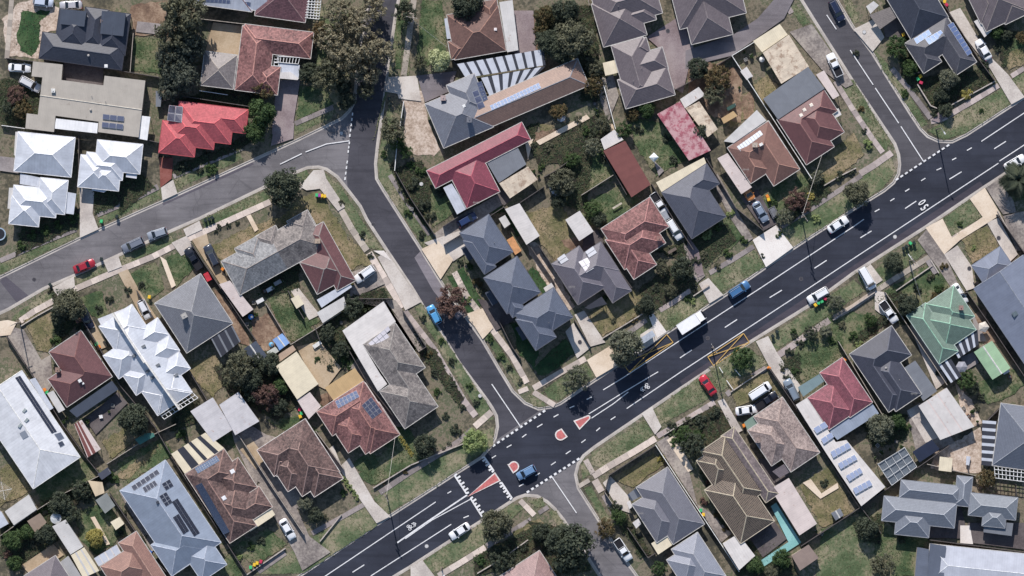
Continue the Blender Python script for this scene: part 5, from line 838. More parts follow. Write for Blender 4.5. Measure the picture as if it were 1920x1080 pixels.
def car(px, py, hd, kind, c, label, z=None, tray=(36, 38, 42), onroad=None):
    gz = 0.012 if z is None else z
    k = 'ute' if kind == 'ute' else kind; L, Wd, hb, hr, rf, rr, fr, ff = SPEC[k]; root = empty("parked_car" if kind not in ('van', 'ute') else {'van': "van", 'ute': "pickup"}[kind], W(px, py, 0.9) * 1, radians(hd)); root.location.z = gz
    pm = paintmat(c); P = lambda nm, ms, **kw: link(nm, ms, root, **kw)
    bd = P("body", cmesh((k, c, 'b'), lambda: car_body(k, pm)))
    P("roof", cmesh((k, c, 'r'), lambda: car_cabin(k, 'roof', pm)))
    for part, nm in (('front', "windscreen"), ('rear', "rear_window"), ('left', "side_window"), ('right', "side_window")): P(nm, cmesh((k, part), lambda part=part: car_cabin(k, part, CGL)))
    for sx in (-1, 1):
        for sy in (-1, 1):
            t = P("wheel", cmesh('tyre', lambda: wheel_mesh('t'))); t.location = (sx * L * 0.31, sy * (Wd / 2 - 0.11), 0.335); r = link("rim", cmesh('rim', lambda: wheel_mesh('r')), t); r.location = (0, sy * 0.02, 0)
    def lm(nm, mt, sz):
        b = MB(); b.box((0, 0, 0), sz); return b.mesh(nm, mt)
    for sy in (-1, 1):
        a = P("headlight", cmesh('hl', lambda: lm("headlight", HLM, (0.3, 0.34, 0.14)))); a.location = (L / 2 - 0.2, sy * Wd * 0.33, hb * 0.74)
        a = P("tail_light", cmesh('tl', lambda: lm("tail_light", TLM, (0.14, 0.3, 0.2)))); a.location = (-L / 2 + 0.1, sy * Wd * 0.35, hb * 0.82)
        a = P("mirror", cmesh('mi' + str(c), lambda: lm("mirror", pm, (0.14, 0.2, 0.13)))); a.location = (ff * L - 0.25, sy * (Wd / 2 + 0.06), hb + 0.08)
    if kind == 'ute':
        b = MB(); tl = L * 0.37; x0 = -L / 2 + 0.08
        b.box((x0 + tl / 2, 0, hb + 0.05), (tl, Wd * 0.8, 0.02)); P("tray_floor", b.mesh("tray_floor", m_plain(tray, 0.7)))
        b = MB()
        for sy in (-1, 1): b.box((x0 + tl / 2, sy * Wd * 0.43, hb + 0.1), (tl, 0.07, 0.3))
        b.box((x0, 0, hb + 0.1), (0.07, Wd * 0.86 - 0.08, 0.3)); b.box((x0 + tl, 0, hb + 0.12), (0.06, Wd * 0.86 - 0.08, 0.34)); P("tray_side", b.mesh("tray_side", pm))
    if kind == 'wagon' or kind == 'van':
        b = MB()
        for sy in (-1, 1): b.tube((rr * L + 0.2, sy * Wd * 0.28, hr + 0.05), (fr * L - 0.15, sy * Wd * 0.28, hr + 0.05), 0.025, n=5)
        if kind == 'wagon': P("roof_rail", b.mesh("roof_rail", STEEL))
    thing(root, label, {'ute': 'pickup', 'van': 'van'}.get(kind, 'car')); return root
WC = (228, 230, 234); SV = (150, 158, 170); NV = (38, 46, 70); BKC = (34, 37, 44); GL = G + 0.15
for a in [(81,4,-6,'hatch',(196,206,224),"pale blue hatchback cut by the top edge above the kidney lawn",GL), (133,10,183,'sedan',(176,176,184),"silver sedan parked above the black tiled house",GL), (37,127,-3,'sedan',WC,"white sedan parked nose right beside the flat beige roof",GL), (57,158,-28,'wagon',(206,206,210),"pale wagon parked askew below the white sedan on the driveway",GL),
 (158,499,22,'sedan',(178,40,52),"red sedan parked at the kerb of the left street"), (249,459,205,'wagon',(120,126,138),"grey wagon parked at the kerb with its back to the silver hatchback"), (295,438,198,'hatch',SV,"silver-blue hatchback at the kerb nearest the long weathered house drive"), (363,485,123,'ute',BKC,"dark pickup in the shared drive right of the grey hipped house",GL), (397,479,117,'wagon',(52,58,68),"dark wagon in the tan drive of the long weathered house",GL),
 (684,514,215,'wagon',WC,"white wagon in the drive right of the weathered house",GL), (876,412,30,'hatch',(40,58,98),"dark blue hatchback under the crimson house eaves",GL), (1236,382,-57,'ute',WC,"white pickup, topmost of the row beside the rosy mottled house",GL), (1265,430,-58,'wagon',WC,"white wagon, lowest of the row beside the rosy mottled house",GL), (1426,397,-60,'sedan',(140,154,172),"silver-blue sedan in the drive of the brown solar house",GL), (1401,359,-60,'hatch',(226,140,70),"orange hatchback poking out from the pink carport roof",GL),
 (1571,421,33,'sedan',WC,"white sedan stopped along the upper kerb of the main road"), (1386,543,33,'wagon',(66,116,166),"blue wagon driving along the upper lane of the main road"), (1534,554,210,'wagon',WC,"white wagon beside the four coloured bins on the lower kerb"), (1626,522,-60,'van',WC,"white van parked across the lower footpath of the main road",GL), (1903,305,30,'sedan',WC,"white sedan half under the palm at the right edge"), (1327,722,125,'sedan',(206,44,58),"red sedan parked across the verge below the bus zone",GL), (1425,733,33,'van',WC,"long white van on the brown lawn beside the dark pickup",GL), (1437,751,33,'ute',BKC,"black pickup between the white van and the white sedan",GL), (1400,769,8,'sedan',WC,"white sedan parked level in front of the mottled brown house",GL), (1484,731,117,'wagon',(128,142,156),"silver-grey wagon in the drive left of the rose red house",GL),
 (1666,585,-55,'ute',WC,"white pickup with black tray beside the dark slate house",GL), (1799,551,-58,'sedan',WC,"white sedan in the drive right of the green tiled house",GL), (1569,20,-62,'wagon',NV,"navy wagon parked on the corner road at the top"), (1565,122,115,'ute',WC,"white pickup parked on the pale concrete verge",GL), (1844,93,120,'sedan',WC,"white sedan with dark windows in the drive at top right",GL), (987,886,208,'hatch',(108,146,188),"light blue hatchback crossing the junction beside the red islands"), (862,996,213,'sedan',WC,"white sedan at the lower kerb near the road hump"), (539,992,-60,'sedan',WC,"white sedan in the stained drive right of the mottled brown house",GL), (1168,1031,-57,'ute',WC,"white tradesman pickup on the south street"), (814,590,118,'hatch',(84,164,222),"bright sky-blue hatchback at the left kerb of the centre street"), (271,580,-65,'hatch',(214,216,222),"white hatchback in the tan drive above the white duplex",GL), (162,597,-65,'wagon',(36,40,58),"navy wagon under the dark tree left of the white duplex",GL)]:
    car(*a[:5], a[5], a[6] if len(a) > 6 else None, tray=(20, 20, 24))
def box_truck(px, py, hd):
    r = empty("box_truck", W(px, py, 1.5), radians(hd)); r.location.z = 0.012; wm = m_plain((234,234,236), 0.5, 0.4, 0, 0.03)
    b = MB(); b.box((-0.75, 0, 1.85), (4.5, 2.3, 2.2)); bx = b.build("cargo_box", wm, r); b = MB()
    for sy in (-1, 1): b.box((-0.75, sy * 1.15, 2.93), (4.54, 0.06, 0.08))
    b.box((1.5, 0, 2.93), (0.06, 2.24, 0.08)); b.box((-3.0, 0, 2.93), (0.06, 2.24, 0.08)); b.build("edge_trim", m_plain((200,200,204)), bx)
    b = MB(); prof = [(1.6, 0.45), (3.1, 0.45), (3.15, 1.15), (2.75, 2.05), (1.6, 2.1)]
    L_ = [Vector((x, 1.0, z)) for x, z in prof]; R_ = [Vector((x, -1.0, z)) for x, z in prof]; b.face(L_); b.face(R_[::-1])
    for i in range(5): j = (i + 1) % 5; b.face([L_[i], R_[i], R_[j], L_[j]])
    b.build("cab", wm, r); b = MB(); b.face([(3.15, .85, 1.2), (3.15, -.85, 1.2), (2.79, -.85, 2.0), (2.79, .85, 2.0)]); b.face([(3.17, .85, 1.2), (3.17, -.85, 1.2), (2.81, -.85, 2.0), (2.81, .85, 2.0)]); b.build("windscreen", CGL, r)
    for sy in (-1, 1):
        b = MB(); b.box((2.2, sy * 1.0, 1.55), (0.8, 0.03, 0.6)); b.build("side_window", CGL, r); b = MB(); b.box((2.85, sy * 1.22, 1.5), (0.12, 0.22, 0.34)); b.tube((2.8, sy, 1.5), (2.85, sy * 1.2, 1.5), 0.02, n=4); b.build("mirror", PLAST, r)
        for x in (-2.0, 2.3): t = link("wheel", cmesh('tyre', None), r, (x, sy * 0.92, 0.335)); rr_ = link("rim", cmesh('rim', None), t)
        b = MB(); b.box((3.12, sy * 0.75, 0.7), (0.1, 0.3, 0.2)); b.build("headlight", HLM, r)
    b = MB(); b.box((0, 0, 0.6), (5.9, 0.8, 0.22)); b.build("chassis", PLAST, r)
    thing(r, "white box truck at the upper kerb beside the bus stop", "truck")
box_truck(1296, 604, 33)
def trailer(px, py, hd, c, label, load=None):
    r = empty("trailer", W(px, py), radians(hd)); r.location.z = GL; b = MB(); b.box((0, 0, 0.55), (2.2, 1.4, 0.06)); b.build("bed", PLAST, r); b = MB()
    for sy in (-1, 1): b.box((0, sy * 0.68, 0.75), (2.2, 0.05, 0.36))
    for sx in (-1, 1): b.box((sx * 1.08, 0, 0.75), (0.05, 1.3, 0.36))
    b.build("side", m_plain(c, 0.5), r); b = MB(); b.tube((1.1, 0, 0.5), (2.1, 0, 0.45), 0.05); b.build("drawbar", PLAST, r)
    for sy in (-1, 1): t = link("wheel", cmesh('tyre', None), r, (-0.1, sy * 0.82, 0.335)); link("rim", cmesh('rim', None), t)
    if load: b = MB(); b.box((0, 0, 0.82), (1.8, 1.1, 0.5)); b.build("load", m_plain(load, 0.6), r)
    thing(r, label, "trailer")
trailer(1450, 398, 118, (170,172,176), "grey box trailer right of the silver-blue sedan", (110,112,116)); trailer(390, 519, 118, (40,40,44), "small black trailer with red load below the dark pickup", (200,46,58)); trailer(1247, 404, 120, (120,126,134), "grey trailer between the white pickup and white wagon", (150,156,166))
# ------------------------------------------------------------------ trees, shrubs, palms
def leafy(name, seed, nclump, nleaf, ls, kind):
    rd = random.Random(seed); v = []; f = []
    cl = []
    for i in range(nclump):
        if kind == 'round':
            t = rd.uniform(0, 2 * pi); z = rd.uniform(-0.25, 1); r = rd.uniform(0.55, 0.86) * (1 + 0.1 * sin(3 * t + seed)); q = math.sqrt(max(0, 1 - z * z)); cl.append((Vector((r * q * cos(t), r * q * sin(t), 0.85 + r * z * 0.8)), rd.uniform(0.2, 0.34)))
        elif kind == 'loose':
            t = rd.uniform(0, 2 * pi); rr = math.sqrt(rd.random()) * rd.uniform(0.7, 1.0); cl.append((Vector((rr * cos(t), rr * sin(t), rd.uniform(0.55, 1.5) * (1.15 - rr * 0.35))), rd.uniform(0.13, 0.26)))
        else:
            t = rd.uniform(0, 2 * pi); rr = math.sqrt(rd.random()) * 0.8; cl.append((Vector((rr * cos(t), rr * sin(t), rd.uniform(0.15, 0.85) * (1.1 - rr * 0.6))), rd.uniform(0.2, 0.34)))
    for c, cr in cl:
        for k in range(nleaf):
            d = Vector((rd.gauss(0, 1), rd.gauss(0, 1), rd.gauss(0.25, 0.9))).normalized(); p = c + d * cr * (rd.random() ** 0.45)
            if p.z < 0.03: p.z = 0.03 + rd.random() * 0.1
            n = (d + Vector((rd.gauss(0, .5), rd.gauss(0, .5), rd.gauss(0.3, .5)))).normalized(); a = n.orthogonal().normalized(); a = Matrix.Rotation(rd.uniform(0, 6.28), 3, n) @ a; b = n.cross(a); s1 = ls * rd.uniform(0.6, 1.3); s2 = s1 * 0.55; i = len(v)
            v += [tuple(p - a * s1), tuple(p + b * s2), tuple(p + a * s1), tuple(p - b * s2)]; f.append((i, i + 1, i + 2, i + 3))
    m = bpy.data.meshes.new(name); m.from_pydata(v, [], f); m.materials.append(None); m.update(); return m
CR = {'round': [leafy("crown", 3 + i, 60, 70, 0.075, 'round') for i in range(3)], 'loose': [leafy("crown", 21 + i, 64, 38, 0.068, 'loose') for i in range(3)], 'shrub': [leafy("crown", 41 + i, 20, 55, 0.11, 'shrub') for i in range(3)]}
def trunk_mesh(seed, spread):
    rd = random.Random(seed); mb = MB(); mb.tube((0, 0, -0.02), (0.02, 0.01, 0.5), 0.085, 0.06, 8); mb.tube((0.02, 0.01, 0.5), (0.0, 0.03, 0.95), 0.06, 0.03, 7)
    for i in range(6):
        t = i * 1.05 + rd.uniform(-.3, .3); z0 = rd.uniform(0.35, 0.7); mid = (0.35 * cos(t), 0.35 * sin(t), z0 + 0.25); mb.tube((0.01, 0.01, z0), mid, 0.04, 0.025, 6); mb.tube(mid, (0.62 * spread * cos(t + .2), 0.62 * spread * sin(t + .2), z0 + 0.45), 0.025, 0.01, 5)
    return mb.mesh("trunk", BARK, True)
TR = [trunk_mesh(i, 1.0) for i in range(3)]
SH = MB(); SH.tube((0, 0, -0.02), (0, 0, 0.3), 0.07, 0.04, 6)
for i in range(5): SH.tube((0, 0, 0.1), (0.45 * cos(i * 1.26), 0.45 * sin(i * 1.26), 0.45), 0.03, 0.012, 5)
SHM = SH.mesh("stem", BARK)
LV = dict(dark=m_leaf("dark_leaf", (50, 60, 47), (92, 100, 76)), olive=m_leaf("olive_leaf", (74, 78, 60), (120, 120, 92)), gum=m_leaf("gum_leaf", (116, 112, 90), (164, 154, 124), (98, 102, 84)), green=m_leaf("green_leaf", (48, 74, 40), (90, 112, 60)), pale=m_leaf("pale_leaf", (158, 168, 116), (212, 216, 168)), lime=m_leaf("lime_leaf", (110, 134, 74), (166, 178, 116)), slate=m_leaf("slate_leaf", (62, 70, 60), (104, 110, 92)), red=m_leaf("autumn_leaf", (92, 66, 58), (132, 104, 90)), yellow=m_leaf("yellow_leaf", (146, 138, 66), (186, 172, 92), (110, 122, 66)), grey=m_leaf("grey_leaf", (86, 92, 76), (130, 132, 106)), mix=m_leaf("mixed_leaf", (70, 76, 44), (120, 100, 66), (140, 104, 60)))
WORD = dict(pale="pale yellow-green", slate="dull grey-green", dark="dark green", olive="olive green", gum="grey-green", green="mid green", lime="pale lime green", red="reddish brown", yellow="yellow", grey="silvery grey-green", mix="green and bronze")
TREES = []
def tree(px, py, r, c, form='round', h=None, label=None, gz=G):
    R = r * S; rd = random.Random(px * 7 + py); kind = form
    shrub = form == 'shrub'; hh = h or (0.85 if shrub else 1.0)
    k = rd.randrange(3); zc = R * hh * (0.9 if not shrub else 0.4)
    o = empty("shrub" if shrub else "tree", W(px, py, zc), rd.uniform(0, 6.28), (R, R, R * hh)); o.location.z = gz + 0.02
    t = link("stem" if shrub else "trunk", SHM if shrub else TR[k], o); cr = link("crown", CR[kind][k], o)
    cr.material_slots[0].link = 'OBJECT'; cr.material_slots[0].material = LV[c]
    size = "large" if r >= 34 else ("small" if r < 15 else "mid-sized") if not shrub else ("low" if r < 9 else "bushy")
    shape = {'round': "dense round", 'loose': "loose-crowned", 'shrub': "leafy"}[form]
    TREES.append((o, px, py)); thing(o, label or f"{size} {WORD[c]} {shape} {'shrub' if shrub else 'tree'}", "shrub" if shrub else "tree", "garden shrubs" if shrub else "street and garden trees", (px, py), label is None)
T = [(345,20,46,'olive','loose',1.3), (330,62,42,'olive','loose',1.2), (352,84,34,'slate','round',1.1), (322,112,34,'slate','loose',1.1), (340,140,34,'slate','round',1.0), (320,165,26,'slate','loose',1.0),
 (622,72,30,'gum','loose',1.4), (672,44,30,'gum','loose',1.5), (704,92,34,'gum','loose',1.5), (652,112,36,'gum','loose',1.5), (636,26,30,'gum','loose',1.4), (700,14,28,'gum','loose',1.4), (690,136,28,'gum','loose',1.3), (686,170,18,'olive','loose',1.3), (618,140,34,'olive','loose',1.4), (598,60,20,'mix','loose',1.2),
 (580,138,20,'dark','round',1.1), (496,166,22,'mix','loose',1.0), (492,212,27,'green','round',1.1), (478,246,22,'green','round',1.0), (650,188,18,'dark','round',1.0), (645,165,16,'dark','round',1.0), (760,22,24,'dark','loose',1.4), (825,112,22,'pale','round',0.9), (874,4,32,'dark','round',1.1), (787,118,15,'olive','loose',1.0), (735,243,27,'olive','loose',1.2), (745,268,16,'green','loose',1.0), (762,285,14,'green','loose',1.0),
 (1022,28,20,'mix','loose',1.0), (1076,72,36,'olive','round',1.1), (1030,78,26,'dark','round',1.0), (1062,22,26,'dark','round',1.1), (1050,98,22,'dark','round',1.1), (1016,55,16,'mix','loose',1), (1115,128,18,'olive','loose',1.1), (1112,160,20,'mix','loose',1.1), (1048,210,17,'mix','round',1.0), (1212,205,17,'green','round',0.9), (1186,216,14,'mix','loose',1.0), (1170,244,18,'green','loose',1.0), (1132,232,18,'olive','loose',1.0), (1112,275,18,'grey','loose',1.0), (1308,128,20,'dark','round',1.0), (1345,146,28,'mix','loose',1.0), (1340,175,24,'olive','loose',1.0), (1312,247,17,'dark','round',1.0), (1055,342,26,'olive','round',1.0), (1046,377,15,'dark','round',1.0), (1072,300,16,'green','loose',0.9), (1112,392,18,'green','loose',0.9), (1122,412,15,'dark','round',0.9),
 (1212,570,17,'dark','round',1.1), (1280,505,22,'dark','round',1.1), (1240,500,16,'olive','loose',0.9), (1258,545,14,'olive','loose',0.9),
 (530,352,37,'dark','round',1.15), (130,572,30,'olive','round',1.1), (112,592,18,'dark','round',1.0), (250,787,30,'dark','round',1.1), (445,692,34,'olive','loose',1.1), (470,712,24,'dark','round',1.1), (500,742,26,'red','loose',1.0), (506,682,21,'dark','round',1.0), (482,672,16,'dark','round',1), (525,725,17,'green','round',0.9), (522,762,17,'dark','round',0.9), (470,738,18,'dark','loose',1.0),
 (891,829,24,'lime','round',0.9), (797,836,22,'dark','round',1.0), (572,944,16,'grey','loose',1.0), (592,966,15,'dark','round',0.9), (1171,650,34,'grey','round',1.2), (1081,709,26,'grey','loose',1.1), (846,566,34,'red','loose',0.9), (930,985,30,'olive','round',1.1), (1066,1026,47,'dark','round',1.1), (1016,1000,18,'dark','round',1.0), (942,1048,26,'dark','loose',0.9), (970,1060,18,'olive','loose',0.9),
 (1607,362,25,'olive','round',1.1), (1680,88,23,'green','loose',1.0), (1706,127,16,'green','round',1.0), (1778,148,20,'grey','round',1.1), (1766,178,16,'dark','round',0.9), (1773,206,14,'dark','round',0.9), (1530,332,15,'grey','loose',1.0), (1492,375,22,'red','loose',0.9), (1472,406,18,'grey','loose',0.9), (1510,388,12,'red','loose',0.9), (1675,493,20,'dark','round',1.0), (1390,672,24,'green','loose',0.9), (1566,566,17,'grey','loose',1.0), (1702,570,22,'dark','round',1.0), (1650,802,26,'grey','round',1.0), (1682,790,17,'green','round',0.9), (1812,713,20,'green','loose',0.9), (1822,728,14,'dark','round',0.9), (1626,991,22,'dark','round',1.0), (1654,1060,26,'olive','loose',1.1), (1850,896,20,'mix','loose',0.9), (1415,1060,17,'green','round',1.0), (1466,1048,18,'green','round',1.0), (1448,1072,14,'olive','round',0.9), (1135,992,20,'mix','loose',0.8), (1160,970,16,'green','loose',0.9), (1236,1066,15,'green','loose',0.9), (1300,835,26,'dark','loose',0.9), (1280,815,18,'green','loose',0.8),
 (25,1012,20,'green','round',1.0), (52,998,15,'green','round',1.0), (86,1002,20,'dark','round',1.0), (28,1056,15,'green','round',1.0), (112,944,22,'dark','round',1.0), (134,966,18,'dark','round',1.0), (152,918,20,'dark','loose',1.0), (178,1008,18,'yellow','round',0.9), (662,575,22,'dark','loose',0.9), (640,655,18,'dark','loose',0.9), (612,625,18,'dark','loose',0.9), (1868,60,14,'green','round',0.9), (1886,64,12,'dark','round',0.9), (1915,70,12,'mix','loose',0.9), (1520,625,15,'dark','loose',0.9), (1632,600,14,'green','loose',0.8), (30,178,20,'red','loose',0.9), (40,205,20,'mix','loose',0.9), (20,200,18,'dark','loose',0.9)]
for a in T: tree(*a)
SHB = [(825,360,12,'dark'), (775,345,14,'dark'), (790,320,12,'green'), (795,385,14,'dark'), (808,405,11,'dark'), (770,310,10,'green'), (855,805,12,'dark'), (982,1025,11,'dark'), (900,1050,12,'green'), (1812,176,12,'yellow'), (1520,368,9,'yellow'), (1530,410,10,'lime'), (1627,271,11,'lime'), (1573,330,11,'dark'), (1597,322,8,'dark'), (1695,172,7,'green'), (1752,212,9,'dark'), (1845,122,11,'dark'), (1870,90,9,'dark'), (387,288,9,'dark'), (342,310,12,'dark'), (396,318,14,'green'), (375,320,8,'dark'), (138,408,12,'green'), (110,422,10,'green'), (85,432,10,'green'), (60,440,10,'green'), (40,460,10,'green'), (195,375,7,'olive'), (252,348,6,'olive'), (480,195,12,'dark'), (455,205,10,'olive'), (465,178,10,'dark'),
 (1000,130,8,'dark'), (1098,245,10,'green'), (1085,225,10,'olive'), (1110,250,9,'dark'), (1100,290,9,'olive'), (1000,275,8,'dark'), (1030,275,10,'olive'), (1015,315,8,'green'), (1130,300,9,'dark'), (1200,245,8,'dark'), (1250,260,9,'dark'), (1262,300,10,'dark'), (1255,470,10,'olive'), (1230,540,9,'dark'), (1300,540,10,'olive'), (1325,440,12,'lime'), (1345,425,10,'green'), (1305,490,10,'dark'), (1365,475,10,'green'), (1320,478,9,'olive'), (1395,450,9,'green'), (1290,560,8,'green'), (1345,500,8,'olive'), (1450,380,9,'green'), (1460,440,8,'green'), (1370,400,9,'lime'), (1430,480,6,'dark'), (1135,560,7,'green'), (1150,600,7,'olive'), (1300,565,7,'lime'),
 (1470,690,9,'olive'), (1475,710,9,'dark'), (1490,695,8,'green'), (1545,620,9,'dark'), (1560,640,8,'green'), (1600,630,10,'green'), (1610,645,8,'lime'), (1580,610,9,'olive'), (1660,600,10,'dark'), (1720,540,10,'dark'), (1745,520,9,'olive'), (1770,500,9,'mix'), (1690,560,9,'mix'), (1760,540,10,'green'), (1750,555,8,'mix'), (1480,660,9,'dark'), (1500,645,9,'dark'), (1690,1010,10,'dark'), (1620,700,9,'dark'), (1240,860,9,'yellow'), (1260,800,12,'dark'), (1290,790,10,'olive'), (1315,790,14,'dark'), (1340,775,12,'dark'), (1265,830,10,'green'), (1310,815,12,'green'), (1330,900,9,'red'), (1320,940,9,'red'), (1345,965,8,'mix'), (1360,990,8,'mix'), (1545,905,9,'dark'), (1700,800,9,'green'), (1840,745,9,'dark'), (1830,765,8,'olive'), (1760,700,8,'dark'), (1155,950,12,'dark'), (1180,985,8,'olive'), (1190,1010,7,'olive'),
 (120,560,12,'dark'), (150,610,12,'dark'), (105,640,12,'green'), (115,625,10,'dark'), (185,580,9,'dark'), (205,560,9,'dark'), (240,545,9,'dark'), (265,535,9,'dark'), (95,545,7,'olive'), (470,1025,9,'green'), (448,1045,8,'lime'), (490,1015,9,'dark'), (645,925,8,'green'), (610,970,7,'olive'), (690,820,6,'dark'), (820,735,9,'green'), (835,780,8,'dark'), (815,700,9,'dark'), (805,665,8,'mix'), (850,720,7,'dark'), (868,765,7,'dark'), (793,596,8,'dark'), (828,640,8,'green'), (848,678,9,'dark'), (880,725,8,'green'), (893,755,8,'dark'), (918,635,9,'green'), (940,670,9,'green'), (955,690,8,'dark'), (975,715,7,'grey'), (700,700,8,'green'), (648,675,10,'green'), (620,690,9,'dark'), (650,705,8,'dark'), (595,675,8,'green'), (400,780,8,'dark'), (405,830,9,'dark'), (340,815,12,'green'), (330,790,10,'dark'), (370,755,8,'olive'), (880,500,9,'green'), (862,492,8,'dark'), (895,530,11,'mix'), (905,545,9,'olive'), (880,562,7,'lime'), (695,480,7,'dark'), (680,440,8,'dark'), (410,425,6,'dark'), (428,423,6,'dark'), (405,435,5,'dark'), (445,418,5,'dark'), (640,380,7,'olive'), (765,400,9,'green'), (790,440,9,'dark'), (720,290,8,'green'), (735,310,7,'olive'), (752,355,7,'grey'),
 (1925,70,9,'dark'), (1605,100,7,'dark'), (1620,245,6,'dark'), (1615,205,7,'mix'), (1697,178,8,'green'), (1840,208,6,'green'), (1800,420,7,'green'), (1825,465,6,'lime'), (1490,630,7,'dark'), (1488,622,7,'green'), (65,1020,10,'olive'), (15,1040,9,'red'), (215,900,10,'green'), (185,915,10,'green'), (165,935,11,'dark'), (90,955,9,'green'), (75,960,8,'green'), (205,890,9,'green'), (225,1000,9,'dark'), (230,960,8,'olive'), (720,905,5,'mix'), (760,885,6,'mix'), (842,832,6,'grey'), (832,840,5,'grey'), (1218,590,6,'dark'), (1195,580,9,'dark'), (1190,600,7,'mix')]
for i in range(6): SHB += [(645 + i * 5, 898 + i * 7, 6, 'lime'), (752 + i * 4, 822 + i * 6, 5, 'yellow')]
for x, y, r, c in SHB: tree(x, y, r, c, 'shrub')
# palms
def palm(px, py, r, label, h=4.0):
    o = empty("palm_tree", W(px, py, h)); o.location.z = G; mb = MB(); mb.tube((0, 0, -0.02), (0.05, 0.05, h), 0.28, 0.2, 9)
    for i in range(10): mb.tube((0, 0, i * h / 10), (0, 0, i * h / 10 + 0.12), 0.31 - i * 0.008, 0.27 - i * 0.008, 9)
    mb.build("trunk", BARK, o); R = r * S; rd = random.Random(px)
    fm = []
    for j in range(3):
        f = MB(); n = 9
        pts = [Vector((t * (1 - 0.12 * t * t), 0, 0.34 * t * (1 - t) * 2.2 - 0.30 * t * t)) for t in [i / (n - 1) for i in range(n)]]
        for i in range(n - 1):
            f.tube(pts[i], pts[i + 1], 0.012, n=4)
            for k in range(3):
                p = pts[i].lerp(pts[i + 1], k / 3); l = 0.26 * sin(pi * min(0.97, (i + k / 3) / (n - 1) * 0.85 + 0.15))
                for sg in (-1, 1): f.face([p, p + Vector((0.05, sg * l * 0.5, 0.02)), p + Vector((0.12, sg * l, -0.08 - 0.04 * rd.random())), p + Vector((0.035, 0, 0))])
        fm.append(f.mesh("frond", LV['dark' if r > 18 else 'grey']))
    for i in range(44):
        a = i * 2.4; fr = link("frond", fm[i % 3], o, (0.05, 0.05, h - 0.1), a); fr.rotation_euler = (0, radians(-46 + (i % 11) * 8), a); s_ = R * rd.uniform(0.85, 1.05); fr.scale = (s_, s_, s_)
    thing(o, label, "palm tree")
palm(1908, 338, 40, "large dark feather palm at the right edge beside the main road", 3.2); palm(572, 944, 14, "small pale palm beside the stained driveway", 1.6); palm(1548, 622, 14, "small dark palm in the front garden of the dark slate house", 1.4)
# ------------------------------------------------------------------ bins, fences, poles, garden things
BB = MB(); BB.prism([Vector((-.24, -.26, 0)), Vector((.24, -.26, 0)), Vector((.24, .26, 0)), Vector((-.24, .26, 0))], 0.05, 0.95); BB.v = [(x * (0.8 + 0.2 * z), y * (0.8 + 0.2 * z), z) for x, y, z in BB.v]; BBM = {}
BH = MB(); BH.tube((-.22, -.33, 1.0), (.22, -.33, 1.0), 0.025, n=5); BHM = BH.mesh("handle", PLAST); BW = MB(); BW.tube((-.27, 0, 0), (.27, 0, 0), 0.02, n=5)
for sx in (-1, 1): BW.tube((sx * .24, 0, 0), (sx * .29, 0, 0), 0.11, n=10)
BWM = BW.mesh("wheels", PLAST); BBD = BB.mesh("bin_body", m_plain((44, 60, 52), 0.6))
CB = dict(red=(206, 50, 84), yellow=(238, 190, 40), green=(60, 190, 112), orange=(236, 134, 40), purple=(170, 60, 160), dark=(40, 52, 46), blue=(48, 110, 200))
def bin_(px, py, c, rot=None, gz=G):
    o = empty("wheelie_bin", W(px, py, 1), radians(rot if rot is not None else (px * 37 % 90) - 20)); o.location.z = gz + 0.02; link("bin_body", BBD, o)
    if c not in BBM: m = MB(); m.box((0, 0, 0), (0.6, 0.72, 0.07)); m.box((0, 0.02, 0.05), (0.5, 0.6, 0.05)); BBM[c] = m.mesh("lid", m_plain(CB[c], 0.5, 0.3, 0, 0.05))
    link("lid", BBM[c], o, (0, 0.02, 0.99)); link("handle", BHM, o); link("wheels", BWM, o, (0, -.24, 0.12))
    thing(o, f"wheelie bin with {c} lid", "bin", "household wheelie bins", (px, py), True)
for x, y, c in ((280,557,'yellow'), (181,645,'green'), (186,650,'orange'), (84,731,'orange'), (88,736,'green'), (594,366,'green'), (599,366.5,'purple'), (604,367,'yellow'), (609,368,'yellow'), (660,531,'yellow'), (470,1064,'green'), (477,1059,'yellow'), (482,1056,'yellow'), (489,1053,'red'), (1439,368,'orange'), (1441,374,'yellow'), (1529,572,'yellow'), (1535,568,'green'), (1541,565,'green'), (1547,560,'red'), (1721,148,'green'), (1726,143,'yellow'), (1727,155,'red'), (1694,65,'yellow'), (1395,798,'orange'), (1314,957,'green'), (1319,965,'yellow'), (1771,3,'yellow'), (1775,9,'red'), (190,415,'green'), (1694,466,'dark'), (1700,462,'dark'), (1707,456,'green'), (1714,456,'dark'), (562,768,'red'), (565,775,'green'), (563,781,'yellow'), (385,413,'dark'), (392,411,'dark'), (398,408,'dark'), (190,486,'dark'), (94,534,'dark'), (219,406,'dark'), (1449,630,'dark'), (1457,622,'dark'), (730,185,'dark'), (732,195,'dark'), (418,505,'orange'), (1442,690,'orange'), (1703,58,'blue'), (1583,675,'orange'), (282,1035,'blue')): bin_(x, y, c)
PST = MB(); PST.box((0, 0, 0.85), (0.1, 0.1, 1.7)); PSTM = PST.mesh("post", DARKW)
FEN = []
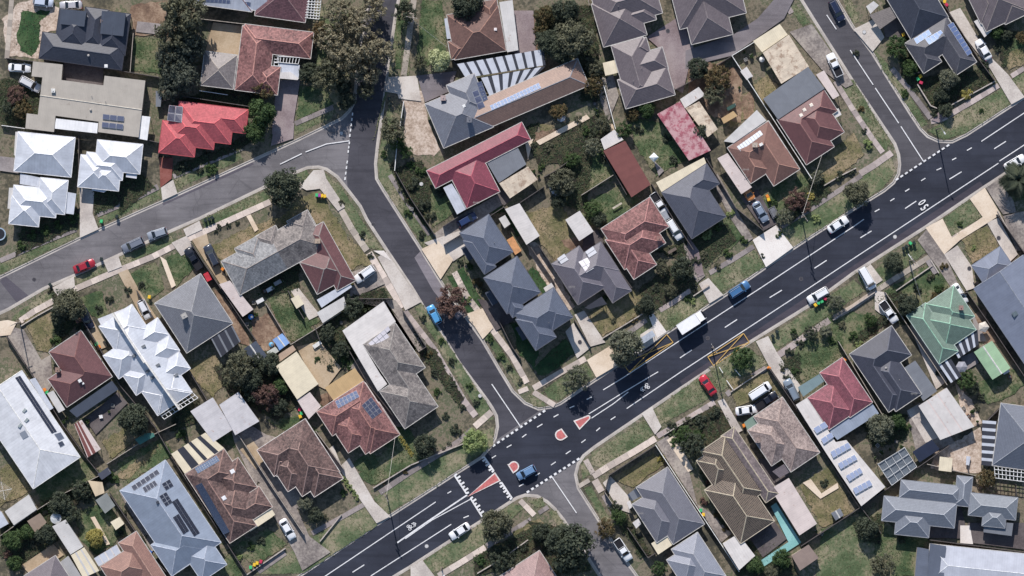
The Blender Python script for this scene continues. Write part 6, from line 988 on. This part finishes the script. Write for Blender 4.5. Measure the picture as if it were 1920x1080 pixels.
def fence(mat, hgt, *xy, word=None, cat="fence", nm="fence"):
    P = [W(xy[i], xy[i + 1], hgt) for i in range(0, len(xy), 2)]; o = empty(nm, (P[0].x, P[0].y, G)); pal = MB(); cap = MB(); wal = nm != "fence"
    for a, b in zip(P, P[1:]):
        d = b - a; d.z = 0; ln = d.length; u = d.normalized(); n = Vector((-u.y, u.x, 0)); an = atan2(d.y, d.x)
        if wal: m = (a + b) / 2; pal.box((m.x, m.y, G + hgt / 2 - 0.03), (ln, 0.18, hgt), an); cap.box((m.x, m.y, G + hgt + 0.02), (ln + 0.05, 0.22, 0.06), an); continue
        k = max(1, int(ln / 0.16))
        for i in range(k):
            c = a + u * ((i + 0.5) * ln / k) + n * (0.02 if i % 2 else -0.005); pal.box((c.x, c.y, G + hgt / 2), (0.15, 0.03, hgt - 0.02 * (i * 7 % 3)), an)
        m = (a + b) / 2; cap.box((m.x, m.y, G + hgt + 0.03), (ln, 0.13, 0.045), an)
        for i in range(int(ln / 2.7) + 1):
            c = a + u * min(ln, i * 2.7) - n * 0.09; q = link("post", PSTM, o, (c.x - o.location.x, c.y - o.location.y, 0), an); q.scale = (1, 1, hgt / 1.7)
    shift(pal, (o.location.x, o.location.y, G)).build("brickwork" if wal else "palings", mat[0], o); shift(cap, (o.location.x, o.location.y, G)).build("coping" if wal else "cap_rail", mat[1], o)
    cx, cy = sum(xy[::2]) / len(P), sum(xy[1::2]) / len(P); thing(o, word or "grey paling fence", cat, "property fences and walls", (cx, cy), True)
FW = (WOOD, m_plain((168,158,146), 0.9, 0.1)); FB = (DARKW, m_plain((98,92,88), 0.9, 0.1)); FWH = (m_plain((216,216,212), 0.7), m_plain((232,232,230), 0.7)); FBR = (m_plain((150,118,98), 0.9, 0.1, 0, 0.2), m_plain((180,170,160), 0.8))
for f in ((FB,1.7, 12,109, 62,115, 120,122), (FB,1.7, 196,128, 300,145), (FW,1.7, 250,62, 244,135), (FB,1.7, 303,62, 308,45, 320,-10), (FWH,1.2, 3,235, 47,241), (FW,1.7, 330,30, 458,45), (FWH,1.5, 374,170, 427,178), (FB,1.7, 303,190, 340,180, 470,200), (FB,1.7, 148,255, 147,350), (FB,1.7, 275,262, 300,268, 296,295), (FW,1.6, 140,268, 60,262),
 (FB,1.7, 12,630, 62,706, 120,800, 165,862, 190,893), (FB,1.7, 150,592, 188,655, 226,724, 290,800), (FB,1.7, 256,545, 290,600, 352,690, 400,770), (FB,1.7, 358,456, 400,520, 455,602, 480,638), (FW,1.7, 200,870, 287,815, 330,795), (FW,1.7, 498,568, 545,646), (FW,1.7, 545,646, 592,617, 640,585), (FB,1.7, 540,545, 570,598), (FB,1.7, 321,856, 425,1018, 462,1076), (FW,1.7, 447,815, 505,905, 570,1002), (FW,1.7, 592,808, 645,880), (FB,1.7, 645,640, 690,720, 760,808), (FB,1.7, 755,582, 799,650, 785,660), (FB,1.7, 545,870, 600,838), (FB,1.7, 40,835, 0,775), (FW,1.7, 0,1005, 60,962, 110,930, 200,885), (FB,1.7, 205,925, 290,1050, 320,1080), (FB,1.7, 655,560, 735,560), (FB,1.7, 590,612, 600,640), (FB,1.7, 290,800, 320,852),
 (FWH,1.7, 757,190, 750,237), (FWH,1.7, 745,262, 740,320), (FB,1.7, 815,440, 770,372, 742,322), (FB,1.7, 832,459, 880,430, 945,388), (FB,1.7, 860,125, 850,115), (FWH,1.7, 1132,160, 1154,242), (FW,1.6, 1105,10, 1100,-20), (FB,1.7, 1075,295, 1045,318, 1020,332), (FW,1.7, 1090,366, 1150,328), (FWH,1.8, 1372,104, 1480,270, 1522,335), (FWH,1.8, 1373,104, 1414,79), (FB,1.7, 1262,170, 1300,150, 1372,105), (FB,1.7, 1222,345, 1262,410, 1300,468), (FB,1.7, 1320,290, 1380,390, 1432,433), (FB,1.7, 945,388, 1005,478, 1040,530), (FB,1.7, 1010,460, 1060,535, 1068,548), (FB,1.7, 1115,455, 1160,505, 1185,540), (FB,1.2, 1077,600, 1107,650), (FB,1.2, 975,672, 960,650, 935,600), (FB,1.7, 1175,365, 1132,290), (FB,1.7, 975,380, 1020,350), (FB,1.7, 885,390, 830,425),
 (FB,1.7, 1766,2, 1840,118), (FB,1.5, 1840,118, 1866,152), (FB,1.7, 1708,140, 1731,133), (FB,1.7, 1142,891, 1229,835), (FWH,1.6, 1229,834, 1280,912, 1345,1010, 1386,1072), (FB,1.7, 1134,922, 1142,891), (FW,1.7, 1134,923, 1148,944), (FB,1.7, 1177,990, 1215,1046, 1229,1037), (FB,1.7, 1385,820, 1432,905), (FB,1.7, 1442,690, 1490,760, 1545,850, 1612,952), (FW,1.7, 1572,640, 1657,782), (FW,1.7, 1660,548, 1697,603, 1776,722), (FB,1.7, 1812,545, 1850,600, 1925,712), (FB,1.7, 1502,1024, 1600,960), (FB,1.7, 1615,952, 1652,1000), (FB,1.7, 1742,1012, 1925,1036), (FB,1.7, 1905,908, 1905,930), (FW,1.7, 1738,870, 1830,892), (FB,1.7, 1460,745, 1480,775), (FB,1.7, 1870,402, 1925,480), (FB,1.7, 1600,960, 1680,905, 1780,835), (FB,1.7, 1840,800, 1875,765), (FB,1.7, 1785,555, 1814,548)):
    fence(f[0], f[1], *f[2:], word={id(FW): "weathered grey paling fence", id(FB): "dark paling fence", id(FWH): "white boundary fence"}[id(f[0])])
for f in ((0.6, 700,915, 770,872, 868,832), (0.5, 1130,634, 1204,589), (0.6, 1545,348, 1575,330, 1605,315), (0.6, 1765,207, 1866,152), (0.7, 1720,158, 1745,198, 1757,203), (0.5, 1760,512, 1745,488), (0.5, 1680,545, 1748,498), (0.5, 600,1015, 640,965), (0.6, 462,1078, 535,1028), (0.5, 38,612, 70,592, 108,571), (0.6, 1300,555, 1330,535), (0.5, 1370,735, 1440,688), (0.5, 1245,815, 1310,775), (0.5, 895,1075, 945,1045, 990,1012), (0.7, 1562,600, 1640,548), (0.5, 1870,395, 1890,430)):
    fence(FBR, f[0], *f[1:], word="low masonry front wall", cat="wall", nm="garden_wall")
# power poles with cables
def lamp_post(o, h, a, label):
    mb = MB(); mb.tube((0, 0, h - 0.1), (1.1 * cos(a + pi), 1.1 * sin(a + pi), h + 0.2), 0.05, n=6); mb.build("lamp_arm", STEEL, o); mb = MB(); mb.box((1.3 * cos(a + pi), 1.3 * sin(a + pi), h + 0.2), (0.6, 0.26, 0.12), a); mb.build("lamp_head", m_plain((214,216,220), 0.4), o); o.name = "street_lamp"; thing(o, label, "street lamp"); return o
def pole(px, py, label, h=9.5, ang=33, lamp=False):
    o = empty("power_pole", W(px, py)); o.location.z = G; mb = MB(); mb.tube((0, 0, -0.1), (0, 0, h), 0.15, 0.09, 9); mb.build("pole", WOOD, o); a = radians(ang + 90)
    if lamp: return lamp_post(o, h, a, label)
    mb = MB(); mb.box((0, 0, h - 0.5), (2.3, 0.12, 0.14), a); mb.box((0, 0, h - 1.5), (1.6, 0.1, 0.12), a); mb.build("crossarm", WOOD, o)
    for i in (-1.0, -.35, .35, 1.0):
        mb = MB(); mb.lathe([(0.001, 0.2), (0.05, 0.18), (0.07, 0.1), (0.04, 0.0)], 8, (i * cos(a), i * sin(a), h - 0.43)); mb.build("insulator", FRAME, o)
    if 0:
        mb = MB(); mb.tube((0, 0, h - 2.2), (1.9 * cos(a + pi), 1.9 * sin(a + pi), h - 1.6), 0.04, n=6); mb.build("lamp_arm", STEEL, o); mb = MB(); mb.box((2.15 * cos(a + pi), 2.15 * sin(a + pi), h - 1.6), (0.65, 0.26, 0.13), a); mb.build("lamp_head", m_plain((214,216,220), 0.4), o)
    thing(o, label, "power pole", "power poles along the roads"); return o
pole(1503, 408, "timber power pole on the verge left of the stopped white sedan"); pole(725, 927, "timber power pole on the verge beside the concrete driveway"); pole(1755, 243, "street lamp on the rounded corner verge at top right", lamp=True); pole(1705, 489, "timber power pole beside the white kerb stripe on the lower verge"); pole(828, 1064, "street lamp at the bottom edge near the main road", lamp=True); pole(38, 606, "timber power pole at the kink of the left footpath", 8.5, 115); pole(774, 38, "timber power pole in the north verge at top", 9, 80); pole(1335, 652, "timber power pole behind the lower bus zone", 9)
def cable(a, b, za, zb, label, r=0.035):
    A, B = W(*a, za), W(*b, zb); o = empty("service_cable", (A.x, A.y, A.z)); mb = MB(); n = 8; pts = [A.lerp(B, i / n) - Vector((0, 0, 0.5 * 4 * (i / n) * (1 - i / n))) - A for i in range(n + 1)]
    for p, q in zip(pts, pts[1:]): mb.tube(p, q, r, n=4)
    mb.build("wire", m_plain((196,190,184), 0.6), o); thing(o, label, "cable")
cable((1503,408), (1541,291), 9.0, 3.0, "pale service cable from the pole to the maroon corner house", 0.035); cable((725,927), (741,818), 9.0, 3.2, "thin service cable from the pole to the red tile solar house", 0.03); cable((774,38), (838,88), 8.6, 3.2, "thin service cable to the brown hip house at top", 0.03); cable((1705,489), (1735,585), 8.8, 3.2, "thin service cable to the green tiled house")
# bus shelter and seats
o = empty("bus_shelter", W(1213, 632)); o.location.z = G; a = radians(33); mb = MB(); mb.box((0, 0, 2.4), (3.2, 1.3, 0.09), a); mb.build("roof", m_plain((170,178,190), 0.4), o); mb = MB()
for u, v in ((-1.4, .5), (1.4, .5), (-1.4, -.5), (1.4, -.5)): mb = MB(); mb.box((u * cos(a) - v * sin(a), u * sin(a) + v * cos(a), 1.2), (0.08, 0.08, 2.36), a); mb.build("post", STEEL, o)
mb = MB(); mb.box((-.52 * sin(a), .52 * cos(a), 1.2), (2.7, 0.03, 1.7), a); mb.build("back_panel", m_plain((140,156,168), 0.1, 0.6), o); mb = MB(); mb.box((0, 0, 0.48), (2.2, 0.4, 0.06), a); mb.build("seat", WOOD, o); thing(o, "grey bus shelter beside the silvery roadside tree", "bus shelter")
sheet("bus_stop_pad", [(1200, 628), (1222, 613), (1250, 624), (1204, 658)], G + 0.21, M['conc'], 0.15)
for q in ((1348,688, 1355,699), (1362,713, 1374,730), (1377,692, 1388,705), (1702,476, 1712,490)):
    a, b = W(q[0], q[1]), W(q[2], q[3]); d = b - a; o = empty("bollard_rail", (a.x, a.y, G)); mb = MB(); mb.box((d.x / 2, d.y / 2, 0.75), (d.length, 0.14, 0.08), atan2(d.y, d.x)); mb.build("rail", m_plain((232,232,232), 0.5), o)
    for t in (0.08, 0.92): mb = MB(); mb.box((d.x * t, d.y * t, 0.35), (0.09, 0.09, 0.74)); mb.build("post", m_plain((222,222,222), 0.5), o)
    thing(o, "white hand rail", "hand rail", "white rails on the verges", (q[0], q[1]), True)
# garden things
def cloth(px, py):
    o = empty("clothesline", W(px, py), 0.2); o.location.z = G; mb = MB(); mb.tube((0, 0, 0), (0, 0, 2.0), 0.04, n=8); mb.build("mast", STEEL, o); mb = MB()
    for i in range(4): mb.tube((0, 0, 1.9), (1.9 * cos(i * pi / 2), 1.9 * sin(i * pi / 2), 2.1), 0.05, n=5)
    mb.build("arm", m_plain((214,210,204)), o); mb = MB()
    for r in (0.7, 1.1, 1.5, 1.85):
        for i in range(4): mb.tube((r * cos(i * pi / 2), r * sin(i * pi / 2), 2.08), (r * cos((i + 1) * pi / 2), r * sin((i + 1) * pi / 2), 2.08), 0.015, n=4)
    mb.build("line", FRAME, o); thing(o, "rotary clothesline on the lawn at the left edge", "clothesline")
cloth(8, 919)
def tank(px, py, r, h, c, label):
    o = empty("water_tank", W(px, py)); o.location.z = G; mb = MB(); mb.lathe([(r, 0), (r, h * 0.3), (r * 1.02, h * 0.31), (r, h * 0.33), (r, h * 0.64), (r * 1.02, h * 0.65), (r, h * 0.67), (r, h)], 20); mb.build("shell", m_plain(c, 0.5), o, True); mb = MB(); mb.lathe([(r * 1.02, h), (r * 0.5, h + 0.18), (0.001, h + 0.26)], 20); t = mb.build("lid", m_plain(c, 0.5), o, True); mb = MB(); mb.lathe([(0.25, h + 0.2), (0.25, h + 0.32), (0.001, h + 0.33)], 12, (r * 0.4, 0, 0)); mb.build("hatch", STEEL, t); thing(o, label, "water tank")
tank(107, 971, 1.1, 2.0, (206,210,212), "round pale water tank at the head of the long grey shed"); tank(471, 594, 0.55, 1.2, (40,120,200), "blue round drum at the end of the pink garage"); tank(509, 646, 0.5, 0.9, (90,180,226), "sky-blue paddling tub beside the blue cubby house"); tank(1428, 112, 0.55, 1.4, (222,220,214), "white round tank beside the cream carport roof at top")
o = empty("trampoline", W(0, 439)); o.location.z = G; mb = MB(); mb.lathe([(1.1, 0.8), (1.32, 0.82), (1.34, 0.76), (1.1, 0.75)], 24); mb.build("pad", m_plain((150,172,190)), o); mb = MB(); mb.lathe([(0.001, 0.78), (1.11, 0.785)], 24); mb.build("mat", m_plain((26,30,38)), o)
for i in range(6): mb = MB(); mb.tube((1.2 * cos(i * 1.047), 1.2 * sin(i * 1.047), 0), (1.2 * cos(i * 1.047), 1.2 * sin(i * 1.047), 0.78), 0.03, n=5); mb.build("leg", STEEL, o)
thing(o, "round trampoline cut by the left edge below the white villas", "trampoline")
def umbrella(px, py, r, c, label, n=8):
    o = empty("umbrella", W(px, py, 2)); o.location.z = G; mb = MB(); mb.tube((0, 0, 0), (0, 0, 2.4), 0.03, n=6); mb.build("pole", STEEL, o); mb = MB(); mb.lathe([(r, 1.95), (r * 0.5, 2.25), (0.001, 2.45)], n); mb.lathe([(r, 1.93), (r * 0.5, 2.22), (0.001, 2.42)], n); mb.build("canopy", m_plain(c, 0.9, 0.1), o); mb = MB(); mb.lathe([(0.3, 0), (0.3, 0.08), (0.001, 0.1)], 12); mb.build("base", PLAST, o); thing(o, label, "umbrella")
umbrella(1226, 295, 1.0, (226,232,230), "white square umbrella on the lawn above the charcoal house", 4); umbrella(1803, 688, 1.25, (150,150,158), "grey umbrella between the green house and the striped shed", 6); umbrella(1052, 220, 0.95, (196,196,204), "pale umbrella under the bronze tree below the long solar roof"); umbrella(1844, 613, 1.2, (208,198,186), "beige umbrella behind the green tiled house", 5)
def tbl(px, py, label, c=(214,214,214), rz=0.5, L=1.6, Wd=0.8):
    o = empty("garden_table", W(px, py), rz); o.location.z = G; mb = MB(); mb.box((0, 0, 0.74), (L, Wd, 0.05)); mb.build("table_top", m_plain(c, 0.6), o)
    for sx in (-1, 1):
        for sy in (-1, 1): mb = MB(); mb.box((sx * (L / 2 - .08), sy * (Wd / 2 - .08), 0.36), (0.06, 0.06, 0.72)); mb.build("leg", m_plain(c, 0.6), o)
    thing(o, label, "table", None, (px, py), True)
for q in ((1157,386,"pale garden bench", (190,180,160), 0.55, 2.2, 0.4), (507,542,"white garden table",), (521,530,"grey garden table", (150,150,150)), (488,564,"white garden table",), (190,781,"round-edged white patio table", (236,236,236), 0.2, 0.7, 0.7), (1885,696,"white outdoor table set", (230,230,230), 0.5, 1.4, 0.9), (150,660 - 60,"brown bench", (120,84,70)), (1260,470,"timber garden bench", (110,96,84), 0.55, 1.9, 0.6), (595,646,"white sandpit frame", (220,220,216), 0.6, 1.9, 0.8)): tbl(q[0], q[1], q[2], *(q[3:]))
def pot(px, py, c, w=0.5, hh=0.6, box=False):
    o = empty("crate" if box else "planter_pot", W(px, py), px * 0.37); o.location.z = G + 0.06; mb = MB()
    if box:
        for sx in (-1, 1): mb.box((sx * w / 2, 0, hh / 2), (0.04, w, hh)); mb.box((0, sx * w / 2, hh / 2), (w - 0.05, 0.04, hh))
        mb.box((0, 0, 0.05), (w - 0.06, w - 0.06, 0.04)); mb.build("slats", m_plain(c, 0.7), o); mb = MB(); mb.box((0, 0, hh * 0.6), (w * 0.8, w * 0.7, hh * 0.4), 0.3); mb.build("contents", m_plain((120,116,110), 0.8), o); thing(o, "open storage crate", "crate", "crates in the yards", (px, py), True); return
    mb.lathe([(w * 0.32, 0), (w * 0.5, hh * 0.9), (w * 0.54, hh * 0.9), (w * 0.54, hh), (w * 0.46, hh), (w * 0.44, hh * 0.85)], 12); mb.build("pot", m_plain(c, 0.7), o); mb = MB(); mb.lathe([(w * 0.44, hh * 0.85), (0.001, hh * 0.88)], 12); mb.build("soil", m_plain((60,48,40), 0.95), o); cr = link("foliage", CR['shrub'][px % 3], o, (0, 0, hh * 0.85)); cr.scale = (w * 0.7,) * 3; cr.material_slots[0].link = 'OBJECT'; cr.material_slots[0].material = LV['green']
    thing(o, "potted plant", "plant pot", "pots in the yards", (px, py), True)
for i, (x, y) in enumerate(((486,552), (497,546), (512,538), (530,527), (476,568), (1000,322), (1010,330), (1645,835), (1652,848), (1668,842), (1680,828), (1690,838), (1640,858), (1815,780), (1822,772), (1832,790), (1806,765), (165,790), (205,772), (212,760), (120,790), (126,784), (1115,195), (1118,207), (1120,214), (1290,215), (1300,240), (470,600), (463,608), (480,590), (1386,165), (1398,112), (1408,105), (1395,98), (640,605), (655,690), (1870,690), (1893,706), (1600,920), (1530,996), (1540,1000), (768,372), (775,380), (772,392))):
    pot(x, y, ((196,190,180), (150,96,74), (90,92,96), (206,206,204))[i % 4], 0.5 + (i % 3) * 0.15, 0.55, i % 3 == 1)
# ------------------------------------------------------------------ labels that single things out
ORD = ["closest to it", "second closest to it", "third closest to it", "fourth closest to it", "fifth closest to it", "sixth closest to it", "seventh closest to it", "eighth closest to it", "ninth closest to it", "tenth closest to it"]
def place(px, py):
    hs = min(HOUSES, key=lambda q: hypot(q['px'][0] - px, q['px'][1] - py)); dx, dy = px - hs['px'][0], py - hs['px'][1]; d = hypot(dx, dy)
    rel = ("right of" if dx > 0 else "left of") if abs(dx) > abs(dy) * 1.0 else ("below" if dy > 0 else "above")
    return f"{rel} the {hs['phrase']}", d
from collections import defaultdict
by = defaultdict(list)
for o, auto, px in THINGS:
    if auto:
        s_, d = place(*px); by[o["label"] + " " + s_].append((d, o))
for k, L in by.items():
    L.sort(key=lambda t: t[0])
    for i, (d, o) in enumerate(L): o["label"] = k if len(L) == 1 else (f"{k}, {ORD[min(i, 9)]}" if len(k.split()) < 13 else f"{k}, {ORD[min(i, 9)].split(' to')[0]}")

# ------------------------------------------------------------------ tufts of grass and weeds, too many to count
def inside(x, y, P):
    r = False; j = len(P) - 1
    for i in range(len(P)):
        if (P[i][1] > y) != (P[j][1] > y) and x < (P[j][0] - P[i][0]) * (y - P[i][1]) / (P[j][1] - P[i][1]) + P[i][0]: r = not r
        j = i
    return r
rd = random.Random(5); TUFT = defaultdict(lambda: ([], []))
def tuft(key, x, y, z, s):
    v, f = TUFT[key]; p = W(x, y)
    for k in range(3):
        a = rd.uniform(0, 6.28); l = s * rd.uniform(0.6, 1.2); w = l * 0.45; q = Vector((p.x + rd.uniform(-s, s), p.y + rd.uniform(-s, s), z)); d = Vector((cos(a), sin(a), 0)); n = Vector((-d.y, d.x, 0)); i = len(v)
        v += [tuple(q - n * w), tuple(q + n * w), tuple(q + d * l + Vector((0, 0, l * 0.55)))]; f.append((i, i + 1, i + 2))
for mat, pts, z in GRASS:
    xs = [p[0] for p in pts]; ys = [p[1] for p in pts]; area = (max(xs) - min(xs)) * (max(ys) - min(ys)); kind = {'verge': 'a', 'green': 'b', 'lush': 'c', 'dry': 'd', 'bed': 'c'}.get(mat)
    if not kind or max(xs) < 0 or min(xs) > 1920: continue
    for i in range(min(900, int(area * (0.07 if mat != 'bed' else 0.11)))):
        x, y = rd.uniform(min(xs), max(xs)), rd.uniform(min(ys), max(ys))
        if inside(x, y, pts): tuft(kind, x, y, z, rd.uniform(0.1, 0.24) if mat != 'bed' else rd.uniform(0.16, 0.4))
    for k in range(len(pts)):
        if rd.random() < 0.7: tuft(kind, pts[k][0], pts[k][1], z, rd.uniform(0.12, 0.28))
for key, (nm, c1, c2) in dict(a=("verge_grass", (72, 86, 54), (128, 130, 92)), b=("lawn_grass", (58, 78, 46), (104, 116, 72)), c=("ground_cover", (46, 66, 42), (88, 98, 64)), d=("dry_grass", (96, 98, 66), (160, 146, 112))).items():
    v, f = TUFT[key]; m = bpy.data.meshes.new(nm); m.from_pydata(v, [], f); m.materials.append(m_leaf(nm, c1, c2)); o = link(nm, m); o["kind"] = "stuff"; o["label"] = {"a": "rough tufts of grass along the road verges", "b": "green tufts of grass across the lawns", "c": "low leafy ground cover in the garden beds", "d": "dry straw-coloured tufts in the bare yards"}[key]; o["category"] = "grass"
# manhole and meter covers
for i, (x, y, c) in enumerate(((64,524,0), (1502,523,0), (1678,444,1), (800,1024,1), (1327,634,0), (1817,503,0), (1872,446,0), (1087,641,0), (1252,58,0), (900,742,1), (640,250,1), (700,420,0), (1620,60,1), (790,345,1))):
    o = empty("manhole_cover", W(x, y)); o.location.z = 0.012 if BLK and not any(inside(x, y, b) for b in BLK.values()) else ZL[0] + 0.006
    mb = MB(); mb.lathe([(0.42, 0.0), (0.42, 0.02), (0.34, 0.022)], 18); mb.build("rim", m_plain((150,148,146) if c else (92,90,92), 0.8), o); mb = MB(); mb.lathe([(0.34, 0.016), (0.001, 0.018)], 18); mb.build("lid", m_plain((196,196,196) if c else (64,62,66), 0.8), o); thing(o, "pale round access cover" if c else "dark round access cover", "manhole cover", "access covers in the paving", (x, y), False)
    s_, d = place(x, y); o["label"] += " " + s_
